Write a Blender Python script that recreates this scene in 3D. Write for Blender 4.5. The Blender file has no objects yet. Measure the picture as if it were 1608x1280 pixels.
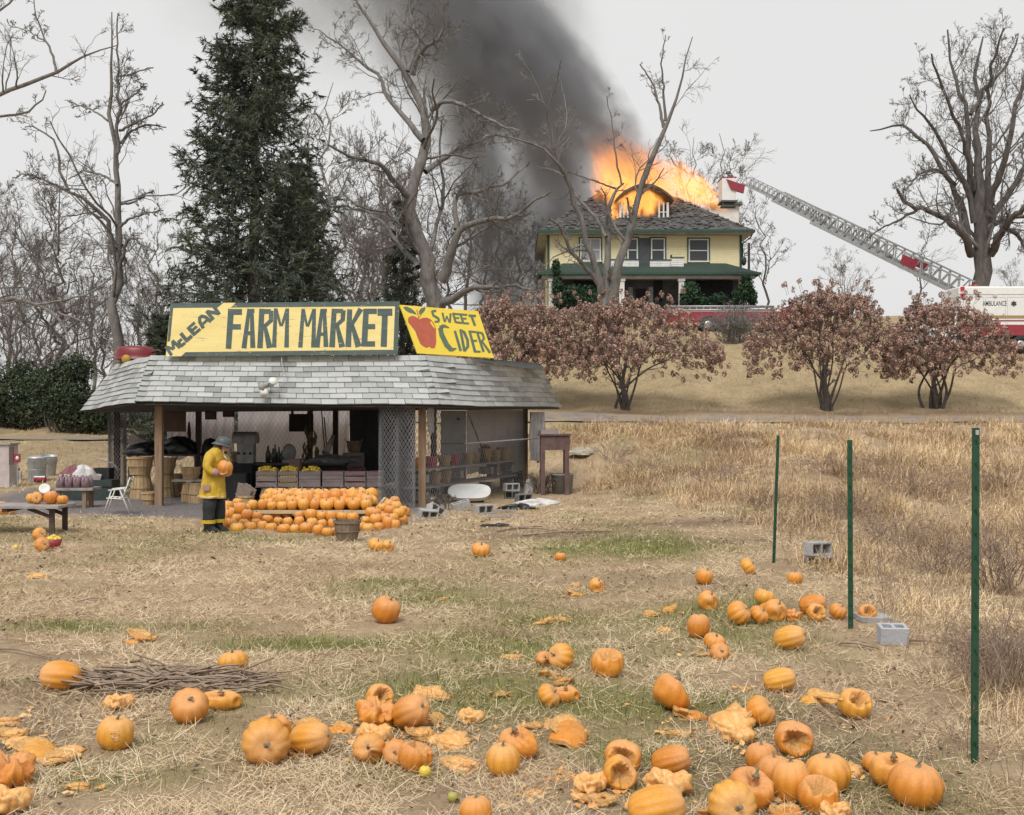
import bpy,math,random
import numpy as np
from mathutils import Vector,Matrix,Euler
sc=bpy.context.scene
C=sc.collection
rnd=random.Random(7)
nr=np.random.default_rng(11)
PI=math.pi
# camera
F=1800.0
CAMH=2.15
cam_d=bpy.data.cameras.new("camera")
cam=bpy.data.objects.new("camera",cam_d)
C.objects.link(cam)
cam.location=(0,0,CAMH)
cam.rotation_euler=(math.radians(90),0,0)
cam_d.sensor_width=36.0
cam_d.sensor_fit='HORIZONTAL'
cam_d.lens=36.0*F/1608.0
cam_d.shift_y=15.0/1608.0
cam_d.clip_end=3000
sc.camera=cam
# world: overcast daylight
SUN_EL,SUN_AZ=math.radians(53),math.radians(160)
w=bpy.data.worlds.new("World")
sc.world=w
w.use_nodes=True
nt=w.node_tree
for n in list(nt.nodes):
 nt.nodes.remove(n)
out=nt.nodes.new('ShaderNodeOutputWorld')
sky=nt.nodes.new('ShaderNodeTexSky')
sky.sky_type='NISHITA'
sky.sun_disc=False
sky.sun_elevation=SUN_EL
sky.sun_rotation=SUN_AZ
sky.dust_density=4
hsv=nt.nodes.new('ShaderNodeHueSaturation')
hsv.inputs['Saturation'].default_value=0.10
bg1=nt.nodes.new('ShaderNodeBackground')
bg1.inputs['Strength'].default_value=0.05
nt.links.new(sky.outputs[0],hsv.inputs['Color'])
nt.links.new(hsv.outputs[0],bg1.inputs['Color'])
tc=nt.nodes.new('ShaderNodeTexCoord')
nz=nt.nodes.new('ShaderNodeTexNoise')
nz.inputs['Scale'].default_value=1.6
nz.inputs['Detail'].default_value=3
cr=nt.nodes.new('ShaderNodeValToRGB')
cr.color_ramp.elements[0].position=.3
cr.color_ramp.elements[0].color=(.722,.727,.722,1)
cr.color_ramp.elements[1].position=.75
cr.color_ramp.elements[1].color=(.772,.775,.766,1)
bg2=nt.nodes.new('ShaderNodeBackground')
bg2.inputs['Strength'].default_value=0.585
nt.links.new(tc.outputs['Generated'],nz.inputs['Vector'])
nt.links.new(nz.outputs['Fac'],cr.inputs[0])
nt.links.new(cr.outputs[0],bg2.inputs['Color'])
mx=nt.nodes.new('ShaderNodeMixShader')
mx.inputs[0].default_value=0.93
nt.links.new(bg1.outputs[0],mx.inputs[1])
nt.links.new(bg2.outputs[0],mx.inputs[2])
nt.links.new(mx.outputs[0],out.inputs['Surface'])
sun_d=bpy.data.lights.new("sun",'SUN')
sun_d.energy=1.5
sun_d.angle=math.radians(28)
sun_d.color=(1.0,.965,.91)
sun=bpy.data.objects.new("sun",sun_d)
C.objects.link(sun)
sun.rotation_euler=(math.radians(37),0,math.radians(-20))
sun.location=(0,0,60)
sc.view_settings.view_transform='Standard'
sc.view_settings.look='None'
sc.view_settings.gamma=1
sc.view_settings.use_curve_mapping=False
sc.view_settings.exposure=0.9
sc.render.engine='CYCLES'
cy=sc.cycles
cy.use_denoising=True
try:
 cy.denoiser='OPENIMAGEDENOISE'
 cy.denoising_input_passes='RGB_ALBEDO_NORMAL'
 cy.denoising_prefilter='ACCURATE'
except Exception:
 pass
cy.use_adaptive_sampling=True
cy.adaptive_threshold=0.02
cy.max_bounces=7
cy.diffuse_bounces=3
cy.glossy_bounces=2
cy.transmission_bounces=4
cy.transparent_max_bounces=12
cy.volume_bounces=2
cy.volume_step_rate=1.0
cy.volume_max_steps=256
cy.caustics_reflective=False
cy.caustics_refractive=False
# helpers
def PX(px,py,Y):
 """point at depth Y metres seen at photo pixel (px, py)"""
 return Vector(((px-804)/F*Y,Y,CAMH+(655-py)/F*Y))
def sstep(t):
 t=np.clip(t,0,1)
 return t*t*(3-2*t)
LP=([-50,36,44,49,52.5,60,80,120,400,900],[0,.05,.55,1.12,1.24,2.1,3.2,4.2,6.5,8])
RP=([-50,19,30,39,42.4,43.6,46,56,66,76,90,120,400,900],[0,0,.95,1.86,2.02,2.3,2.62,5.4,7.0,8.8,9.4,9.4,9,9])
_prm=np.random.default_rng(3).uniform(-1,1,(64,64))
def vnoise(x,y):
 x=np.asarray(x,float);y=np.asarray(y,float)
 xi=np.floor(x).astype(int);yi=np.floor(y).astype(int)
 u=x-xi;v=y-yi
 u=u*u*(3-2*u);v=v*v*(3-2*v)
 g=lambda a,b:_prm[a%64,b%64]
 return(g(xi,yi)*(1-u)+g(xi+1,yi)*u)*(1-v)+(g(xi,yi+1)*(1-u)+g(xi+1,yi+1)*u)*v
def gz(x,y):
 """terrain height"""
 x=np.asarray(x,float);y=np.asarray(y,float)
 zl=np.interp(y,*LP);zr=np.interp(y,*RP)
 k=np.clip((y-34)/10,0,1)
 a=1.6+(-16-1.6)*k
 b=8.0+(-.5-8.0)*k
 t=sstep((x-a)/(b-a))
 z=zl*(1-t)+zr*t
 amp=np.interp(y,[0,20,26,36,42,60],[.022,.03,.03,.03,.05,.14])
 return z+amp*vnoise(x*.55+9,y*.55)+amp*.5*vnoise(x*1.7,y*1.7+5)
def gz1(x,y):
 return float(gz(x,y))
def GP(px,py,lift=0.0):
 """ground point seen at a photo pixel"""
 lo=None
 Y=4.0
 while Y<200:
  p=PX(px,py,Y)
  if p.z<=gz1(p.x,p.y):
   break
  Y+=.25
 a,b=Y-.25,Y
 for _ in range(18):
  m=.5*(a+b)
  p=PX(px,py,m)
  if p.z<=gz1(p.x,p.y):b=m
  else:a=m
 p=PX(px,py,b)
 return Vector((p.x,p.y,gz1(p.x,p.y)+lift))
def node_mat(name):
 m=bpy.data.materials.new(name)
 m.use_nodes=True
 t=m.node_tree
 b=t.nodes.get('Principled BSDF')
 return m,t,b
def ramp(t,stops):
 r=t.nodes.new('ShaderNodeValToRGB')
 e=r.color_ramp.elements
 while len(e)<len(stops):
  e.new(.5)
 for i,(p,c)in enumerate(stops):
  e[i].position=p
  e[i].color=(*c,1)
 return r
def mat(name,c1,c2=None,scale=6,rough=.8,bump=0.0,bscale=None,metal=0,spec=.5,c3=None,stretch=None,detail=5,attr=None,dirt=None):
 """plain two/three colour noise material; attr: a float attribute mixes c1..c2 instead of noise"""
 m,t,b=node_mat(name)
 b.inputs['Roughness'].default_value=rough
 b.inputs['Metallic'].default_value=metal
 b.inputs['Specular IOR Level'].default_value=spec
 tcn=t.nodes.new('ShaderNodeTexCoord')
 vec=tcn.outputs['Object']
 if stretch:
  mp=t.nodes.new('ShaderNodeMapping')
  mp.inputs['Scale'].default_value=stretch
  t.links.new(vec,mp.inputs[0]);vec=mp.outputs[0]
 n=t.nodes.new('ShaderNodeTexNoise')
 n.inputs['Scale'].default_value=scale
 n.inputs['Detail'].default_value=detail
 n.inputs['Roughness'].default_value=.62
 t.links.new(vec,n.inputs['Vector'])
 if c2 is None:
  c2=tuple(x*.72 for x in c1)
 st=[(.32,c2),(.66,c1)]if c3 is None else[(.28,c2),(.5,c1),(.72,c3)]
 r=ramp(t,st)
 fac=n.outputs['Fac']
 if attr:
  an=t.nodes.new('ShaderNodeAttribute');an.attribute_name=attr
  ma=t.nodes.new('ShaderNodeMath');ma.operation='MULTIPLY_ADD'
  ma.inputs[1].default_value=.35;ma.inputs[2].default_value=-.175
  t.links.new(n.outputs['Fac'],ma.inputs[0])
  ad=t.nodes.new('ShaderNodeMath');ad.operation='ADD'
  t.links.new(an.outputs['Fac'],ad.inputs[0]);t.links.new(ma.outputs[0],ad.inputs[1])
  fac=ad.outputs[0]
 t.links.new(fac,r.inputs[0])
 col=r.outputs[0]
 if dirt:
  n2=t.nodes.new('ShaderNodeTexNoise');n2.inputs['Scale'].default_value=dirt[1];n2.inputs['Detail'].default_value=8
  n2.inputs['Roughness'].default_value=.7
  t.links.new(vec,n2.inputs['Vector'])
  r2=ramp(t,[(dirt[2],(0,0,0)),(dirt[2]+dirt[3],(1,1,1))])
  t.links.new(n2.outputs['Fac'],r2.inputs[0])
  mxn=t.nodes.new('ShaderNodeMixRGB')
  t.links.new(r2.outputs[0],mxn.inputs[0]);t.links.new(col,mxn.inputs[1]);mxn.inputs[2].default_value=(*dirt[0],1)
  col=mxn.outputs[0]
 t.links.new(col,b.inputs['Base Color'])
 if bump:
  n3=t.nodes.new('ShaderNodeTexNoise');n3.inputs['Scale'].default_value=bscale or scale*4;n3.inputs['Detail'].default_value=6
  t.links.new(vec,n3.inputs['Vector'])
  bp=t.nodes.new('ShaderNodeBump');bp.inputs['Strength'].default_value=bump;bp.inputs['Distance'].default_value=.02
  t.links.new(n3.outputs['Fac'],bp.inputs['Height']);t.links.new(bp.outputs[0],b.inputs['Normal'])
 return m
class MB:
 """collects faces, builds one mesh"""
 def __init__(s):s.v=[];s.f=[];s.mi=[];s.sm=[]
 def add(s,vs,fs,mi=0,smooth=False):
  o=len(s.v)
  s.v+=[tuple(x)for x in vs]
  for f in fs:
   s.f.append(tuple(i+o for i in f));s.mi.append(mi);s.sm.append(smooth)
 def box(s,c,size,rot=None,mi=0,taper=1.0):
  hx,hy,hz=size[0]/2,size[1]/2,size[2]/2
  P=[]
  for z in(-1,1):
   k=taper if z>0 else 1
   for x,y in((-1,-1),(1,-1),(1,1),(-1,1)):
    P.append(Vector((x*hx*k,y*hy*k,z*hz)))
  if rot is not None:
   R=rot if isinstance(rot,Matrix)else Euler(rot).to_matrix()
   P=[R@p for p in P]
  c=Vector(c)
  s.add([p+c for p in P],[(3,2,1,0),(4,5,6,7),(0,1,5,4),(1,2,6,5),(2,3,7,6),(3,0,4,7)],mi)
 def beam(s,p,q,wd,ht,mi=0,up=(0,0,1)):
  p,q=Vector(p),Vector(q)
  d=(q-p);L=d.length
  if L<1e-6:return
  d/=L
  up=Vector(up)
  if abs(d.dot(up))>.98:up=Vector((0,1,0))
  x=d.cross(up).normalized();z=x.cross(d).normalized()
  R=Matrix((x,d,z)).transposed()
  s.box((p+q)/2,(wd,L,ht),R,mi)
 def tube(s,pts,r,n=8,mi=0,caps=True,smooth=True):
  pts=[Vector(p)for p in pts]
  if not hasattr(r,'__len__'):r=[r]*len(pts)
  vs=[];fs=[]
  for i,p in enumerate(pts):
   t=(pts[min(i+1,len(pts)-1)]-pts[max(i-1,0)])
   if t.length<1e-9:t=Vector((0,0,1))
   t.normalize()
   a=Vector((0,0,1))if abs(t.z)<.9 else Vector((1,0,0))
   x=t.cross(a).normalized();y=t.cross(x)
   for k in range(n):
    an=2*PI*k/n
    vs.append(p+(x*math.cos(an)+y*math.sin(an))*r[i])
  for i in range(len(pts)-1):
   for k in range(n):
    a0=i*n+k;b0=i*n+(k+1)%n
    fs.append((a0,b0,b0+n,a0+n))
  s.add(vs,fs,mi,smooth)
  if caps:
   o=len(s.v)-len(vs)
   s.f.append(tuple(o+k for k in reversed(range(n))));s.mi.append(mi);s.sm.append(False)
   o2=o+(len(pts)-1)*n
   s.f.append(tuple(o2+k for k in range(n)));s.mi.append(mi);s.sm.append(False)
 def lathe(s,prof,c=(0,0,0),n=20,mi=0,smooth=True,sx=1,sy=1,rot=None,a0=0,a1=2*PI):
  c=Vector(c);vs=[];fs=[]
  full=abs(a1-a0-2*PI)<1e-6
  m=n if full else n+1
  for(r,z)in prof:
   for k in range(m):
    a=a0+(a1-a0)*k/n
    p=Vector((r*math.cos(a)*sx,r*math.sin(a)*sy,z))
    if rot is not None:p=rot@p
    vs.append(p+c)
  for i in range(len(prof)-1):
   for k in range(n):
    k2=(k+1)%m
    fs.append((i*m+k,i*m+k2,(i+1)*m+k2,(i+1)*m+k))
  s.add(vs,fs,mi,smooth)
 def prism(s,poly,off,mi=0):
  """poly: 3-D points of a flat outline, off: extrusion vector"""
  off=Vector(off);n=len(poly)
  vs=[Vector(p)for p in poly]+[Vector(p)+off for p in poly]
  fs=[tuple(range(n)),tuple(reversed(range(n,2*n)))]
  for i in range(n):
   j=(i+1)%n
   fs.append((j,i,i+n,j+n))
  s.add(vs,fs,mi)
 def build(s,name,mats,parent=None,world=True):
  me=bpy.data.meshes.new(name)
  off=Vector((0,0,0))
  if parent is not None and world:
   off=parent_origin(parent)
  v=np.array(s.v,dtype=np.float64).reshape(-1,3)-np.array(off)
  me.from_pydata(v.tolist(),[],s.f)
  if not isinstance(mats,(list,tuple)):mats=[mats]
  for m in mats:me.materials.append(m)
  me.polygons.foreach_set('material_index',s.mi)
  me.polygons.foreach_set('use_smooth',s.sm)
  me.update()
  o=bpy.data.objects.new(name,me)
  C.objects.link(o)
  if parent is not None:o.parent=parent
  return o
def parent_origin(p):
 o=Vector((0,0,0))
 while p is not None:
  o+=p.location
  p=p.parent
 return o
def tag(o,label=None,cat=None,group=None,kind=None):
 if label:o['label']=label
 if cat:o['category']=cat
 if group:o['group']=group
 if kind:o['kind']=kind
 return o
def thing(name,label,cat,loc=(0,0,0),group=None):
 o=bpy.data.objects.new(name,None)
 C.objects.link(o)
 o.location=loc
 o.empty_display_size=.2
 return tag(o,label,cat,group)
def np_mesh(name,V,Fc,mats,parent=None,smooth=False,attr=None,mi=None):
 """fast mesh from numpy: V (n,3), Fc (m,k) all faces with k corners"""
 me=bpy.data.meshes.new(name)
 V=np.ascontiguousarray(V,dtype=np.float32)
 Fc=np.ascontiguousarray(Fc,dtype=np.int32)
 m,k=Fc.shape
 me.vertices.add(len(V));me.vertices.foreach_set('co',V.ravel())
 me.loops.add(m*k);me.loops.foreach_set('vertex_index',Fc.ravel())
 me.polygons.add(m)
 me.polygons.foreach_set('loop_start',np.arange(0,m*k,k,dtype=np.int32))
 me.polygons.foreach_set('loop_total',np.full(m,k,dtype=np.int32))
 if smooth:me.polygons.foreach_set('use_smooth',np.ones(m,dtype=bool))
 if mi is not None:me.polygons.foreach_set('material_index',np.asarray(mi,dtype=np.int32))
 if not isinstance(mats,(list,tuple)):mats=[mats]
 for q in mats:me.materials.append(q)
 if attr:
  for an,av in attr.items():
   a=me.attributes.new(an,'FLOAT','POINT')
   a.data.foreach_set('value',np.asarray(av,dtype=np.float32))
 me.update(calc_edges=True)
 o=bpy.data.objects.new(name,me)
 C.objects.link(o)
 if parent is not None:o.parent=parent
 return o
def dup(root,loc,rot=None,scale=None,label=None,group=None,cat=None):
 r=root.copy();C.objects.link(r)
 r.location=loc
 if rot is not None:r.rotation_euler=rot
 if scale is not None:r.scale=scale if hasattr(scale,'__len__')else(scale,)*3
 if label:r['label']=label
 if group:r['group']=group
 if cat:r['category']=cat
 for ch in list(root.children):
  c=ch.copy();C.objects.link(c);c.parent=r
  for g in list(ch.children):
   d=g.copy();C.objects.link(d);d.parent=c
 return r
# terrain
xs=np.concatenate([[-900,-500,-250,-140,-90,-60,-45,-36],np.arange(-30,30.01,.3),[36,45,60,90,140,250,500,900]])
ys=np.concatenate([[-60,-30,-10],np.arange(0,47,.3),np.arange(47.4,80,.9),[84,90,100,115,135,160,200,260,340,450,600,900]])
GX,GY=np.meshgrid(xs,ys)
GZ=gz(GX,GY)
def gauss(x,y,cx,cy_,sx,sy):
 return np.exp(-((x-cx)/sx)**2-((y-cy_)/sy)**2)
def green_mask(x,y):
 g=.36*(vnoise(x*.5+3,y*.35+8)+.6*vnoise(x*1.4,y*1.1))-.02
 near=sstep((13.5-y)/5)
 g=g+.16*near*sstep((5.0-x)/3)
 for px,py,sx,sy,am in((480,1012,.9,.22,1.1),(150,985,.9,.3,.8),(310,985,.5,.25,.4),(690,945,.5,.6,.45),(600,915,.9,.6,.35),(940,1075,1.0,.8,.28),(880,975,.5,.4,.5),(1140,955,.8,.9,.4),(760,1120,.8,.4,.3),(820,1100,1.0,.5,.25),(620,1090,.9,.5,.2),(1130,1110,.6,.5,.6),(1210,975,.3,.2,.8),(1260,790,1.4,1.6,.7),(1040,860,2.0,1.6,.4),(650,1215,.5,.25,.4),(990,1190,.3,.3,.5),(120,1230,.7,.3,.5),(90,985,.5,.3,.5),(820,1020,.8,.6,.35),(1320,1040,.5,.4,.3),(60,765,1.2,2.0,.3),(1000,860,1.5,1.0,.4),(890,630,9,4,.2)):
  p=GP(px,py)
  g=g+am*gauss(x,y,p.x,p.y,sx,sy)
 g=g*(1-.6*sstep((x-(.11*y+2.2))/1.5)*(y<40))
 return np.clip(g,0,1)
def gravel_mask(x,y):
 e=.35*vnoise(x*.9,y*.9)+.2*vnoise(x*2.5,y*2.5)
 a=sstep((y-23.4+.12*(x+8)+e)/1.4)*sstep((37-y+e)/2)*sstep((x+14.5+e)/1.5)*sstep((-.8-x+e)/2)
 return a
def dirt_mask(x,y):
 d=np.clip(.5*(vnoise(x*.8+4,y*.8)+.7*vnoise(x*2.1,y*2.1))-.12,0,1)*.6
 for px,py,sx,sy,am in((880,840,2.2,1.1,.8),(1080,822,2.0,.7,1.0),(1160,850,1.2,.7,.8),(1240,1130,.8,.4,.55),(1330,1200,.5,.5,.8),(960,915,1.6,.8,.45),(1190,1205,.8,.4,.5),(1080,1240,.8,.4,.4),(640,1170,.5,.4,.5),(30,1160,.3,.8,.8),(500,850,3,.4,.3),(250,1075,1.3,.3,.6)):
  p=GP(px,py)
  d=d+am*gauss(x,y,p.x,p.y,sx,sy)
 bank=np.exp(-((y-(43.6+.012*x))/.8)**2)*sstep((x+2)/6)
 d=np.maximum(d,.85*bank)
 return np.clip(d,0,1)
gm,t,b=node_mat('ground_straw_and_soil')
b.inputs['Roughness'].default_value=.95
b.inputs['Specular IOR Level'].default_value=.15
tcn=t.nodes.new('ShaderNodeTexCoord')
def noise(t,vec,s,d=6,r=.65):
 n=t.nodes.new('ShaderNodeTexNoise');n.inputs['Scale'].default_value=s;n.inputs['Detail'].default_value=d;n.inputs['Roughness'].default_value=r
 t.links.new(vec,n.inputs['Vector']);return n
def mixc(t,fac,a,bb):
 m=t.nodes.new('ShaderNodeMixRGB')
 for s,v in((0,fac),(1,a),(2,bb)):
  if isinstance(v,tuple):m.inputs[s].default_value=(*v,1)
  elif isinstance(v,(int,float)):m.inputs[s].default_value=v
  else:t.links.new(v,m.inputs[s])
 return m.outputs[0]
def mth(t,op,a,bb=None,cc=None):
 m=t.nodes.new('ShaderNodeMath');m.operation=op
 for i,v in enumerate((a,bb,cc)):
  if v is None:continue
  if isinstance(v,(int,float)):m.inputs[i].default_value=v
  else:t.links.new(v,m.inputs[i])
 return m.outputs[0]
def att(t,nm):
 a=t.nodes.new('ShaderNodeAttribute');a.attribute_name=nm;return a.outputs['Fac']
O=tcn.outputs['Object']
n1=noise(t,O,.9,8,.7);n2=noise(t,O,9,8,.75);n3=noise(t,O,55,4,.7)
straw=ramp(t,[(.25,(.2,.145,.095)),(.45,(.41,.3,.195)),(.62,(.56,.425,.28)),(.8,(.66,.53,.37))])
t.links.new(mth(t,'ADD',mth(t,'MULTIPLY',n2.outputs['Fac'],.6),mth(t,'MULTIPLY',n3.outputs['Fac'],.42)),straw.inputs[0])
big=ramp(t,[(.32,(.7,.66,.64)),(.6,(1,1,1))]);t.links.new(n1.outputs['Fac'],big.inputs[0])
mm=t.nodes.new('ShaderNodeMixRGB');mm.blend_type='MULTIPLY';mm.inputs[0].default_value=1
t.links.new(straw.outputs[0],mm.inputs[1]);t.links.new(big.outputs[0],mm.inputs[2])
col=mm.outputs[0]
gcol=ramp(t,[(.3,(.1,.115,.03)),(.6,(.22,.22,.075)),(.8,(.4,.36,.16))]);t.links.new(n2.outputs['Fac'],gcol.inputs[0])
gf=mth(t,'MULTIPLY',mth(t,'ADD',att(t,'green'),mth(t,'MULTIPLY_ADD',n2.outputs['Fac'],.8,-.4)),1.5)
gfc=t.nodes.new('ShaderNodeClamp');t.links.new(gf,gfc.inputs[0])
col=mixc(t,mth(t,'MULTIPLY',gfc.outputs[0],.85),col,gcol.outputs[0])
dcol=ramp(t,[(.3,(.085,.058,.038)),(.7,(.22,.16,.11))]);t.links.new(n3.outputs['Fac'],dcol.inputs[0])
df=t.nodes.new('ShaderNodeClamp');t.links.new(mth(t,'ADD',att(t,'dirt'),mth(t,'MULTIPLY_ADD',n2.outputs['Fac'],.7,-.38)),df.inputs[0])
col=mixc(t,mth(t,'MULTIPLY',df.outputs[0],.8),col,dcol.outputs[0])
vor=t.nodes.new('ShaderNodeTexVoronoi');vor.inputs['Scale'].default_value=28;t.links.new(O,vor.inputs['Vector'])
grc=ramp(t,[(.0,(.13,.115,.115)),(.5,(.235,.21,.21)),(1,(.34,.315,.31))]);t.links.new(vor.outputs['Color'],grc.inputs[0])
vf=t.nodes.new('ShaderNodeClamp');t.links.new(mth(t,'ADD',att(t,'gravel'),mth(t,'MULTIPLY',mth(t,'MULTIPLY_ADD',n2.outputs['Fac'],.9,-.45),mth(t,'MULTIPLY',att(t,'gravel'),1.6))),vf.inputs[0])
col=mixc(t,vf.outputs[0],col,grc.outputs[0])
lawn=ramp(t,[(.36,(.22,.175,.095)),(.52,(.37,.285,.17)),(.66,(.5,.39,.245))]);t.links.new(mth(t,'ADD',mth(t,'MULTIPLY',n2.outputs['Fac'],.55),mth(t,'MULTIPLY',n1.outputs['Fac'],.45)),lawn.inputs[0])
col=mixc(t,mth(t,'MULTIPLY',att(t,'lawn'),.85),col,lawn.outputs[0])
t.links.new(col,b.inputs['Base Color'])
bp=t.nodes.new('ShaderNodeBump');bp.inputs['Strength'].default_value=.9;bp.inputs['Distance'].default_value=.03
t.links.new(mth(t,'ADD',n3.outputs['Fac'],mth(t,'MULTIPLY',vor.outputs['Distance'],mth(t,'MULTIPLY',vf.outputs[0],2))),bp.inputs['Height'])
t.links.new(bp.outputs[0],b.inputs['Normal'])
nx,ny=len(xs),len(ys)
idx=np.arange(nx*ny).reshape(ny,nx)
quads=np.stack([idx[:-1,:-1],idx[:-1,1:],idx[1:,1:],idx[1:,:-1]],-1).reshape(-1,4)
V=np.stack([GX,GY,GZ],-1).reshape(-1,3)
lawnm=sstep((GY-43.8)/1.5)
ground=np_mesh('ground',V,quads,gm,smooth=True,attr={'green':green_mask(GX,GY).ravel(),'dirt':dirt_mask(GX,GY).ravel(),'gravel':gravel_mask(GX,GY).ravel(),'lawn':lawnm.ravel()})
tag(ground,'dry straw covered field rising to a mown lawn',kind='structure')
road_m=mat('worn_asphalt',(.24,.21,.2),(.18,.155,.14),3,.9,.4,40,c3=(.28,.25,.235),dirt=((.34,.26,.16),1.2,.42,.2),spec=0)
rx=np.arange(-60,60.1,1.0)
ryc=np.interp(rx,[-60,-14,0,60],[51.5,50.4,41.8,41.2])
ryc=np.convolve(np.pad(ryc,8,mode='edge'),np.ones(17)/17,'valid')
rv=[]
for k in range(7):
 yy=ryc+(k/6-.5)*2.3
 rv.append(np.stack([rx,yy,gz(rx,yy)+.05],-1))
rv=np.array(rv)
ri=np.arange(7*len(rx)).reshape(7,-1)
road=np_mesh('road',rv.reshape(-1,3),np.stack([ri[:-1,:-1],ri[:-1,1:],ri[1:,1:],ri[1:,:-1]],-1).reshape(-1,4),road_m,smooth=True)
tag(road,'narrow worn grey road crossing behind the market stand',kind='structure')
# grass
def view_scatter(n,y0,y1,margin=1.22,power=1.0,rng=nr):
 """points on the ground inside the camera's ground wedge, denser near"""
 u=rng.random(n)
 y=y0+(y1-y0)*u**power
 x=(rng.random(n)-.5)*(1608/F)*y*margin
 return x,y
def blades(x,y,L,wdt,lean,rng=nr,z0=0.0,curl=.5,kink=True):
 """bent blades of 2 quads->here 3 triangles-ish strips: returns V,F"""
 n=len(x)
 az=rng.random(n)*2*PI
 z=gz(x,y)-.004+z0
 base=np.stack([x,y,z],-1)
 dirh=np.stack([np.cos(az),np.sin(az),np.zeros(n)],-1)
 up=np.array([0,0,1.0])
 cl,sl=np.cos(lean)[:,None],np.sin(lean)[:,None]
 d1=dirh*sl+up*cl
 l2=np.clip(lean+curl*rng.random(n),0,1.62)
 d2=dirh*np.sin(l2)[:,None]+up*np.cos(l2)[:,None]
 side=np.stack([-np.sin(az),np.cos(az),np.zeros(n)],-1)
 tw=rng.random(n)[:,None]*.8
 side=side*(1-tw*.3)+up*tw*.6
 mid=base+d1*(L*.5)[:,None]
 tip=mid+d2*(L*.5)[:,None]
 sw=side*(wdt/2)[:,None]
 V=np.stack([base-sw,base+sw,mid+sw*.8,mid-sw*.8,tip],1).reshape(-1,3)
 o=np.arange(n)[:,None]*5
 F1=np.concatenate([o+np.array([[0,1,2]]),o+np.array([[0,2,3]]),o+np.array([[3,2,4]])],1).reshape(-1,3)
 return V,F1
def straws(x,y,L,wdt,lean,rng):
 n=len(x);az=rng.random(n)*2*PI
 base=np.stack([x,y,gz(x,y)+.002+.012*rng.random(n)],-1)
 d=np.stack([np.cos(az)*np.sin(lean),np.sin(az)*np.sin(lean),np.cos(lean)],-1)
 up=np.array([0,0,1.0]);sd=np.cross(d,up+.5*rng.standard_normal((n,3)));sd/=np.linalg.norm(sd,axis=1,keepdims=True)+1e-9
 sw=sd*(wdt/2)[:,None];tip=base+d*L[:,None]
 return np.stack([base-sw,base+sw,tip+sw*.45,tip-sw*.45],1).reshape(-1,3),np.arange(4*n).reshape(n,4)
def blade_mat(name,stops,trans=.25):
 m,t,b=node_mat(name)
 b.inputs['Roughness'].default_value=.75
 b.inputs['Specular IOR Level'].default_value=.25
 r=ramp(t,stops)
 t.links.new(att(t,'v'),r.inputs[0])
 t.links.new(r.outputs[0],b.inputs['Base Color'])
 return m
straw_m=blade_mat('straw_blades',[(.0,(.24,.17,.11)),(.3,(.5,.37,.235)),(.65,(.69,.535,.345)),(1,(.8,.68,.49))])
green_m=blade_mat('green_blades',[(.0,(.07,.1,.02)),(.4,(.18,.205,.05)),(.75,(.3,.31,.09)),(1,(.48,.43,.2))])
weed_m=blade_mat('weed_stems',[(.0,(.26,.18,.12)),(.3,(.48,.345,.21)),(.65,(.68,.505,.3)),(1,(.8,.64,.41))])
def keep_grass(x,y,rng=nr):
 g=gravel_mask(x,y)
 k=rng.random(len(x))>g*1.25
 k&=~((y>27.4)&(y<34)&(x>-12)&(x<.5))
 return k
def fieldright(x,y):
 """1 inside the unmown weedy strip on the right"""
 e=.5*vnoise(x*.7,y*.5)
 edge=np.interp(y,[0,6,9,12,15,17,21,27,31,40],[3.2,2.75,3.1,3.6,4.0,3.9,4.3,3.2,1.6,1.2])
 return sstep((x-edge+e*.6)/.9)
def straw_layer(name,n,y0,y1,Ls,ws,seed,powr=1.35,label=''):
 rng=np.random.default_rng(seed)
 x,y=view_scatter(n,y0,y1,power=powr,rng=rng)
 k=keep_grass(x,y,rng)&(rng.random(n)>dirt_mask(x,y)*.8)&(rng.random(n)>green_mask(x,y)*.65)
 cl=vnoise(x*2.2,y*2.2)+.6*vnoise(x*6,y*6)
 k&=rng.random(n)<.58+.75*cl
 x,y=x[k],y[k]
 m=len(x)
 L=Ls[0]+(Ls[1]-Ls[0])*rng.random(m)**1.6
 wd=ws[0]+(ws[1]-ws[0])*rng.random(m)
 wd=wd*np.interp(y,[6,12,27],[1,1.35,2.3])
 lean=np.clip(1.27+.26*rng.standard_normal(m),.25,1.54)
 Vv,Ff=straws(x,y,L,wd,lean,rng)
 val=np.clip(.52+.24*rng.standard_normal(m)+.3*vnoise(x*.8,y*.8)+.15*vnoise(x*2.6,y*2.6),0,1)
 o=np_mesh(name,Vv,Ff,straw_m,attr={'v':np.repeat(val,4)})
 tag(o,label,kind='stuff')
 return o
straw_layer('dry_straw',430000,5.6,29,(.03,.16),(.0018,.0044),21,1.3,'short matted dry straw lying over the field')
rng=np.random.default_rng(31)
x,y=view_scatter(300000,5.6,29,power=1.3,rng=rng)
gk=green_mask(x,y)
k=(rng.random(len(x))<gk*1.25)&keep_grass(x,y,rng)
x,y,gk=x[k],y[k],gk[k]
m=len(x)
L=(.035+.075*rng.random(m))*(.8+.6*gk)
wd=(.0022+.0022*rng.random(m))*np.interp(y,[6,12,27],[1,1.4,2.4])
Vv,Ff=blades(x,y,L,wd,np.clip(.55+.4*rng.standard_normal(m),0,1.4),rng)
val=np.clip(.42+.25*rng.standard_normal(m)-.12*(gk-.5),0,1)
tag(np_mesh('green_grass',Vv,Ff,green_m,attr={'v':np.repeat(val,5)}),'patches of short green grass showing through the straw',kind='stuff')
rng=np.random.default_rng(37)
x,y=view_scatter(26000,5.6,29,power=1.15,rng=rng)
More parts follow.
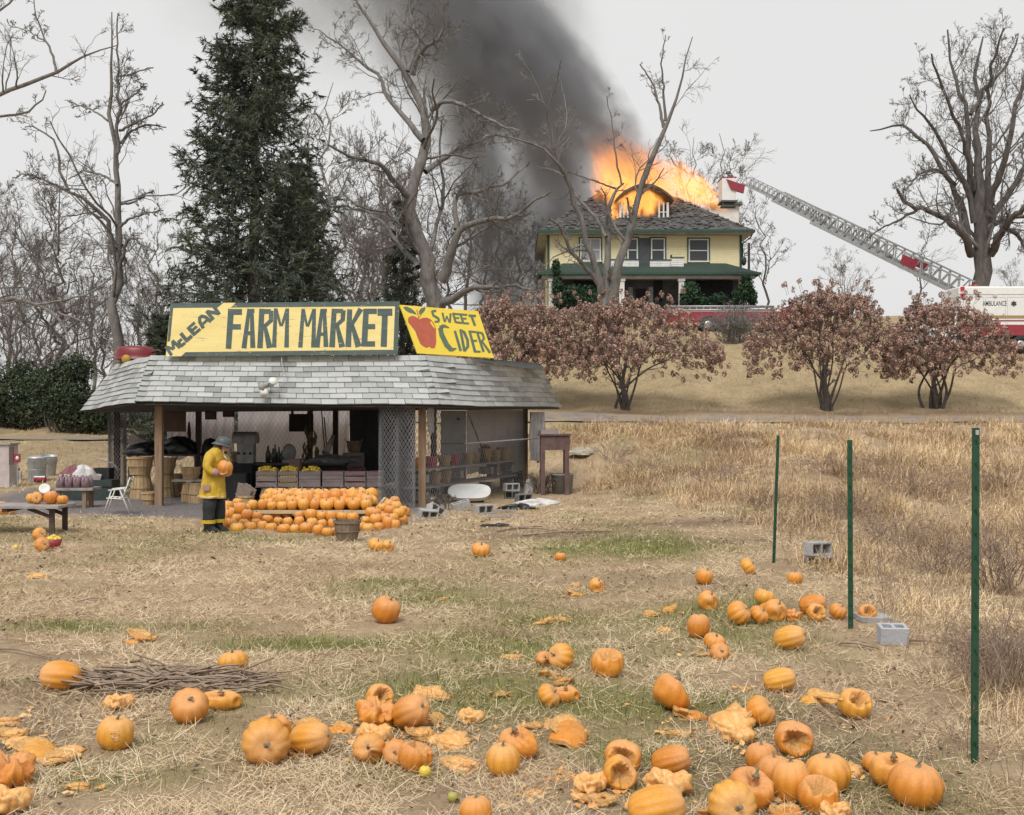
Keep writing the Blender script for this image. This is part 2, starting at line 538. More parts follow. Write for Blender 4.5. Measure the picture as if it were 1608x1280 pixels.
k=keep_grass(x,y,rng)&(rng.random(len(x))<.35+.6*(vnoise(x*.9+4,y*.9)+.5*vnoise(x*3,y*3)));x,y=x[k],y[k];m=len(x)
s_=(.005+.014*rng.random(m)**2)*np.interp(y,[6,12,27],[1,1.25,1.9]);a=rng.random(m)*6.28;z=gz(x,y)+.012+.02*rng.random(m)
Q=[np.stack([x+s_*np.cos(a+q)*(1.5 if i%2 else .8),y+s_*np.sin(a+q)*(1.5 if i%2 else .8),z+s_*.5*rng.normal(size=m)],-1)for i,q in enumerate((0,1.57,3.14,4.71))]
litter_m=blade_mat('dead_leaf_litter',[(.0,(.05,.035,.025)),(.5,(.17,.11,.065)),(.8,(.33,.22,.13)),(1,(.5,.38,.24))])
tag(np_mesh('leaf_litter',np.stack(Q,1).reshape(-1,3),np.arange(4*m).reshape(m,4),litter_m,attr={'v':np.repeat(rng.random(m),4)}),'brown dead leaves and chaff scattered through the straw',kind='stuff')
rng=np.random.default_rng(41)
x,y=view_scatter(560000,5.8,40.5,power=.85,rng=rng)
k=(rng.random(len(x))<fieldright(x,y)*.95)&(y<np.interp(x,[-14,0,60],[48,40.2,39.4]))
k&=(y<36.5)|(np.abs(x-3)<60)
cl=vnoise(x*1.1+2,y*.8)+.7*vnoise(x*2.9,y*2.4)
k&=rng.random(len(x))<.5+.6*cl
x,y,cl=x[k],y[k],cl[k]
m=len(x)
tall=np.interp(y,[6,13,20,30,40],[.18,.32,.47,.48,.28])*(.75+.45*np.clip(cl,-1,1.2))
L=tall*(.5+.9*rng.random(m))
wd=(.003+.003*rng.random(m))*np.interp(y,[6,12,24,40],[1,1.5,2.6,3.8])
lean=np.clip(.95+.42*rng.standard_normal(m),.05,1.5)
Vv,Ff=blades(x,y,L,wd,lean,rng,curl=.9)
tone=vnoise(x*.6+5,y*.45+1)
val=np.clip(.52+.22*rng.standard_normal(m)+.36*tone,0,1)
tag(np_mesh('tall_dry_grass',Vv,Ff,weed_m,attr={'v':np.repeat(val,5)}),'unmown tall dry grass on the right of the field',kind='stuff')
rng=np.random.default_rng(43)
x,y=view_scatter(58000,27,62,power=.9,rng=rng)
k=keep_grass(x,y,rng)&((fieldright(x,y)<.5)|(y>43))&(np.abs(y-np.interp(x,rx,ryc))>1.7)&((x<-9)|(y>35))
x,y=x[k],y[k];m=len(x)
Vv,Ff=blades(x,y,.08+.16*rng.random(m),.008+.01*rng.random(m),np.clip(.95+.4*rng.standard_normal(m),.1,1.5),rng)
val=np.clip(.38+.22*rng.standard_normal(m)+.35*vnoise(x*.35,y*.35)+.2*vnoise(x*1.1,y*1.1),0,1)
tag(np_mesh('lawn_grass',Vv,Ff,weed_m,attr={'v':np.repeat(val,5)}),'sparse tan grass over the bank and lawn',kind='stuff')
# trees
def resample(pts,n):
 pts=np.asarray(pts,float)
 d=np.r_[0,np.cumsum(np.linalg.norm(np.diff(pts[:,:3],axis=0),axis=1))]
 s=np.linspace(0,d[-1],n)
 P=np.stack([np.interp(s,d,pts[:,k])for k in range(pts.shape[1])],-1)
 for _ in range(2):
  P[1:-1]=.25*P[:-2]+.5*P[1:-1]+.25*P[2:]
 return P
def tube_batch(P,R,sides):
 """P (M,N,3), R (M,N) -> verts, quads"""
 M,N,_=P.shape
 T=np.empty_like(P)
 T[:,1:-1]=P[:,2:]-P[:,:-2];T[:,0]=P[:,1]-P[:,0];T[:,-1]=P[:,-1]-P[:,-2]
 T/=np.linalg.norm(T,axis=-1,keepdims=True)+1e-9
 ref=np.where(np.abs(T[:,:1,2:3])<.8,np.array([0,0,1.0]),np.array([0.83,0.55,0]))
 X=np.cross(T,ref);X/=np.linalg.norm(X,axis=-1,keepdims=True)+1e-9
 Y=np.cross(T,X)
 a=np.arange(sides)*2*PI/sides
 V=P[:,:,None]+(X[:,:,None]*np.cos(a)[:,None]+Y[:,:,None]*np.sin(a)[:,None])*R[:,:,None,None]
 idx=np.arange(M*N*sides).reshape(M,N,sides)
 a0=idx[:,:-1];b0=np.roll(a0,-1,2);a1=idx[:,1:];b1=np.roll(a1,-1,2)
 return V.reshape(-1,3),np.stack([a0,b0,b1,a1],-1).reshape(-1,4)
def grow(P,R,cnt,lenf,npts,angle,gnarl,up,rr,rng,t0=.25,t1=1.0,tippow=1.0,rmin=.006,flat=None):
 """children of branches P (M,N,3)"""
 M,N,_=P.shape
 L=np.linalg.norm(np.diff(P,axis=1),axis=-1).sum(1)
 t=t0+(t1-t0)*rng.random((M,cnt))**tippow
 t=np.minimum(t,.999)
 f=t*(N-1);i=np.floor(f).astype(int);u=(f-i)[...,None]
 mi=np.arange(M)[:,None]
 p=P[mi,i]*(1-u)+P[mi,i+1]*u
 r=R[mi,i]*(1-u[...,0])+R[mi,i+1]*u[...,0]
 tg=P[mi,i+1]-P[mi,i];tg/=np.linalg.norm(tg,axis=-1,keepdims=True)+1e-9
 p=p.reshape(-1,3);tg=tg.reshape(-1,3);r=r.ravel();t=t.ravel()
 Lc=(L[:,None]*np.ones(cnt)).ravel()*lenf*(1.15-.75*t)*(.55+.8*rng.random(len(t)))
 q=rng.standard_normal((len(t),3))
 if flat is not None:q=q*np.array(flat)
 q-=(q*tg).sum(-1,keepdims=True)*tg
 q/=np.linalg.norm(q,axis=-1,keepdims=True)+1e-9
 an=(angle*(.65+.7*rng.random(len(t))))[:,None]
 d=tg*np.cos(an)+q*np.sin(an)
 K=len(t)
 out=np.empty((K,npts,3));out[:,0]=p
 seg=(Lc/(npts-1))[:,None]
 for k in range(1,npts):
  d=d+gnarl*rng.standard_normal((K,3))+np.array([0,0,up])
  d/=np.linalg.norm(d,axis=-1,keepdims=True)
  out[:,k]=out[:,k-1]+d*seg
 r0=np.minimum(r*rr*(.75+.5*rng.random(K)),r*.9)
 r0=np.maximum(r0,rmin)
 Rr=r0[:,None]*np.linspace(1,.38,npts)[None]
 Rr=np.maximum(Rr,rmin*.7)
 return out,Rr
bark_grey=mat('grey_bark',(.17,.155,.145),(.08,.072,.066),5,.9,.8,22,c3=(.24,.222,.21),stretch=(1,1,.35))
bark_dark=mat('dark_bark',(.1,.088,.08),(.045,.04,.037),6,.9,.7,24,c3=(.15,.135,.125),stretch=(1,1,.35))
bark_pale=mat('pale_twigs',(.27,.25,.235),(.17,.155,.145),5,.9,.3,22)
bark_brown=mat('brown_twigs',(.19,.155,.138),(.11,.088,.078),5,.9,.3,22)
def tree_geo(limbs,levels,rng,gn0=.0,sides0=8):
 """limbs: (n,4) polylines x,y,z,r. levels: dicts for grow. returns list of (V,F) per level"""
 N=16
 A=np.stack([resample(l,N)for l in limbs])
 P,R=A[:,:,:3].copy(),A[:,:,3].copy()
 Ls=np.linalg.norm(np.diff(P,axis=1),axis=-1).sum(1)[:,None,None]
 jit=rng.standard_normal(P.shape)*gn0*Ls*.02
 jit[:,0]=0;P+=jit
 outs=[tube_batch(P,R,sides0)]
 cur=(P,R)
 pool=[(P,R)]
 for k,lv in enumerate(levels):
  lv=dict(lv);s=lv.pop('sides',4)
  src=lv.pop('src',k)
  cP,cR=grow(*pool[src],rng=rng,**lv)
  outs.append(tube_batch(cP,cR,s))
  pool.append((cP,cR))
 return outs
def join_geo(gs):
 Vs=[];Fs=[];o=0
 for v,f in gs:
  Vs.append(v);Fs.append(f+o);o+=len(v)
 return np.concatenate(Vs),np.concatenate(Fs)
def tree_obj(name,label,base,limbs,levels,seed,mt=None,mc=None,group=None,gn0=1.0,cat='tree',sides0=9):
 rng=np.random.default_rng(seed)
 g=tree_geo(limbs,levels,rng,gn0,sides0)
 th=thing(name,label,cat,base,group)
 off=np.array(base)
 v,f=g[0]
 np_mesh('trunk',v-off,f,mt or bark_grey,th,smooth=True)
 v,f=join_geo(g[1:])
 np_mesh('crown',v-off,f,mc or mt or bark_grey,th,smooth=True)
 return th
RS=[.5]
def limb(Y,pts,dy=None,rpx=None):
 """pts: (px,py,r_px) photo pixels -> world; dy: depth offsets at each point"""
 o=[]
 for i,(px,py,r)in enumerate(pts):
  d=0 if dy is None else np.interp(i/(len(pts)-1),np.linspace(0,1,len(dy)),dy)
  p=PX(px,py,Y+d)
  o.append((p.x,p.y,p.z,max(r*RS[0]*(Y+d)/F,.012)))
 return o
LV_OAK=[dict(cnt=9,lenf=.36,npts=8,angle=.85,gnarl=.24,up=.05,rr=.4,sides=4,t0=.2,rmin=.02),dict(cnt=6,lenf=.5,npts=6,angle=.8,gnarl=.28,up=.03,rr=.5,sides=3,t0=.15,rmin=.014),dict(cnt=5,lenf=.52,npts=4,angle=.75,gnarl=.26,up=.02,rr=.6,sides=3,t0=.1,rmin=.011),dict(cnt=4,lenf=.6,npts=3,angle=.7,gnarl=.2,up=.02,rr=.7,sides=3,t0=.1,rmin=.009)]
Yt=57
b0=PX(690,520,Yt)
L1=[limb(Yt,[(690,520,30),(683,470,27),(668,430,24),(660,380,22),(648,330,19),(643,296,17),(660,250,16),(672,205,15),(678,172,12),(660,140,11),(640,112,10),(612,80,8),(588,45,6),(570,8,4),(556,-40,3)],(0,0,.5,0)),limb(Yt,[(645,310,12),(628,296,10),(612,278,9),(605,262,8),(580,250,6),(545,244,5),(518,228,3)],(0,-2,-3)),limb(Yt,[(664,220,11),(650,200,9),(628,178,8),(608,158,7),(600,128,6),(585,108,5),(556,90,4),(525,65,3),(500,50,2)],(0,1,2)),limb(Yt,[(648,118,9),(652,90,8),(665,76,7),(690,62,6),(704,38,5),(690,10,4),(680,-30,3)],(0,-1,-2)),limb(Yt,[(678,172,9),(690,158,7),(720,162,6),(755,180,5),(790,200,3.5),(815,205,2.5)],(0,-1.5,-3)),limb(Yt,[(692,440,20),(705,415,15),(715,385,13),(717,355,11),(740,352,9),(780,346,7.5),(812,338,6),(835,318,4.5),(870,300,3)],(0,-1,-2.5)),limb(Yt,[(716,360,9),(716,330,8),(712,308,7),(735,300,6),(770,300,5),(800,285,4),(822,262,3)],(0,1,2)),limb(Yt,[(656,420,10),(640,400,8),(618,372,7),(600,345,5.5),(570,330,4.5),(535,322,3)],(0,2,4)),limb(Yt,[(690,480,16),(716,465,11),(742,450,9),(785,452,6),(825,448,4),(850,470,2.5)],(0,-2,-4)),limb(Yt,[(668,270,10),(690,255,8),(712,235,6),(748,228,5),(770,210,3.5),(805,220,2.5)],(0,2,4)),limb(Yt,[(640,112,7),(660,60,6),(640,20,5),(650,-40,3)],(0,1,2))]
tree_obj('bare_tree','large gnarled grey leafless tree rising behind the green and yellow market signs',b0,L1,[dict(LV_OAK[0],cnt=12,rr=.35),*LV_OAK[1:3],dict(LV_OAK[3],cnt=3)],5,bark_grey,bark_grey,gn0=.4)
Yt=54
b0=PX(955,540,Yt)
L2=[limb(Yt,[(955,540,22),(955,480,18),(963,440,17),(978,400,12),(990,360,11),(1000,320,10),(1015,280,9),(1030,240,9),(1040,205,8),(1048,185,6),(1068,160,3.5),(1074,110,2.5),(1083,60,1.5)],(0,0,-.5)),limb(Yt,[(1042,200,6),(1036,170,4),(1026,130,3),(1004,100,2)]),limb(Yt,[(1045,190,5),(1044,150,3.5),(1038,100,2.5),(1045,55,1.5)]),limb(Yt,[(948,520,20),(952,470,15),(953,420,11),(955,385,10),(954,355,9),(951,330,7),(962,305,6),(975,291,4),(980,289,2.5)],(0,.5,1)),limb(Yt,[(945,460,14),(940,430,11),(926,395,9),(912,350,8),(902,318,7.5),(892,280,6),(880,258,5),(862,235,4),(832,222,3),(795,214,2.5)],(0,-1,-3)),limb(Yt,[(900,300,5),(885,285,4),(872,245,3.5),(866,200,3),(855,165,2.5),(842,130,2),(815,85,1.4)],(0,-1,-2)),limb(Yt,[(945,450,11),(925,425,7),(900,400,6),(886,375,5),(880,350,4),(862,345,3)],(0,-1,-2)),limb(Yt,[(952,372,6),(935,340,5),(915,320,4),(900,300,3)],(0,2)),limb(Yt,[(976,290,3.5),(969,262,3),(964,230,2.5),(962,190,2),(952,150,1.4)]),limb(Yt,[(966,296,3.5),(945,288,2.6),(920,280,2.2),(892,270,1.8)],(0,-1.5)),limb(Yt,[(860,170,3),(875,130,2),(880,95,1.4)],(0,-1)),limb(Yt,[(870,235,3),(890,200,2.2),(888,160,1.6),(878,120,1.2)],(0,1)),limb(Yt,[(992,350,5),(988,330,4),(985,310,3)],(0,-.5))]
tf=tree_obj('bare_tree','forked grey leafless tree with cut limbs in front of the burning house',b0,L2,[dict(LV_OAK[0],cnt=6,lenf=.28,rmin=.014),dict(LV_OAK[1],cnt=5,rmin=.010),dict(LV_OAK[2],cnt=4,rmin=.009),dict(LV_OAK[3],cnt=3,rmin=.008)],6,gn0=.25,mc=bark_pale,mt=mat('fork_bark',(.16,.148,.14),(.06,.054,.05),3,.9,.9,18,c3=(.22,.205,.19),stretch=(1,1,.3)))
RS[0]=.42
Yt=62
b0=PX(1542,520,Yt)
L3=[limb(Yt,[(1542,520,36),(1543,450,31),(1540,400,31),(1540,360,30),(1540,330,22),(1536,280,15),(1532,220,11),(1528,170,8),(1536,110,6),(1545,60,3)],(0,0,1)),limb(Yt,[(1525,400,16),(1515,375,13),(1495,350,11),(1470,333,9),(1440,330,8),(1420,318,7),(1408,298,5)],(0,-2,-4)),limb(Yt,[(1440,330,6),(1412,345,4),(1385,358,3),(1360,375,2)],(0,-1),),limb(Yt,[(1520,370,14),(1512,330,12),(1500,290,10),(1480,262,8),(1460,235,7),(1440,205,6),(1420,192,5),(1395,198,3.5),(1365,208,2)],(0,1,2)),limb(Yt,[(1530,350,13),(1524,300,11),(1505,265,9),(1484,245,7),(1476,210,6),(1458,190,5),(1440,176,3.5),(1428,150,2.5)],(0,-1,-3)),limb(Yt,[(1535,340,14),(1520,250,11),(1524,200,9),(1510,150,7),(1495,110,5),(1490,50,3)],(0,2,3)),limb(Yt,[(1550,350,15),(1560,300,13),(1580,260,11),(1590,200,9),(1600,150,7),(1620,90,4)],(0,-2,-2)),limb(Yt,[(1548,370,15),(1570,320,12),(1600,280,10),(1640,230,7),(1670,160,4)],(0,1,2)),limb(Yt,[(1555,400,16),(1580,350,12),(1615,320,9),(1660,300,5)],(0,-2,-3)),limb(Yt,[(1545,330,12),(1555,240,10),(1548,160,7),(1560,100,5),(1575,45,3)],(0,0,-2)),limb(Yt,[(1530,300,9),(1515,225,7),(1495,180,6),(1470,120,5),(1465,85,3)],(0,-2,-4)),limb(Yt,[(1524,180,7),(1545,140,6),(1578,110,5),(1600,60,3)],(0,2)),limb(Yt,[(1500,290,7),(1470,262,5),(1440,275,4),(1420,300,2.5)],(0,-2)),limb(Yt,[(1575,355,10),(1600,370,7),(1612,395,5),(1640,390,3)],(0,-3))]
tree_obj('bare_tree','massive dark leafless tree standing behind the white ambulance',b0,L3,[dict(LV_OAK[0],cnt=12,lenf=.36,up=.14,rr=.33,rmin=.016),dict(LV_OAK[1],up=.1,rmin=.012),dict(LV_OAK[2],up=.08,rmin=.01),dict(LV_OAK[3],up=.05,cnt=2,rmin=.01)],8,bark_dark,bark_grey,sides0=12,gn0=.35)
RS[0]=.46
Yt=52
b0=PX(183,600,Yt)
L4=[limb(Yt,[(183,600,20),(182,520,18),(182,460,15),(187,400,12),(187,320,10),(186,250,9),(184,215,8),(172,180,6.5),(170,130,5),(180,95,4),(182,60,3),(178,30,2)],(0,.3,-.3)),limb(Yt,[(186,240,7),(184,180,5),(187,120,4),(184,60,3),(183,20,2)],(0,-1)),limb(Yt,[(175,400,11),(172,360,8),(162,330,7),(140,320,6.5),(115,312,6),(100,295,5),(97,260,4),(90,225,3.5),(75,205,3),(35,195,2)],(0,-1,-2)),limb(Yt,[(105,300,5),(75,285,4),(45,272,3),(20,280,2)],(0,-1)),limb(Yt,[(190,225,5),(205,205,4),(235,195,3),(262,200,2)],(0,1)),limb(Yt,[(188,205,5),(210,195,4),(240,180,3),(256,165,2)],(0,-2)),limb(Yt,[(183,120,4),(200,118,3),(240,105,2)],(0,-1)),limb(Yt,[(170,190,4),(150,175,3),(110,160,2)],(0,1)),limb(Yt,[(186,165,4),(210,150,3),(230,130,2)],(0,1)),limb(Yt,[(190,355,6),(205,342,4),(230,335,3),(256,330,2)],(0,-1)),limb(Yt,[(187,320,5),(205,320,4),(220,310,3),(240,298,2)],(0,1)),limb(Yt,[(188,420,6),(200,375,5),(215,375,3.5),(230,400,2)],(0,-1)),limb(Yt,[(184,290,5),(165,275,4),(130,268,3),(108,280,2)],(0,1))]
tree_obj('bare_tree','tall slender grey leafless tree left of the big spruce',b0,L4,[dict(LV_OAK[0],cnt=9,lenf=.3,rmin=.016),dict(LV_OAK[1],cnt=6,rmin=.012),dict(LV_OAK[2],cnt=4,rmin=.01),dict(LV_OAK[3],cnt=2,rmin=.009)],9,gn0=.45)
Yt=40
bz=GP(-150,700)
b0=Vector(PX(-150,690,Yt));b0.z=gz1(b0.x,b0.y)-.1
tb=[(b0.x,b0.y,b0.z,.55)]
L5=[tb+limb(Yt,[(-145,560,22),(-140,420,19),(-130,250,16),(-120,100,12),(-100,-80,8)]),limb(Yt,[(-135,300,12),(-80,200,9),(-20,150,7.5),(30,135,7),(80,122,6.5),(92,105,5.5),(125,100,4.5),(142,85,3),(185,70,1.5)],(0,-1,-2)),limb(Yt,[(88,115,4.5),(84,88,4),(70,62,3.2),(58,30,2.4),(52,-10,1.5)],(-2,-2)),limb(Yt,[(70,65,2.8),(45,48,2),(15,40,1.5)],(-2,-1)),limb(Yt,[(-135,260,9),(-60,190,6),(0,182,4.5),(40,182,4),(65,165,3),(72,140,2)],(0,2,2)),limb(Yt,[(-140,470,12),(-70,468,9),(0,472,8),(30,465,7),(60,478,6),(90,490,5),(105,510,4),(112,535,3),(110,566,2)],(0,-1,-3)),limb(Yt,[(60,478,4.5),(100,472,4),(140,462,3),(170,440,2)],(-2.5,-3)),limb(Yt,[(90,490,4),(130,505,3),(165,530,2),(180,545,1.5)],(-3,-3.5)),limb(Yt,[(-130,200,9),(-60,60,6),(0,20,4),(40,-20,2)],(0,1))]
tree_obj('bare_tree','old leafless tree at the left edge with limbs hanging into view',b0,L5,[dict(LV_OAK[0],cnt=7,lenf=.26,rmin=.012),dict(LV_OAK[1],cnt=6,rmin=.009),dict(LV_OAK[2],cnt=4,rmin=.007),dict(LV_OAK[3],cnt=3,rmin=.006)],10,gn0=.25)
def generic(seed,H,spread,nl,mt,levels,r=.2,fork=.3):
 rng=np.random.default_rng(seed)
 limbs=[]
 tr=[(0,0,-.4,r*1.15)]
 x=y_=0
 for k in range(1,9):
  x+=rng.normal()*.02*H;y_+=rng.normal()*.02*H
  tr.append((x,y_,H*k/8,r*(1.03-k/8)+.015))
 limbs.append(tr)
 for k in range(nl):
  t=fork+(.9-fork)*(k+rng.random())/nl
  i=t*8
  base=np.array([np.interp(i,range(9),[q[j]for q in tr])for j in range(4)])
  az=rng.random()*2*PI
  ln=spread*(1.25-.8*t)*(.7+.5*rng.random())
  pts=[tuple(base*[1,1,1,.62])]
  d=np.array([math.cos(az)*.8,math.sin(az)*.8,.55+.3*rng.random()])
  p=base[:3].copy()
  for q in range(1,6):
   d=d+rng.normal(size=3)*.18+[0,0,.08];d/=np.linalg.norm(d)
   p=p+d*ln/5
   pts.append((*p,max(base[3]*.55*(1-q/6),.014)))
  limbs.append(pts)
 return tree_geo(limbs,levels,rng,.8,6)
LVG=[dict(cnt=7,lenf=.44,npts=6,angle=.7,gnarl=.2,up=.1,rr=.42,sides=3,t0=.2,rmin=.018),dict(cnt=6,lenf=.5,npts=5,angle=.65,gnarl=.2,up=.08,rr=.55,sides=3,t0=.15,rmin=.013),dict(cnt=5,lenf=.6,npts=3,angle=.6,gnarl=.18,up=.05,rr=.6,sides=3,t0=.1,rmin=.011)]
protos=[]
def gen_proto(seed,H,spread,nl,mt,levels=LVG,r=.2,fork=.3):
 g=generic(seed,H,spread,nl,mt,levels,r,fork)
 th=thing('bare_tree','x','tree',(0,0,0))
 np_mesh('trunk',*g[0],mt,th,smooth=True)
 v,f=join_geo(g[1:])
 np_mesh('crown',v,f,mt,th,smooth=True)
 th['H']=H
 protos.append(th);th['used']=0
 return th
pA=gen_proto(51,14,6,14,bark_grey)
pB=gen_proto(52,14,5,12,bark_pale,r=.15,fork=.2)
pC=gen_proto(53,14,7,16,bark_brown,r=.17,fork=.12)
pD=gen_proto(54,10,3.2,9,bark_dark,[dict(LVG[0],cnt=6),dict(LVG[1],cnt=5),dict(LVG[2],cnt=3)],r=.1,fork=.25)
def put(proto,px,base_py,top_py,Y,label,group=None,rz=None):
 p=PX(px,base_py,Y)
 z=gz1(p.x,p.y)
 top=CAMH+(655-top_py)/F*Y
 s=max((top-z)/(proto['H']*1.08),.1)
 rz=rnd.random()*6.28 if rz is None else rz
 if not proto['used']:
  proto['used']=1
  proto.location=(p.x,p.y,z-.1);proto.rotation_euler=(0,0,rz);proto.scale=(s,)*3
  proto['label']=label
  if group:proto['group']=group
  return proto
 o=dup(proto,(p.x,p.y,z-.1),(0,0,rz),s,label,group)
 return o
gl='bare trees in the woods on the left'
KND={pA.name:'tall grey spreading',pB.name:'pale slender',pC.name:'low brown twiggy',pD.name:'small dark thin'}
put(pA,95,600,255,62,'grey spreading leafless tree between the left edge limbs and the slender tall tree')
for px,tp,Y,pr in((10,300,66,pC),(48,330,74,pB),(-20,240,70,pA),(140,340,78,pB),(160,420,60,pC),(70,430,58,pC),(25,420,60,pB),(222,360,66,pB),(238,400,72,pC),(208,455,58,pD),(262,330,82,pA),(125,440,64,pC),(0,450,57,pC)):
 put(pr,px,600,tp,Y,f'{KND[pr.name]} leafless tree among those crowded in the woods left of the spruce',gl)
gm_='bare trees behind the sign'
put(pB,525,520,90,74,'pale tall leafless tree directly behind the right flank of the spruce')
put(pC,600,520,180,78,'brown twiggy leafless tree just left of the big gnarled tree')
for px,tp,Y,pr in((560,250,82,pA),(586,300,70,pB),(612,260,72,pB),(640,330,88,pC),(575,360,66,pD),(545,330,70,pC)):
 put(pr,px,520,tp,Y,f'{KND[pr.name]} leafless tree standing between the spruce and the gnarled tree',gm_)
gs_='bare trees inside the smoke'
for px,tp,Y,pr in((735,240,92,pB),(760,280,96,pC),(790,255,98,pB),(820,300,92,pA),(845,330,96,pB),(705,300,90,pC)):
 put(pr,px,520,tp,Y,f'{KND[pr.name]} leafless tree faintly seen in the smoke left of the house',gs_)
put(pB,1093,480,190,100,'thin leafless tree behind the burning roof, left of the fire basket')
put(pB,1128,480,185,101,'thin leafless tree behind the burning roof, beside the fire basket')
put(pD,1195,520,300,84,'slim leafless tree beside the right corner of the yellow house')
put(pC,1330,560,385,64,'low spreading leafless tree under the raised fire ladder')
put(pC,1590,540,405,80,'small reddish brown leafless tree right of the massive trunk')
put(pD,1450,560,330,78,'small leafless tree behind the ladder foot, left of the massive trunk')
# spruces
needle_m=blade_mat('spruce_needles',[(.0,(.045,.058,.045)),(.45,(.095,.115,.085)),(.8,(.14,.155,.1)),(1,(.2,.195,.105))])
spruce_bark=mat('spruce_bark',(.09,.075,.065),(.045,.038,.034),6,.95,.6)
def spruce(label,base,H,Rb,nlev,seed,dens=1.0,name='spruce_tree',pw=.8):
 rng=np.random.default_rng(seed)
 th=thing(name,label,'tree',base)
 N=12
 zz=np.linspace(-.3,H,N)
 P=np.stack([rng.normal(size=N)*.03,rng.normal(size=N)*.03,zz],-1)[None]
 R=(np.linspace(.34,.03,N)*H/20)[None]
 np_mesh('trunk',*tube_batch(P,R,9),spruce_bark,th,smooth=True)
 B=[];BR=[];tt=[]
 for k in range(nlev):
  t=.03+.96*(k/nlev)
  z=H*t
  nb=int(rng.integers(9,12))
  rad=Rb*(1-t)**pw*(1+.08*math.sin(9*t))
  for q in range(nb):
   az=rng.random()*2*PI
   ln=rad*(.68+.4*rng.random())+.25
   s=np.linspace(0,1,8)
   droop=-.24*ln*np.sin(s*PI*.8)+(.22*ln*s**2.4 if t<.8 else .4*ln*s)
   pts=np.stack([math.cos(az)*ln*s,math.sin(az)*ln*s,z+droop],-1)
   pts[1:]+=rng.normal(size=(7,3))*.03*ln
   B.append(pts);BR.append(np.linspace(.045,.01,8)*(.4+.6*(1-t)));tt.append(t)
 B=np.array(B);BR=np.array(BR)
 geo=[tube_batch(B,BR,3)]
 cP,cR=grow(B,BR,int(13*dens),.3,3,1.0,.1,-.1,.4,rng,t0=.12,rmin=.008)
 v,f=join_geo(geo)
 np_mesh('bough',v,f,spruce_bark,th)
 K=len(cP);per=int(25*dens)
 i=rng.integers(0,2,(K,per));u=rng.random((K,per))[...,None]
 mi=np.arange(K)[:,None]
 p=(cP[mi,i]*(1-u)+cP[mi,i+1]*u).reshape(-1,3)
 tg=(cP[mi,i+1]-cP[mi,i]).reshape(-1,3);tg/=np.linalg.norm(tg,axis=1,keepdims=True)+1e-9
 i2=rng.integers(2,7,(len(B),20));u2=rng.random((len(B),20))[...,None];m2=np.arange(len(B))[:,None]
 p2=(B[m2,i2]*(1-u2)+B[m2,i2+1]*u2).reshape(-1,3)
 t2=(B[m2,i2+1]-B[m2,i2]).reshape(-1,3);t2/=np.linalg.norm(t2,axis=1,keepdims=True)+1e-9
 p=np.concatenate([p,p2]);tg=np.concatenate([tg,t2])
 n=len(p)
 d=tg+.6*rng.standard_normal((n,3))*[1,1,.6]+np.array([0,0,-.22]);d/=np.linalg.norm(d,axis=1,keepdims=True)
 sd=np.cross(d,rng.standard_normal((n,3)));sd/=np.linalg.norm(sd,axis=1,keepdims=True)+1e-9
 ln=(.12+.18*rng.random(n))[:,None];wd=(.013+.017*rng.random(n))[:,None]
 V=np.stack([p-sd*wd,p+sd*wd,p+d*ln+sd*wd*.3,p+d*ln-sd*wd*.3],1).reshape(-1,3)
 Fq=np.arange(4*n).reshape(n,4)
 rr=np.hypot(p[:,0],p[:,1])/(Rb*np.clip(1-p[:,2]/H,.05,1)**pw)
 val=np.clip(.4+.24*rng.standard_normal(n)+.22*vnoise(p[:,0]*.9+3,p[:,2]*.9),0,1)
 np_mesh('foliage',V,Fq,needle_m,th,attr={'v':np.repeat(val,4)})
 return th
def ground_at(px,Y):
 p=PX(px,600,Y);return Vector((p.x,p.y,gz1(p.x,p.y)-.1))
spruce('tall dark green spruce rising behind the left half of the market sign',ground_at(400,50),21.2,5.3,44,61,1.06,pw=.66)
spruce('shorter dark spruce tucked behind the right side of the tall spruce',ground_at(470,55),12.0,3.2,26,62,.7)
spruce('small dark evergreen left of the market sign, behind the roof corner',ground_at(262,47),5.6,1.7,16,63,.9)
spruce('small sparse evergreen standing under the gnarled tree behind the sign',ground_at(632,62),9.0,1.6,18,64,.6)
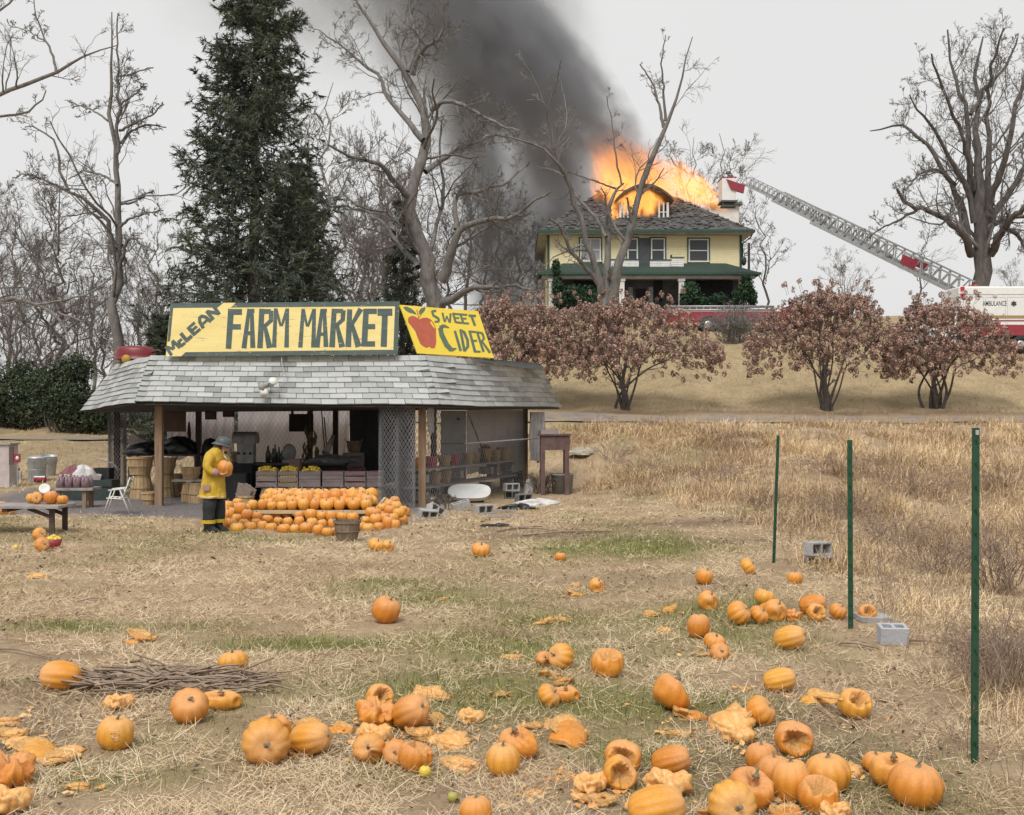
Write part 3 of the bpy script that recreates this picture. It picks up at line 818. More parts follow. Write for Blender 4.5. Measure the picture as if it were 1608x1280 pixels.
# leafy evergreen bushes and ivy
leaf_m=blade_mat('evergreen_leaves',[(.0,(.022,.034,.021)),(.5,(.05,.07,.038)),(.85,(.085,.105,.055)),(1,(.14,.145,.08))])
ivy_m=blade_mat('ivy_leaves',[(.0,(.012,.032,.018)),(.5,(.028,.068,.035)),(.85,(.06,.11,.055)),(1,(.11,.16,.08))])
lavender_m=blade_mat('withered_leaves',[(.0,(.06,.045,.035)),(.5,(.13,.1,.075)),(1,(.24,.19,.14))])
def leafmass(lobes,n,size,rng,shell=.55):
 """leaf quads in the outer shell of several ellipsoid lobes; lobes: (cx,cy,cz,rx,ry,rz)"""
 lobes=np.array(lobes,float)
 wts=(lobes[:,3]*lobes[:,5]);wts=wts/wts.sum()
 k=rng.choice(len(lobes),n,p=wts)
 d=rng.standard_normal((n,3));d/=np.linalg.norm(d,axis=1,keepdims=True)
 rr=(shell+(1-shell)*rng.random(n))*(.86+.28*(vnoise(d[:,0]*4+k*3.7,d[:,2]*4+d[:,1]*3)))
 p=lobes[k,:3]+d*lobes[k,3:]*rr[:,None]
 nrm=d+.9*rng.standard_normal((n,3));nrm/=np.linalg.norm(nrm,axis=1,keepdims=True)
 a=np.cross(nrm,rng.standard_normal((n,3)));a/=np.linalg.norm(a,axis=1,keepdims=True)+1e-9
 bb=np.cross(nrm,a)
 s=(size*(.6+.8*rng.random(n)))[:,None]
 V=np.stack([p-a*s,p+bb*s*.42,p+a*s,p-bb*s*.42],1).reshape(-1,3)
 val=np.clip(.42+.25*rng.standard_normal(n)+.2*vnoise(p[:,0]*1.1,p[:,2]*1.1+p[:,1]),0,1)
 return V,np.arange(4*n).reshape(n,4),np.repeat(val,4)
def bush(name,label,base,lobes,n,size,seed,mtl,cat='bush',group=None,stems=14):
 rng=np.random.default_rng(seed)
 th=thing(name,label,cat,base,group)
 L=np.array(lobes,float)
 limbs=[]
 for _ in range(stems):
  l=L[rng.integers(len(L))]
  tip=l[:3]+rng.normal(size=3)*l[3:]*.45
  st=np.array([l[0]*.6+rng.normal()*.15,l[1]*.6,-.05])
  m=(st+tip)/2+rng.normal(size=3)*.15
  limbs.append([(*st,.04),(*m,.028),(*tip,.012)])
 g=tree_geo(limbs,[dict(cnt=6,lenf=.45,npts=5,angle=.7,gnarl=.2,up=.03,rr=.5,sides=3,rmin=.008)],rng,.6,5)
 v,f=join_geo(g)
 np_mesh('stem',v,f,bark_dark,th)
 V,Fq,val=leafmass(lobes,n,size,rng)
 np_mesh('foliage',V,Fq,mtl,th,attr={'v':val})
 return th
g0=ground_at(20,56);bush('evergreen_bush','broad dark evergreen bush at the left edge below the bare limbs',g0,[(0,0,1.5,1.6,1.2,1.6),(-1.3,.2,1.0,1.3,1,1.1),(1.0,-.2,.9,1.2,1,1.0),(.3,.2,2.6,1.1,1,1.0),(-2.4,0,1.3,1.2,1,1.3)],14000,.085,71,leaf_m)
g0=ground_at(105,54);bush('evergreen_bush','tall dark evergreen bush just left of the roof overhang of the stand',g0,[(0,0,1.6,1.4,1.2,1.6),(-.9,.2,2.3,1.1,1,1.2),(.9,0,1.2,1.2,1,1.3),(.2,.2,3.1,1.0,.9,1.0),(1.5,0,.9,1,.8,.9)],14000,.085,72,leaf_m)
g0=ground_at(200,56);bush('evergreen_bush','dark evergreen bush mostly hidden behind the left end of the roof',g0,[(0,0,1.3,1.5,1.1,1.5),(1.2,.2,1.1,1.2,1,1.2)],6000,.085,73,leaf_m)
# hydrangea shrubs with dry flower heads
head_m=blade_mat('dry_flower_heads',[(.0,(.13,.082,.07)),(.4,(.29,.18,.148)),(.75,(.44,.292,.232)),(1,(.57,.415,.335))])
hyd_bark=mat('hydrangea_bark',(.1,.08,.07),(.035,.03,.027),7,.9,.8,20)
def head_cluster(p,s,rng,per=34):
 """petal quads on ellipsoids at p (n,3) radius s (n)"""
 n=len(p)
 d=rng.standard_normal((n,per,3));d/=np.linalg.norm(d,axis=-1,keepdims=True)
 r=(.72+.34*rng.random((n,per,1)))*s[:,None,None]
 q=p[:,None]+d*r*np.array([.85,.85,1.1])
 nrm=d+.55*rng.standard_normal((n,per,3));nrm/=np.linalg.norm(nrm,axis=-1,keepdims=True)
 a=np.cross(nrm,rng.standard_normal((n,per,3)));a/=np.linalg.norm(a,axis=-1,keepdims=True)+1e-9
 b_=np.cross(nrm,a)
 k=(s[:,None,None]*(.22+.16*rng.random((n,per,1))))
 V=np.stack([q-a*k,q+b_*k,q+a*k,q-b_*k],2).reshape(-1,3)
 hv=rng.random(n)[:,None]*.45+.25
 val=np.clip(hv+.16*rng.standard_normal((n,per))+.08,0,1)
 return V,np.arange(4*n*per).reshape(-1,4),np.repeat(val.ravel(),4)
def hydrangea(label,px,base_py,Y,x0,x1,top,seed,nheads=430,hang=.5):
 rng=np.random.default_rng(seed)
 p=PX(px,base_py,Y);base=Vector((p.x,p.y,gz1(p.x,p.y)-.05))
 th=thing('hydrangea_shrub',label,'shrub',base,'tall shrubs with dry flower heads along the road')
 mpp=Y/F
 W0,W1=(x0-px)*mpp,(x1-px)*mpp
 H=CAMH+(655-top)*mpp-base.z
 limbs=[]
 for k in range(8):
  az=k*.8+rng.random()*2;f=math.sqrt(rng.random())
  ex=(W1 if math.cos(az)>0 else-W0)*.72*f*math.cos(az)
  ey=1.9*f*math.sin(az)
  eh=H*(.86-.34*f*f)
  sx,sy=rng.normal()*.16,rng.normal()*.16
  r=.026+.03*rng.random()
  limbs.append([(sx,sy,0,r*1.5),(sx*1.6+ex*.16,sy+ey*.14,H*.17,r),(ex*.44+rng.normal()*.12,ey*.38,H*.42,r*.75),(ex*.7+rng.normal()*.15,ey*.7,eh*.75,r*.5),(ex,ey,eh,r*.25)])
 limbs.append([(0,0,-.1,.15),(.05,0,H*.12,.12),(-.08,0,H*.26,.085),(.1,.1,H*.45,.05)])
 lv=[dict(cnt=8,lenf=.36,npts=6,angle=.75,gnarl=.16,up=.03,rr=.5,sides=4,t0=.4,rmin=.014),dict(cnt=6,lenf=.5,npts=5,angle=.6,gnarl=.16,up=.0,rr=.6,sides=3,t0=.2,rmin=.009)]
 N=14
 A=np.stack([resample(l,N)for l in limbs])
 pool=(A[:,:,:3],A[:,:,3])
 g=[tube_batch(*pool,7)]
 c1=grow(*pool,rng=rng,**{k:v for k,v in lv[0].items()if k!='sides'});g.append(tube_batch(*c1,4))
 c2=grow(*c1,rng=rng,**{k:v for k,v in lv[1].items()if k!='sides'});g.append(tube_batch(*c2,3))
 np_mesh('trunk',*g[0],hyd_bark,th,smooth=True)
 v,f=join_geo(g[1:]);np_mesh('branches',v,f,bark_brown,th)
 az=rng.random(nheads)*2*PI
 ff=rng.random(nheads)**.55
 ex=np.where(np.cos(az)>0,W1,-W0)*ff*np.cos(az)
 ey=2.1*ff*np.sin(az)
 dome=H*(1-.44*ff**3)*(1+.09*vnoise(ex*1.3+seed,ey*1.3))
 z=dome-np.abs(rng.normal(size=nheads))*.12*H*(1-.2*ff)
 hp=np.stack([ex,ey,z],-1)
 nsk=int(nheads*hang)
 az=rng.random(nsk)*2*PI;ff=.82+.22*rng.random(nsk)
 hs=np.stack([np.where(np.cos(az)>0,W1,-W0)*ff*np.cos(az),2.1*ff*np.sin(az),H*(.28+.32*rng.random(nsk)**.7)],-1)
 nt_=22
 up=np.stack([rng.uniform(W0*.6,W1*.6,nt_),rng.normal(size=nt_)*.6,H*(1.0+.09*rng.random(nt_))],-1)
 tips=c2[0][:,-1][rng.random(len(c2[0]))<.45]
 tips=tips[tips[:,2]>H*.42]
 hp=np.concatenate([hp,hs,up,tips])
 st=hp+np.stack([-hp[:,0]*.1,-hp[:,1]*.1,np.where(hp[:,2]<H*.62,.22,-.3)-.15*rng.random(len(hp))],-1)
 sv,sf=tube_batch(np.stack([st,(st+hp)/2+rng.normal(size=hp.shape)*.03,hp],1),np.full((len(hp),3),.007),3)
 np_mesh('stalks',sv,sf,bark_brown,th)
 V,Fq,val=head_cluster(hp,.078+.05*rng.random(len(hp)),rng)
 np_mesh('flower_heads',V,Fq,head_m,th,attr={'v':val})
 return th
hydrangea('dry brown hydrangea shrub partly hidden behind the sweet cider sign',815,640,45.5,715,935,474,81,680,.2)
hydrangea('broad dry brown hydrangea shrub with one leaning black trunk, in front of the house',980,648,44.5,845,1138,472,82,820,.35)
hydrangea('largest dry brown hydrangea shrub with several splayed trunks under the ladder',1297,645,44.5,1172,1425,458,83,800,.3)
hydrangea('rightmost dry brown hydrangea shrub in front of the ambulance',1468,640,45,1390,1600,474,84,680,.4)
def bramble(label,base,w_,h_,n,seed,mtl,name='bramble_bush',cat='bush',group=None,arch=.35,rmin=.006,lv2=4,rb=.012):
 rng=np.random.default_rng(seed)
 th=thing(name,label,cat,base,group)
 limbs=[]
 for k in range(n):
  az=rng.random()*2*PI;f=math.sqrt(rng.random())
  ex,ey=w_*f*math.cos(az),w_*.7*f*math.sin(az)
  sx,sy=ex*.35+rng.normal()*.08,ey*.35+rng.normal()*.08
  hh=h_*(.55+.5*rng.random())*(1-.4*f)
  limbs.append([(sx,sy,-.03,rb),((sx+ex)/2+rng.normal()*.05,(sy+ey)/2,hh*.7,rb*.8),(ex,ey,hh,rb*.6),(ex*1.25,ey*1.25,hh*(1-arch*rng.random()),rmin)])
 g=tree_geo(limbs,[dict(cnt=lv2+2,lenf=.3,npts=5,angle=.7,gnarl=.16,up=.0,rr=.6,sides=3,t0=.2,rmin=rmin),dict(cnt=lv2,lenf=.5,npts=4,angle=.6,gnarl=.16,up=.0,rr=.7,sides=3,t0=.2,rmin=rmin*.8)],rng,1.0,4)
 v,f=join_geo(g)
 np_mesh('twigs',v,f,mtl,th)
 return th
g0=ground_at(1155,60);bramble('tangle of bare grey brush before the fire engine, between two hydrangeas',g0,1.9,2.5,90,91,bark_pale,rmin=.012,rb=.02)
# the burning house
HY=78.0
K=HY/F
def H_(px,py,dy=0.0):
 return PX(px,py,HY+dy)
hx0,hx1=H_(861,400).x,H_(1163,400).x
zb=gz1(10,78)-.4
z_eave=H_(0,368).z
z_porch=H_(0,415).z
hb=Vector(((hx0+hx1)/2,HY+6,zb))
house=thing('burning_house','yellow two-storey hipped house with green trim and fire bursting through its roof','house',hb)
wall_m=mat('yellow_house_paint',(.8,.71,.44),(.75,.66,.39),1.5,.65,c3=(.82,.74,.5),dirt=((.45,.38,.26),1.1,.66,.25))
white_m=mat('white_house_paint',(.72,.72,.69),(.6,.6,.58),3,.6,dirt=((.35,.33,.3),2.2,.62,.2))
gtrim_m=mat('green_trim_paint',(.025,.075,.05),(.018,.05,.036),6,.6)
groof_m=mat('green_porch_shingles',(.034,.06,.047),(.02,.038,.03),9,.9,.5,30,dirt=((.02,.025,.022),3,.6,.15))
char_m=mat('charred_roof_shingles',(.075,.072,.072),(.025,.024,.025),1.3,.95,.9,14,c3=(.13,.126,.125),dirt=((.22,.17,.135),2.3,.69,.1))
glass_m,t,b=node_mat('window_glass')
b.inputs['Base Color'].default_value=(.04,.045,.05,1);b.inputs['Roughness'].default_value=.2
glass2_m,t,b=node_mat('curtained_glass')
b.inputs['Base Color'].default_value=(.3,.31,.32,1);b.inputs['Roughness'].default_value=.2
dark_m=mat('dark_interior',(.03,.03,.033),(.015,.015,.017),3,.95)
soot_m=mat('soffit_grey_paint',(.42,.42,.4),(.3,.3,.29),2,.8,dirt=((.12,.12,.12),1.2,.58,.2))
D=12.0
mb=MB()
w_,zt=(hx1-hx0),z_eave
mb.box(((hx0+hx1)/2,HY+D/2,(zb+zt)/2),(w_,D,zt-zb))
wall=mb.build('wall',wall_m,house)
mb=MB();nb=int((zt-z_porch+.6)/.115)
for k in range(nb):
 z=zt-.06-.115*k
 mb.box(((hx0+hx1)/2,HY-.012,z),(w_-.02,.022,.108),(math.radians(-7),0,0))
 mb.box((hx1+.012,HY+D/2,z),(.022,D-.02,.108),(0,math.radians(7),0))
tag(mb.build('clapboard',wall_m,house),kind='stuff')
mb=MB()
for x in(hx0,hx1):
 mb.box((x,HY-.03,(z_porch-.6+zt)/2),(.16,.09,zt-z_porch+.6))
mb.build('corner_board',gtrim_m,house)
ex0,ex1=H_(845,366,-.8).x,H_(1184,366,-.8).x
ey0,ey1=HY-.9,HY+D+.9
zr0,zr1=z_eave+.12,z_eave+4.15
xm=(ex0+ex1)/2-.2
r0,r1=Vector((xm-2.2,HY+D/2,zr1)),Vector((xm+2.0,HY+D/2,zr1))
c=[Vector((ex0,ey0,zr0)),Vector((ex1,ey0,zr0)),Vector((ex1,ey1,zr0)),Vector((ex0,ey1,zr0))]
def roof_face(p00,p10,p11,p01,nu,nv,amp,rng):
 vs=[];fs=[]
 for j in range(nv+1):
  for i in range(nu+1):
   u,v=i/nu,j/nv
   p=(p00*(1-u)+p10*u)*(1-v)+(p01*(1-u)+p11*u)*v
   a=amp if 0<i<nu and 0<j<nv else 0
   vs.append(p+Vector((0,0,a*rng.uniform(-1,1)-.12*a)))
 for j in range(nv):
  for i in range(nu):
   q=j*(nu+1)+i
   fs.append((q,q+1,q+nu+2,q+nu+1))
 return vs,fs
mb=MB()
for(a,b_,c_,d_)in((c[0],c[1],r1,r0),(c[2],c[3],r0,r1)):
 mb.add(*roof_face(a,b_,c_,d_,40,16,.09,rnd))
for(a,b_,ap)in((c[1],c[2],r1),(c[3],c[0],r0)):
 mb.add(*roof_face(a,b_,ap,ap.copy(),24,14,.07,rnd))
roof=mb.build('roof',char_m,house)
mb=MB()
for _ in range(900):
 u=rnd.random();v=rnd.random()**1.1*.85
 p=(c[0]*(1-u)+c[1]*u)*(1-v)+(r0*(1-u)+r1*u)*v
 mb.box(p+Vector((0,-.03,.045)),(.1+.3*rnd.random()**2,.16,.022),(math.radians(31+rnd.uniform(-7,7)),0,rnd.uniform(-.1,.1)))
tag(mb.build('burnt_shingles',mat('burnt_shingle',(.085,.083,.083),(.024,.023,.024),2.5,.95,c3=(.15,.143,.136)),roof),kind='stuff')
mb=MB()
mb.box(((ex0+ex1)/2,(ey0+ey1)/2,zr0-.14),(ex1-ex0-.1,ey1-ey0-.1,.12))
mb.build('soffit',soot_m,house)
mb=MB()
mb.box(((ex0+ex1)/2,ey0-.02,zr0-.03),(ex1-ex0+.1,.1,.17))
mb.box((ex1+.02,(ey0+ey1)/2,zr0-.03),(.1,ey1-ey0,.17))
mb.build('gutter',gtrim_m,house)
mb=MB();mb.tube([(ex1-.05,ey0+.1,zr0-.1),(ex1-.2,ey0+.3,zr0-.45),(hx1+.12,HY-.1,zr0-.75),(hx1+.1,HY-.1,z_porch)],.05,6)
mb.build('downpipe',gtrim_m,house)
def window(px0,py0,px1,py1,gl,mullion=None,two=False):
 a,b_=H_(px0,py0),H_(px1,py1)
 x0,x1,z0,z1=a.x,b_.x,b_.z,a.z
 f=MB();yy=HY-.05;t_=.085
 f.box(((x0+x1)/2,yy,z1-t_/2),(x1-x0,.12,t_));f.box(((x0+x1)/2,yy-.03,z0+t_/2),(x1-x0+.1,.2,t_))
 for x in(x0+t_/2,x1-t_/2):f.box((x,yy,(z0+z1)/2),(t_,.12,z1-z0-2*t_))
 f.box(((x0+x1)/2,yy+.01,(z0+z1)/2),(x1-x0-2*t_,.08,.07))
 if two:f.box(((x0+x1)/2,yy+.012,(z0+z1)/2),(.06,.07,z1-z0-2*t_))
 fr=f.build('window',white_m,house)
 for q in(0,1):
  za=z0+t_ if q==0 else(z0+z1)/2+.036;zc=(z0+z1)/2-.036 if q==0 else z1-t_
  g=MB();g.box(((x0+x1)/2,yy+.02,(za+zc)/2),(x1-x0-2*t_-.004,.02,zc-za))
  g.build('pane',gl,fr)
 tr=MB()
 for x in(x0-.045,x1+.045):tr.box((x,yy+.005,(z0+z1)/2),(.085,.1,z1-z0+.17))
 tr.box(((x0+x1)/2,yy+.005,z1+.045),(x1-x0,.1,.085))
 tr.build('casing',gtrim_m,fr)
window(911,374.5,943.5,411.5,glass2_m,two=True)
window(985,374.5,1001.5,411.5,glass_m)
window(1022,374.5,1044,411.5,glass_m)
window(1081,375.5,1112.5,412,glass_m)
a,b_=H_(1003,374),H_(1020.5,422)
mb=MB();mb.box(((a.x+b_.x)/2,HY-.04,(a.z+b_.z)/2),(b_.x-a.x,.06,a.z-b_.z));mb.build('balcony_door',mat('dark_grey_door',(.09,.1,.11),(.05,.055,.06),2,.6),house)
PD=2.6
py_=HY-PD
q0,q1=PX(845,428,py_).x,PX(1194,428,py_).x
zpe=PX(0,428,py_).z
zp1=z_porch+.05
mb=MB()
pa,pb=Vector((q0,py_,zpe)),Vector((q1,py_,zpe))
pc,pd=Vector((hx1-1.0,HY-.06,zp1)),Vector((hx0+1.0,HY-.06,zp1))
mb.add(*roof_face(pa,pb,pc,pd,36,8,.025,rnd))
mb.add([pb,Vector((q1,HY+2.5,zpe)),Vector((hx1-.2,HY+2.5,zp1)),pc],[(0,1,2,3)])
mb.add([Vector((q0,HY+2.5,zpe)),pa,pd,Vector((hx0+.2,HY+2.5,zp1))],[(0,1,2,3)])
mb.build('porch_roof',groof_m,house)
mb=MB()
mb.box(((q0+q1)/2,py_-.03,zpe-.06),(q1-q0+.1,.12,.16));mb.box((q1-.02,(py_+HY+2.5)/2,zpe-.06),(.12,PD+2.4,.16));mb.box((q0+.02,(py_+HY+2.5)/2,zpe-.06),(.12,PD+2.4,.16))
mb.build('porch_gutter',gtrim_m,house)
zbm=PX(0,437,py_).z
mb=MB()
mb.box(((q0+q1)/2,py_+.35,(zpe-.15+zbm)/2),(q1-q0-.6,.3,zpe-.15-zbm))
mb.box(((q0+q1)/2,py_+1.5,zpe-.17),(q1-q0-.5,PD-.4,.05))
mb.build('porch_beam',soot_m,house)
zfl=zb+.75
mb=MB();mb.box(((q0+q1)/2,py_+1.3,zfl-.4),(q1-q0-.5,PD-.1,.8));mb.build('porch_floor',mat('grey_floor_paint',(.3,.3,.29),(.2,.2,.2),3,.8),house)
for px in(866,977,1071,1170):
 x=PX(px,450,py_).x
 mb=MB();mb.box((x,py_+.35,(zfl+zbm)/2),(.34,.3,zbm-zfl));mb.box((x,py_+.35,zbm-.08),(.46,.4,.16));mb.box((x,py_+.35,zfl+.1),(.46,.4,.2))
 mb.build('porch_column',white_m,house)
mb=MB()
x0_,x1_=PX(998,0,HY).x,PX(1015,0,HY).x
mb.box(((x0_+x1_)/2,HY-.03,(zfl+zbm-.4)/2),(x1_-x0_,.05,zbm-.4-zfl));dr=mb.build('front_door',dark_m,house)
mb=MB();mb.box(((hx0+hx1)/2,HY-.014,(zfl+zbm)/2+.2),(w_-.3,.02,zbm-zfl+.8));mb.build('shaded_porch_wall',mat('porch_shade_grey',(.085,.09,.088),(.05,.053,.052),1.5,.85,c3=(.12,.125,.12)),house)  # porch shade and smoke gloom painted as a dark grey sheet over the wall
mb=MB()
for px in(990,1022):mb=MB();mb.box((PX(px,0,HY).x,HY-.04,(zfl+zbm-.3)/2),(.3,.08,zbm-.3-zfl));mb.build('door_casing',soot_m,house)
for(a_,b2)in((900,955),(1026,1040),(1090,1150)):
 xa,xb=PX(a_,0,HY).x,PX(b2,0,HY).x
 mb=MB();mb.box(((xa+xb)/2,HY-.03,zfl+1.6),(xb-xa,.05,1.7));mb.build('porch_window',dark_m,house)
for(a_,b2,t_,bo)in((958,1003,408.5,421.5),(1020.5,1053,409,421.5),(1053.5,1073.5,405.5,422.5)):
 A,B=PX(a_,t_,HY-.9),PX(b2,bo,HY-.9)
 mb=MB();nbd=5;hh=(A.z-B.z)
 for k in range(nbd):
  mb.box(((A.x+B.x)/2,HY-.9,B.z+hh*(k+.5)/nbd),(B.x-A.x,.07+.02*(b2>1060),hh/nbd-.012),(math.radians(-4),0,0))
 par=mb.build('balcony_parapet',white_m,house)
 mb=MB();mb.box(((A.x+B.x)/2,HY-.9,A.z+.035),(B.x-A.x+.1,.16,.07));mb.build('cap_rail',gtrim_m,par)
mb=MB();A=PX(1054,404,HY-.9);mb.tube([(A.x,A.y,A.z-.05),(A.x,A.y,A.z+.16)],.07,8);mb.build('finial',gtrim_m,house)
dY=HY+1.2
def Dp(px,py,dy=0):return PX(px,py,dY+dy)
A,B=Dp(973,344.5),Dp(1050,357)
mb=MB();mb.box(((A.x+B.x)/2,dY,(A.z+B.z)/2),(B.x-A.x,.25,A.z-B.z));dorm=mb.build('dormer',white_m,house)
mb=MB();mb.box(((A.x+B.x)/2,dY-.06,A.z+.05),(B.x-A.x+.2,.3,.08));mb.build('sill',gtrim_m,dorm)
mb=MB()
zt_=Dp(0,318).z
for px in(974,979.5,986,1035,1042,1048.5):
 mb=MB();x=Dp(px,0).x;mb.box((x,dY,(A.z+zt_)/2),(.1 if px not in(974,1048.5)else .16,.12,zt_-A.z));mb.build('mullion',white_m,dorm)
mb=MB();mb.box(((A.x+Dp(989,0).x)/2,dY+.002,A.z+.5),(Dp(989,0).x-A.x-.2,.08,.06));mb.build('window_rail',white_m,dorm);mb=MB();mb.box(((B.x+Dp(1033,0).x)/2,dY+.002,A.z+.5),(B.x-Dp(1033,0).x-.2,.08,.06))
mb.build('window_rail',white_m,dorm)
mb=MB();ar=[]
for k in range(17):
 u=k/16;px=966+(1057-966)*u;py=318-24*math.sin(PI*u)**.8
 ar.append((px,py))
vs=[];fs=[]
for(px,py)in ar:
 for dy,dz in((-.5,0),(-.5,.16),(4,.3),(4,.14)):
  p=Dp(px,py);vs.append((p.x,dY+dy,p.z+dz))
for k in range(16):
 for j in range(4):
  a_=k*4+j;b2=k*4+(j+1)%4;fs.append((a_,b2,b2+4,a_+4))
mb.add(vs,fs);mb.build('dormer_roof',mat('scorched_dormer_roof',(.15,.125,.11),(.05,.042,.04),2,.9),dorm)
rY=HY+D/2+1.5
A,B=PX(1133,329,rY),PX(1153.5,352,rY)
mb=MB();mb.box(((A.x+B.x)/2-.6,rY,(A.z+B.z)/2),(B.x-A.x+1.2,3.2,A.z-B.z+.6));d2=mb.build('side_dormer',white_m,house)
mb=MB();mb.box((B.x+.03,rY,(A.z+B.z)/2+.1),(.06,3.0,A.z-B.z-.2));mb.build('side_panel',wall_m,d2)
mb=MB();A2,B2=PX(1110,327,rY),PX(1155.5,329,rY);mb.box(((A2.x+B2.x)/2,rY,A.z+.12),(B2.x-A2.x+.2,3.9,.2),taper=.96);mb.build('dormer_cap',gtrim_m,d2)
A=PX(1176,384,HY-1.4);zt2=A.z
lp=thing('lantern_post','slim dark post with a hanging lantern at the right corner of the house','lantern',(A.x,A.y,zpe))
mb=MB();mb.box((A.x,A.y,(zt2+zpe-.1)/2),(.14,.14,zt2-zpe+.3));mb.build('post',mat('post_brown',(.06,.05,.045),(.03,.026,.024),6,.8),lp)
mb=MB();mb.beam((A.x,A.y,zpe+1.3),(A.x-.3,A.y,zpe+1.3),.04,.04);mb.lathe([(.0,.5),(.16,.42),(.18,.36),(.15,.0),(.05,-.1),(0,-.1)],(A.x-.34,A.y,zpe+.72),8)
mb.build('lantern',mat('lantern_metal',(.05,.05,.05),(.03,.03,.03),6,.5),lp)
def ivy(label,lobes_px,n,seed,Y=HY-PD-.1,size=.1):
 lob=[]
 base=PX(lobes_px[0][0],500,Y);base.z=gz1(base.x,base.y)
 for(px,py,rx_,rz_)in lobes_px:
  p=PX(px,py,Y)-base
  lob.append((p.x,0,p.z,rx_*Y/F,.45,rz_*Y/F))
 return bush('ivy_plant',label,base,lob,n,size,seed,ivy_m,'ivy','ivy on the porch of the burning house',stems=8)
ivy('ivy column topped with a tuft climbing the left end of the porch',[(873,420,8,16),(875,450,10,20),(880,470,14,18),(898,462,16,18),(915,465,22,20),(932,470,14,20)],6500,101)
ivy('dark ivy mass around the porch column right of the entrance',[(1086,462,17,24),(1075,472,10,18),(1105,475,12,14)],3200,102)
ivy('ivy hanging at the right corner of the porch',[(1172,455,14,25),(1160,470,14,18),(1182,468,8,20)],3200,103)
ivy('thin withered vine between the two right porch ivies',[(1130,470,14,12)],500,104)
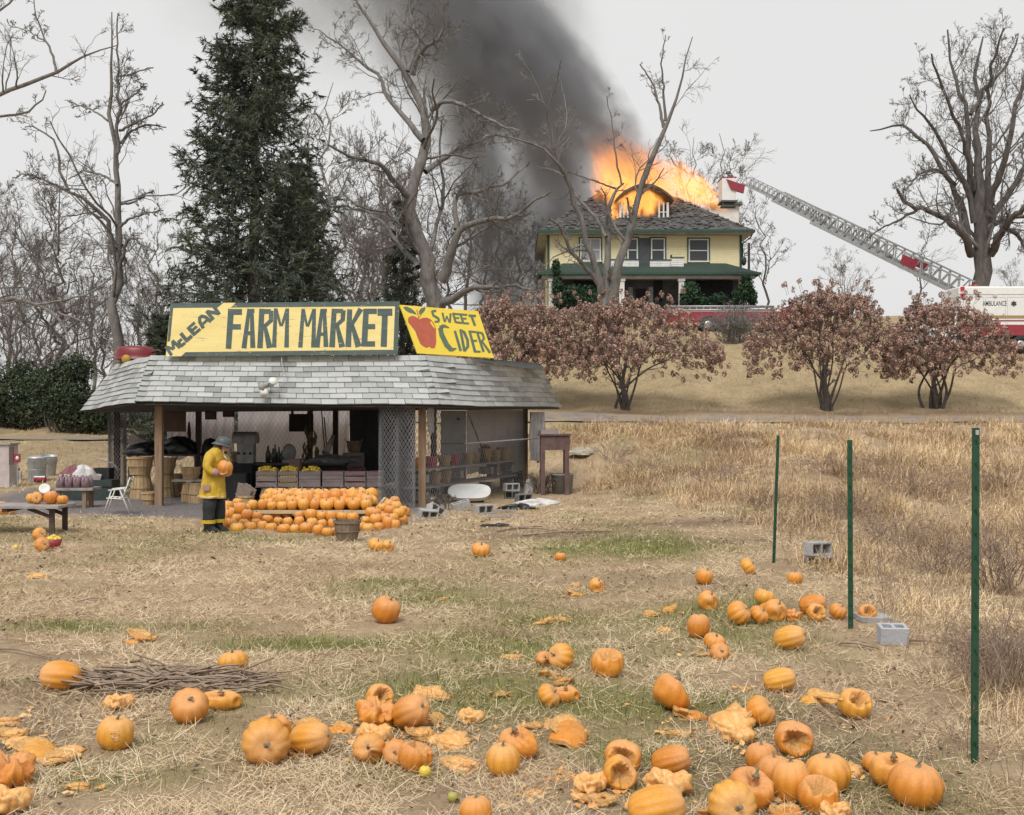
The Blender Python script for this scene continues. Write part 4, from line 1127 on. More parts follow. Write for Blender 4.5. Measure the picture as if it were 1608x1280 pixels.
# fire and smoke
def vol_mat(name):
 m=bpy.data.materials.new(name);m.use_nodes=True
 t=m.node_tree
 for n in list(t.nodes):t.nodes.remove(n)
 o=t.nodes.new('ShaderNodeOutputMaterial')
 return m,t,o
def loft_hull(name,rings,mtl,n=18):
 """rings: (centre xyz, axis-dir implied, radius) in world; closed tube mesh"""
 mb=MB()
 pts=[Vector(r[:3])for r in rings];rad=[r[3]for r in rings]
 mb.tube(pts,rad,n)
 return mb.build(name,mtl)
pl0=PX(1012,300,82)
ang=math.radians(-43)
rotm=Matrix.Rotation(ang,3,'Y')
def plume_obj(name,label,origin,rm,prof,dens,col,nscale,seed,thr,amp,edge=1.0,sy=1.0,aniso=.2,dgrad=None,asym=1.25):
 """prof: (z, radius, x-offset) in the local frame; density falls to 0 at the radius"""
 mb=MB();
 mb.tube([(p[2],0,p[0])for p in prof],[p[1]*1.12 for p in prof],20)
 m,t,o=vol_mat(name+'_volume')
 tcn=t.nodes.new('ShaderNodeTexCoord')
 sep=t.nodes.new('ShaderNodeSeparateXYZ');
 nw=t.nodes.new('ShaderNodeTexNoise');nw.inputs['Scale'].default_value=nscale;nw.inputs['Detail'].default_value=4
 mp=t.nodes.new('ShaderNodeMapping');mp.inputs['Location'].default_value=(seed*3.1,seed*1.7,seed);mp.inputs['Scale'].default_value=(1,1,.6)
 t.links.new(tcn.outputs['Object'],mp.inputs[0]);t.links.new(mp.outputs[0],nw.inputs['Vector'])
 sb=t.nodes.new('ShaderNodeVectorMath');sb.operation='SUBTRACT';sb.inputs[1].default_value=(.5,.5,.5)
 t.links.new(nw.outputs['Color'],sb.inputs[0])
 sl=t.nodes.new('ShaderNodeVectorMath');sl.operation='SCALE';sl.inputs['Scale'].default_value=amp
 t.links.new(sb.outputs[0],sl.inputs[0])
 ad=t.nodes.new('ShaderNodeVectorMath');ad.operation='ADD'
 t.links.new(tcn.outputs['Object'],ad.inputs[0]);t.links.new(sl.outputs[0],ad.inputs[1])
 t.links.new(ad.outputs[0],sep.inputs[0])
 z0,z1=prof[0][0],prof[-1][0]
 zn=mth(t,'DIVIDE',mth(t,'SUBTRACT',sep.outputs[2],z0),z1-z0)
 rmax=max(p[1]for p in prof)
 def curve(vals,vmax):
  r=t.nodes.new('ShaderNodeValToRGB');e=r.color_ramp.elements
  while len(e)<len(vals):e.new(.5)
  for i,(p,v)in enumerate(vals):
   e[i].position=p;e[i].color=(v/vmax,)*3+(1,)
  t.links.new(zn,r.inputs[0]);return mth(t,'MULTIPLY',r.outputs[0],vmax)
 rz=curve([((p[0]-z0)/(z1-z0),p[1])for p in prof],rmax)
 xo=mth(t,'SUBTRACT',curve([((p[0]-z0)/(z1-z0),p[2]+20)for p in prof],60),20)
 dx=mth(t,'SUBTRACT',sep.outputs[0],xo)
 dd=mth(t,'SQRT',mth(t,'ADD',mth(t,'MULTIPLY',dx,dx),mth(t,'MULTIPLY',sep.outputs[1],sep.outputs[1])))
 q=mth(t,'SUBTRACT',1.0,mth(t,'DIVIDE',dd,rz))
 mr=t.nodes.new('ShaderNodeMapRange');mr.interpolation_type='SMOOTHSTEP';mr.inputs['From Min'].default_value=thr;mr.inputs['From Max'].default_value=thr+edge
 t.links.new(q,mr.inputs['Value'])
 n2=t.nodes.new('ShaderNodeTexNoise');n2.inputs['Scale'].default_value=nscale*1.7;n2.inputs['Detail'].default_value=5;n2.inputs['Roughness'].default_value=.6
 t.links.new(mp.outputs[0],n2.inputs['Vector'])
 mod=mth(t,'MAXIMUM',mth(t,'MULTIPLY_ADD',n2.outputs['Fac'],4.2,-1.45),.06)
 de=mth(t,'MULTIPLY',mth(t,'MULTIPLY',mr.outputs[0],mod),dens)
 ends=ramp(t,[(0,(0,0,0)),(.1,(1,1,1)),(.93,(1,1,1)),(1,(0,0,0))]if dgrad is None else dgrad);t.links.new(zn,ends.inputs[0])
 asy=t.nodes.new('ShaderNodeMapRange');asy.inputs['From Min'].default_value=-.8;asy.inputs['From Max'].default_value=.6;asy.inputs['To Min'].default_value=asym;asy.inputs['To Max'].default_value=1.25
 t.links.new(mth(t,'DIVIDE',dx,rz),asy.inputs['Value'])
 de=mth(t,'MULTIPLY',mth(t,'MULTIPLY',de,ends.outputs[0]),asy.outputs[0])
 mxx=mth(t,'MAXIMUM',de,0.0)
 pv=t.nodes.new('ShaderNodeVolumePrincipled')
 pv.inputs['Color'].default_value=(*col,1);pv.inputs['Anisotropy'].default_value=aniso
 t.links.new(mxx,pv.inputs['Density'])
 t.links.new(pv.outputs[0],o.inputs['Volume'])
 m.cycles.volume_step_rate=.45
 ob=mb.build(name,m)
 ob.matrix_world=Matrix.Translation(origin)@rm.to_4x4()
 tag(ob,label,'smoke',kind='stuff')
 return ob
def G(v):return(v,v,v)
plume_obj('smoke','thick dark grey smoke plume leaning left from the burning roof',pl0,rotm,[(-2,1.6,0),(2,2.6,.1),(6,3.5,0),(11,4.7,-.5),(16,5.6,-1.2),(21,6.2,-2.6),(27,6.8,-3.0),(33,7.5,-4.2)],.8,(.42,.425,.45),.34,3,.0,4.2,.42,asym=.12,dgrad=[(0,G(0)),(.12,G(.8)),(.3,G(1)),(.5,G(.7)),(.7,G(.36)),(1,G(.16))])
plume_obj('smoke','thin pale smoke drifting left of the house down to the ground',PX(822,500,88),Matrix.Rotation(math.radians(-6),3,'Y'),[(-3,5.0,0),(2,5.8,.2),(8,7.6,1.4),(14,9.0,1.0),(20,9.5,-.6),(26,10.5,-1.5),(33,10,-3)],.42,(.33,.325,.33),.16,5,0.0,3.0,.8,dgrad=[(0,G(.7)),(.1,G(1)),(.45,G(.75)),(.7,G(.7)),(1,G(.0))])
plume_obj('smoke','faint grey smoke veil high up above the trees',PX(560,20,95),Matrix.Rotation(math.radians(-75),3,'Y'),[(-14,5,0),(-6,7.0,0),(2,8.5,.5),(10,8.5,0),(18,6,-1)],.1,(.5,.5,.51),.14,8,0.0,3.5,.8,dgrad=[(0,G(0)),(.25,G(1)),(.7,G(.8)),(1,G(0))])
def flame_obj(label,origin,rm,prof,strength,dens,nscale,seed,amp,thr=.0,edge=.5,sy=1.0):
 mb=MB();mb.tube([(p[2],0,p[0])for p in prof],[p[1]*1.28+.1 for p in prof],18)
 m,t,o=vol_mat('flame_volume')
 tcn=t.nodes.new('ShaderNodeTexCoord')
 mp=t.nodes.new('ShaderNodeMapping');mp.inputs['Location'].default_value=(seed*2.3,seed,seed*.7);mp.inputs['Scale'].default_value=(1.3,1.2,.38)
 t.links.new(tcn.outputs['Object'],mp.inputs[0])
 nw=t.nodes.new('ShaderNodeTexNoise');nw.inputs['Scale'].default_value=nscale;nw.inputs['Detail'].default_value=4;nw.inputs['Roughness'].default_value=.6
 t.links.new(mp.outputs[0],nw.inputs['Vector'])
 sb=t.nodes.new('ShaderNodeVectorMath');sb.operation='SUBTRACT';sb.inputs[1].default_value=(.5,.5,.5);t.links.new(nw.outputs['Color'],sb.inputs[0])
 sl=t.nodes.new('ShaderNodeVectorMath');sl.operation='SCALE';sl.inputs['Scale'].default_value=amp;t.links.new(sb.outputs[0],sl.inputs[0])
 ad=t.nodes.new('ShaderNodeVectorMath');ad.operation='ADD';t.links.new(tcn.outputs['Object'],ad.inputs[0]);t.links.new(sl.outputs[0],ad.inputs[1])
 sep=t.nodes.new('ShaderNodeSeparateXYZ');t.links.new(ad.outputs[0],sep.inputs[0])
 z0,z1=prof[0][0],prof[-1][0]
 zn=mth(t,'DIVIDE',mth(t,'SUBTRACT',sep.outputs[2],z0),z1-z0)
 rmax=max(p[1]for p in prof)
 def curve(vals,vmax):
  r=t.nodes.new('ShaderNodeValToRGB');e=r.color_ramp.elements
  while len(e)<len(vals):e.new(.5)
  for i,(p,v)in enumerate(vals):e[i].position=p;e[i].color=(v/vmax,)*3+(1,)
  t.links.new(zn,r.inputs[0]);return mth(t,'MULTIPLY',r.outputs[0],vmax)
 rz=curve([((p[0]-z0)/(z1-z0),p[1])for p in prof],rmax)
 xo=mth(t,'SUBTRACT',curve([((p[0]-z0)/(z1-z0),p[2]+20)for p in prof],40),20)
 dx=mth(t,'SUBTRACT',sep.outputs[0],xo)
 dd=mth(t,'SQRT',mth(t,'ADD',mth(t,'MULTIPLY',dx,dx),mth(t,'MULTIPLY',sep.outputs[1],sep.outputs[1])))
 q=mth(t,'SUBTRACT',1.0,mth(t,'DIVIDE',dd,rz))
 mr=t.nodes.new('ShaderNodeMapRange');mr.interpolation_type='SMOOTHSTEP';mr.inputs['From Min'].default_value=thr;mr.inputs['From Max'].default_value=thr+edge
 t.links.new(q,mr.inputs['Value'])
 n2=t.nodes.new('ShaderNodeTexNoise');n2.inputs['Scale'].default_value=nscale*1.6;n2.inputs['Detail'].default_value=5;n2.inputs['Roughness'].default_value=.65
 t.links.new(mp.outputs[0],n2.inputs['Vector'])
 mod=mth(t,'MAXIMUM',mth(t,'MULTIPLY_ADD',n2.outputs['Fac'],8.5,-3.5),.07)
 de=mth(t,'MULTIPLY',mr.outputs[0],mod)
 fade=ramp(t,[(0,(1,1,1)),(.4,(.85,.85,.85)),(.7,(.4,.4,.4)),(1,(0,0,0))]);t.links.new(zn,fade.inputs[0])
 de=mth(t,'MULTIPLY',de,fade.outputs[0])
 colr=ramp(t,[(0,(.72,.2,.06)),(.3,(.9,.3,.06)),(.7,(.95,.38,.07)),(1,(1,.5,.13))]);t.links.new(de,colr.inputs[0])
 pv=t.nodes.new('ShaderNodeVolumePrincipled')
 pv.inputs['Color'].default_value=(.35,.22,.15,1)
 t.links.new(mth(t,'MULTIPLY',de,dens),pv.inputs['Density'])
 t.links.new(mth(t,'MULTIPLY',de,strength),pv.inputs['Emission Strength'])
 t.links.new(colr.outputs[0],pv.inputs['Emission Color'])
 t.links.new(pv.outputs[0],o.inputs['Volume'])
 m.cycles.volume_step_rate=.16
 ob=mb.build('fire',m)
 ob.matrix_world=Matrix.Translation(origin)@rm.to_4x4()
 tag(ob,label,'fire',kind='stuff')
 return ob
flame_obj('tall orange flames rising from the middle of the roof',PX(1010,330,82.6),Matrix.Rotation(math.radians(-28),3,'Y'),[(-1.4,2.4,-.2),(.5,3.1,-.2),(2,3.1,0),(3.6,2.6,0),(5,1.9,-.1),(6.6,1.0,-.4)],1.05,1.1,1.35,2,3.2)
flame_obj('low yellow flames sweeping along the right slope of the roof',PX(1136,324,82),Matrix.Rotation(math.radians(-66),3,'Y'),[(-.4,.2,0),(.8,.7,.1),(2.2,1.2,.25),(3.8,1.5,.3),(5.4,1.5,.2),(6.8,.8,.1)],1.1,1.15,1.5,4,1.8)
flame_obj('fire filling the dormer opening under its curved roof',PX(1002,350,80.2),Matrix.Rotation(0,3,'Y'),[(-.1,1.3,0),(.6,1.6,0),(1.4,1.5,0),(2.6,1.0,0)],1.2,1.2,1.0,6,.8)
flame_obj('small flames licking the roof left of the dormer',PX(964,352,79.2),Matrix.Rotation(math.radians(-8),3,'Y'),[(-.1,.4,0),(.5,.6,0),(1.2,.5,0),(2.1,.2,0)],1.8,1.2,1.2,7,.6)
# fire engine, ladder truck and ambulance
red_m=mat('red_vehicle_paint',(.3,.035,.05),(.24,.026,.04),3,.35,dirt=((.2,.12,.09),2,.66,.2))
vwhite_m=mat('white_vehicle_paint',(.75,.75,.735),(.68,.68,.665),2,.4,dirt=((.5,.47,.42),1.6,.68,.2))
alu_m=mat('aluminium_rails',(.47,.48,.49),(.34,.35,.36),5,.45,metal=.5)
rub_m=mat('black_rubber',(.025,.025,.025),(.015,.015,.015),8,.8)
chrome_m=mat('dull_chrome',(.55,.55,.55),(.4,.4,.4),6,.35,metal=.8)
def wheel(parent,c,r,w=.28):
 mb=MB();R=Matrix.Rotation(PI/2,3,'X')
 mb.lathe([(r*.55,-w/2),(r*.92,-w/2),(r,-w*.35),(r,w*.35),(r*.92,w/2),(r*.55,w/2)],c,22,rot=R)
 wh=mb.build('wheel',rub_m,parent)
 mb=MB();mb.lathe([(0,-w*.42),(r*.3,-w*.45),(r*.56,-w*.3),(r*.56,w*.3),(r*.3,w*.45),(0,w*.42)],c,16,rot=R)
 mb.build('rim',chrome_m,wh)
eY=67.0
zg=gz1(PX(1150,520,eY).x,eY)
A,B=PX(1040,480,eY),PX(1240,480,eY)
eng=thing('fire_engine','red fire engine with a white ladder rack, seen between two hydrangeas before the porch','fire engine',((A.x+B.x)/2,eY,zg))
zE=PX(0,489.5,eY).z
mb=MB()
mb.box(((A.x+B.x)/2,eY+1.1,(zg+.55+zE)/2),(B.x-A.x,2.2,zE-zg-.55));
mb.build('body',red_m,eng)
zs=PX(0,508,eY).z
mb=MB();mb.box(((A.x+B.x)/2,eY-.012,zs),(B.x-A.x,.02,.09));mb.build('gold_stripe',mat('gold_stripe',(.6,.35,.06),(.5,.28,.05),4,.5),eng)
mb=MB()
for k in range(5):
 x=A.x+(B.x-A.x)*(k+.5)/5
 mb.box((x,eY-.01,(zE+zs)/2+.02),((B.x-A.x)/5-.08,.03,(zE-zs)*.78))
mb.build('locker_door',red_m,eng)
mb=MB();zr=PX(0,483,eY).z
for z in(zr-.12,zr+.08):
 mb.tube([(A.x+.3,eY+.05,z),(B.x-.9,eY+.05,z)],.05,6);mb.tube([(A.x+.3,eY+.6,z),(B.x-.9,eY+.6,z)],.05,6)
for k in range(16):
 x=A.x+.4+k*(B.x-A.x-1.4)/15
 mb.beam((x,eY+.05,zr-.12),(x,eY+.05,zr+.08),.04,.04)
mb.build('ladder_rack',alu_m,eng)
mb=MB()
mb.box(((A.x+B.x)/2-.2,eY+1.3,zE+.09),(B.x-A.x-1.4,1.5,.18));mb.build('hose_bed',mat('hose_bed_canvas',(.45,.43,.4),(.3,.29,.27),5,.9),eng)
for px in(1112,1152,1205):wheel(eng,(PX(px,0,eY).x,eY+.02,zg+.52),.52)
mb=MB()
mb.box((B.x+.8,eY+1.1,zg+1.1),(1.6,2.2,1.1));mb.build('cab',red_m,eng)
mb=MB();mb.box((B.x+.9,eY-.006,zg+1.4),(.9,.02,.4));mb.build('cab_window',glass_m,eng)
lY0,lY1=60.0,72.0
P0,P1=PX(1512,463,lY0),PX(1164,293,lY1)
ztr=gz1(P0.x,lY0)
trk=thing('ladder_truck','aerial ladder truck with its lattice ladder raised from behind the ambulance to the roof','fire engine',(P0.x,lY0,ztr))
d=(P1-P0);Ltot=d.length;d.normalize()
side=d.cross(Vector((0,0,1))).normalized();upv=side.cross(d).normalized()
def lattice(name,s0,s1,hw,hh,off,rr,nb,chord):
 a=MB();c_=MB()
 for sx in(-1,1):
  for zz in(0,1):
   p=P0+d*s0+side*sx*hw+upv*(off+zz*hh);q=P0+d*s1+side*sx*hw+upv*(off+zz*hh)
   a.beam(p,q,chord if zz==0 else chord*.7,chord*1.5 if zz==0 else chord*.7)
  for k in range(nb):
   u0,u1=s0+(s1-s0)*k/nb,s0+(s1-s0)*(k+1)/nb
   lo0=P0+d*u0+side*sx*hw+upv*off;hi1=P0+d*(u0+u1)/2+side*sx*hw+upv*(off+hh);lo1=P0+d*u1+side*sx*hw+upv*off
   c_.beam(lo0,hi1,rr,rr);c_.beam(hi1,lo1,rr,rr)
 for k in range(int((s1-s0)/.36)):
  u=s0+k*.36
  c_.beam(P0+d*u-side*hw+upv*off,P0+d*u+side*hw+upv*off,.04,.04)
 o=a.build(name,alu_m,trk);c_.build('lattice_bar',alu_m,o)
lattice('base_section',0,Ltot*.62,.52,.78,0,.055,17,.12)
lattice('middle_section',Ltot*.3,Ltot*.82,.42,.62,.14,.05,17,.09)
lattice('fly_section',Ltot*.6,Ltot*.985,.33,.46,.26,.04,16,.07)
pp=P0+d*Ltot*.2+upv*.42+side*.6
mb=MB();mb.box(P0+d*Ltot*.2-side*-.56+upv*.4,(.03,1.0,.5),Matrix((side,d,upv)).transposed());mb.box(P0+d*Ltot*.2+side*-.56+upv*.4,(.03,1.0,.5),Matrix((side,d,upv)).transposed())
mb.build('red_panel',red_m,trk)
bk0,bk1=PX(1131,283,lY1),PX(1153,318,lY1)
mb=MB();cx=(bk0.x+bk1.x)/2;bw=bk1.x-bk0.x;zh=bk0.z-bk1.z
mb.box((cx,lY1,bk1.z+zh*.5),(bw,1.3,zh));bkt=mb.build('basket',vwhite_m,trk)
mb=MB();mb.box((cx,lY1,bk1.z-.03),(bw+.1,1.4,.1));
for sx in(-1,1):
 mb.beam((cx+sx*bw*.42,lY1-.6,bk1.z-.5),(cx+sx*bw*.42,lY1-.6,bk1.z),.05,.05)
mb.box((cx,lY1-.3,bk1.z-.32),(bw,.7,.1));mb.build('platform',mat('dark_grey_steel',(.08,.08,.085),(.05,.05,.05),5,.6),bkt)
mb=MB();zz=bk0.z+.05
mb.tube([(cx-bw/2,lY1-.65,zz),(cx+bw/2,lY1-.65,zz),(cx+bw/2,lY1+.65,zz),(cx-bw/2,lY1+.65,zz),(cx-bw/2,lY1-.65,zz)],.04,6);mb.build('rail',red_m,bkt)
mb=MB();q=PX(1144,286,lY1-.75);r_=PX(1168,298,lY1-.75)
mb.prism([PX(1141,281,lY1-.75),PX(1170,291,lY1-.75),PX(1168,303,lY1-.75),PX(1148,297,lY1-.75)],(0,.25,0));mb.build('bracket',red_m,trk)
mb=MB();mb.lathe([(1.1,0),(1.1,.25),(.8,.3),(.7,.9),(0,.95)],P0-Vector((0,0,.95)),20);mb.build('turntable',red_m,trk)
xb0,xb1=P0.x-.6,P0.x+5.5
mb=MB();mb.box(((xb0+xb1)/2,lY0,(ztr+.5+P0.z-.95)/2),(xb1-xb0,2.3,P0.z-.95-ztr-.5));mb.build('body',red_m,trk)
for x in(P0.x+.8,P0.x+2.2,P0.x+4.4):wheel(trk,(x,lY0-1.05,ztr+.55),.55)
mb=MB()
for k in range(4):
 p=PX(1508+k*8,455-k*1.6,lY0-1);mb.lathe([(0,-.14),(.13,-.1),(.16,0),(.13,.1),(0,.14)],p,10)
mb.beam(PX(1505,459,lY0-1),PX(1536,451,lY0-1),.12,.1);mb.build('hose_reel',red_m,trk)
aY=55.0
A,B=PX(1505,452,aY),PX(1645,526,aY)
zga=gz1((A.x+B.x)/2,aY)
amb=thing('ambulance','white and red ambulance with lettered box body at the right edge','ambulance',((A.x+B.x)/2,aY,zga))
zA,zB=A.z,B.z
mb=MB();bw=B.x-A.x
mb.box(((A.x+B.x)/2,aY+1.1,(zA+zB)/2),(bw,2.2,zA-zB));mb.box(((A.x+B.x)/2,aY+1.1,zA+.03),(bw-.06,2.12,.1),taper=.97)
mb.build('box_body',vwhite_m,amb)
mb=MB();z=PX(0,509,aY).z;mb.box(((A.x+B.x)/2,aY-.012,(z+zB)/2-.03),(bw+.01,.02,z-zB));mb.build('red_band',red_m,amb)
mb=MB();z=PX(0,497.5,aY).z;mb.box(((A.x+B.x)/2,aY-.012,z),(bw,.02,.13));mb.build('gold_stripe',mat('dull_gold_band',(.42,.25,.1),(.3,.17,.07),14,.6),amb)
mb=MB();z=PX(0,505.5,aY).z;mb.box(((A.x+B.x)/2,aY-.012,z+.06),(bw,.02,.05));mb.build('red_stripe',red_m,amb)
mb=MB();z=PX(0,462,aY).z;mb.box(((A.x+B.x)/2,aY-.008,z),(bw,.02,.025));mb.build('rain_gutter',mat('grey_trim',(.5,.5,.5),(.4,.4,.4),4,.5),amb)
for(px,py)in((1511,453.5),(1511,464)):
 mb=MB();p=PX(px,py,aY);mb.box((p.x,aY-.03,p.z),(.18,.07,.18));mb.build('warning_light',mat('red_lens',(.5,.02,.04),(.4,.015,.03),3,.25),amb)
mb=MB();p=PX(1562,464,aY);mb.box((p.x,aY-.03,p.z),(.16,.07,.14));mb.build('side_lamp',mat('clear_lens',(.6,.6,.6),(.5,.5,.5),3,.2),amb)
blue_m=mat('dark_blue_print',(.03,.04,.08),(.025,.035,.07),4,.5)
def text_obj(txt,size,loc,mt,parent,name='lettering',ext=.002,rot=(PI/2,0,0),bold=0.0,sx=1.0):
 cu=bpy.data.curves.new(name,'FONT');cu.body=txt;cu.size=size;cu.extrude=ext;cu.offset=bold
 cu.align_x='CENTER';cu.align_y='CENTER'
 o=bpy.data.objects.new('tmp_text',cu);C.objects.link(o)
 dg=bpy.context.evaluated_depsgraph_get();dg.update()
 me=bpy.data.meshes.new_from_object(o.evaluated_get(dg))
 bpy.data.objects.remove(o)
 me.name=name
 me.materials.clear();me.materials.append(mt)
 ob=bpy.data.objects.new(name,me);C.objects.link(ob)
 ob.parent=parent;ob.location=Vector(loc)-parent_origin(parent);ob.rotation_euler=rot;ob.scale=(sx,1,1)
 return ob
text_obj('AMBULANCE',.33,PX(1562,477,aY)+Vector((0,-.006,0)),blue_m,amb,bold=.002,sx=.6)
mb=MB();p=PX(1592,477,aY)+Vector((0,-.006,0))
for k in range(3):
 a=PI/2+k*PI/3
 mb.box(p+Vector((0,-.0015*k,0)),(.075,.004,.27),(0,a-PI/2,0))
mb.build('star_of_life',blue_m,amb)
for k in range(4):
 mb=MB();x=A.x+.25+k*1.05
 for xx in(x,x+.95):mb.box((xx,aY-.004,(zA+zB)/2-.1),(.014,.006,zA-zB-.7))
 for zz in(zB+.25,zA-.45):mb.box((x+.475,aY-.005,zz),(.94,.006,.014))
 dd_=mb.build('locker_seam',bpy.data.materials['grey_trim'],amb);dd_['kind']='stuff'
 mb=MB();mb.box((x+.86,aY-.02,zB+.95),(.05,.03,.13));mb.build('handle',chrome_m,amb)
mb=MB();cab0=A.x-2.3;zc=zga+1.25
mb.prism([(A.x-.02,aY+.15,zga+.5),(A.x-.02,aY+.15,zga+2.05),(A.x-.75,aY+.15,zga+2.0),(A.x-1.25,aY+.15,zga+1.4),(cab0,aY+.15,zga+1.25),(cab0-.1,aY+.15,zga+.5)],(0,1.9,0))
mb.build('cab',vwhite_m,amb)
mb=MB();mb.prism([(A.x-.12,aY+.14,zga+1.4),(A.x-.12,aY+.14,zga+1.95),(A.x-.72,aY+.14,zga+1.93),(A.x-1.1,aY+.14,zga+1.42)],(0,-.004,0));mb.build('cab_window',glass_m,amb)
p=PX(1495,470,aY);mb=MB();mb.box((p.x,aY-.1,p.z),(.3,.12,.16));mb.beam((p.x+.1,aY,p.z),(A.x,aY+.1,p.z-.05),.03,.03);mb.build('wing_mirror',mat('mirror_grey',(.4,.4,.4),(.3,.3,.3),4,.4),amb)
mb=MB();mb.box(((A.x+B.x)/2,aY+1.1,zB-.08),(bw-.2,2.0,.18));mb.build('underbody',rub_m,amb)
for x in(A.x-1.5,B.x-1.3):wheel(amb,(x,aY+.02,zga+.42),.42)
# market stand
FLc,FRc,BRc,BLc=Vector((-8.73,26.6,2.49)),Vector((-1.68,26.6,2.42)),Vector((1.49,34.5,2.437)),Vector((-12.97,34.5,2.34))
TFL,TFR,TBR,TBL=Vector((-8.69,27.6,3.607)),Vector((-2.1,27.6,3.61)),Vector((.77,31.6,3.61)),Vector((-11.06,32,3.607))
stand=thing('market_stand','open farm market stand with grey shingled roof, chain link sides and wooden posts','market stand',(-5.2,30,0))
wood_m=mat('brown_post_wood',(.25,.165,.105),(.16,.1,.062),4,.85,.3,20,stretch=(3,3,.4),c3=(.31,.215,.14))
greyw_m=mat('weathered_grey_wood',(.3,.265,.25),(.19,.165,.155),5,.9,.3,20,c3=(.38,.34,.32))
darkw_m=mat('dark_stained_wood',(.09,.06,.05),(.05,.034,.03),5,.85,.2,20)
sh_m,t,b=node_mat('grey_asphalt_shingle')
b.inputs['Roughness'].default_value=.9;b.inputs['Specular IOR Level'].default_value=.2
r=ramp(t,[(0,(.185,.19,.185)),(.3,(.275,.285,.28)),(.6,(.36,.37,.365)),(1,(.47,.48,.475))])
tcn=t.nodes.new('ShaderNodeTexCoord');n=noise(t,tcn.outputs['Object'],3.2,8,.7);n4=noise(t,tcn.outputs['Object'],90,2,.6)
t.links.new(mth(t,'ADD',att(t,'v'),mth(t,'ADD',mth(t,'MULTIPLY_ADD',n.outputs['Fac'],.7,-.35),mth(t,'MULTIPLY_ADD',n4.outputs['Fac'],.3,-.15))),r.inputs[0])
t.links.new(r.outputs[0],b.inputs['Base Color'])
roof=None
def grid_face(a,b_,c_,d_,nu,nv):
 vs=[a.lerp(b_,i/nu).lerp(d_.lerp(c_,i/nu),j/nv)for j in range(nv+1)for i in range(nu+1)]
 return vs,[(j*(nu+1)+i,j*(nu+1)+i+1,(j+1)*(nu+1)+i+1,(j+1)*(nu+1)+i)for j in range(nv)for i in range(nu)]
mb=MB()
ins=lambda p,k:p+(Vector((-5.2,30,p.z))-p)*k-Vector((0,0,.05))
for q in((FLc,FRc,TFR,TFL),(FRc,BRc,TBR,TFR),(BLc,FLc,TFL,TBL),(BRc,BLc,TBL,TBR)):
 mb.add(*grid_face(*[ins(p,.008)for p in q],14,8))
mb.add([ins(p,.012)for p in(TFL,TFR,TBR,TBL)],[(0,1,2,3)])
mb.add([ins(p,.02)+Vector((0,0,.0))for p in(FLc,FRc,BRc,BLc)],[(3,2,1,0)])
roof=mb.build('roof',mat('roof_deck',(.06,.055,.05),(.04,.036,.034),4,.95),stand)
def shingle_mesh(vs,fs,tint,smooth=False):
 me=bpy.data.meshes.new('shingle');me.from_pydata([tuple(v)for v in vs],[],fs);me.materials.append(sh_m)
 a=me.attributes.new('v','FLOAT','POINT');a.data.foreach_set('value',np.full(len(vs),tint,np.float32));me.update()
 return me
def tint_():
 q=rnd.random()
 return .16+.22*rnd.random()if q<.17 else(.5+.3*rnd.random()if q<.85 else .85)
def shingle_face(e0,e1,t1,t0,rows,ncol,joined,sag=0.0,seed=0,curl=()):
 rg=random.Random(seed)
 nrm=(e1-e0).cross(t0-e0).normalized()
 L=(e1-e0).length
 J=[[],[],[]]
 for r_ in range(rows):
  v0,v1=r_/rows,min((r_+1.12)/rows,1.02)
  a0,a1=e0.lerp(t0,v0),e1.lerp(t1,v0);b0_,b1_=e0.lerp(t0,v1),e1.lerp(t1,v1)
  nn=ncol+rg.choice((0,0,0))
  o=(.5 if r_%2 else 0)+rg.uniform(-.06,.06)
  k=-1
  while True:
   k+=1
   u0,u1=(k-o)/nn,(k+1-o)/nn
   if u0>=.995:break
   u0,u1=max(u0,0),min(u1,1)
   if u1-u0<.012:continue
   gp=.011*ncol/nn/L*1.0
   w0=lambda u:Vector((0,0,sag*(math.sin(u*7.3+seed)*.5+math.sin(u*17+r_*.3)*.25)))
   lift=.028+rg.random()*.012
   dv=rg.uniform(-.006,.006)
   j=[rg.uniform(-.004,.004)for _ in range(4)]
   P=[a0.lerp(a1,u0+gp*.5)+w0(u0),a0.lerp(a1,u1-gp*.5)+w0(u1),b0_.lerp(b1_,u1-gp*.5)+w0(u1),b0_.lerp(b1_,u0+gp*.5)+w0(u0)]
   dn=(e0-t0).normalized()*dv
   lo=[P[0]+nrm*.006+dn,P[1]+nrm*.006+dn,P[2]-nrm*.004,P[3]-nrm*.004]
   hi=[P[0]+nrm*(lift+j[0])+dn,P[1]+nrm*(lift+j[1])+dn,P[2]+nrm*.006,P[3]+nrm*.006]
   if(r_,k)in curl:
    hi[1]+=nrm*.07;lo[1]+=nrm*.07
   vs=lo+hi
   fs=[(3,2,1,0),(4,5,6,7),(0,1,5,4),(1,2,6,5),(2,3,7,6),(3,0,4,7)]
   if joined:
    oo=len(J[0]);J[0]+=vs;J[1]+=[tuple(i+oo for i in f)for f in fs];J[2]+=[tint_()]*8
   else:
    org=parent_origin(roof)
    ob=bpy.data.objects.new('shingle',shingle_mesh([v-org for v in vs],fs,tint_()));C.objects.link(ob);ob.parent=roof
 if joined:
  org=parent_origin(roof)
  me=bpy.data.meshes.new('side_shingles');me.from_pydata([tuple(v-org)for v in J[0]],[],J[1]);me.materials.append(sh_m)
  a=me.attributes.new('v','FLOAT','POINT');a.data.foreach_set('value',np.array(J[2],np.float32))
  ob=bpy.data.objects.new('side_shingles',me);C.objects.link(ob);ob.parent=roof;ob['kind']='stuff'
shingle_face(FLc,FRc,TFR,TFL,9,18,False,.018,1,curl=((3,18),(6,17),(5,0)))
shingle_face(FRc,BRc,TBR,TFR,9,13,False,.02,2,curl=((7,2),(4,1),(2,0)))
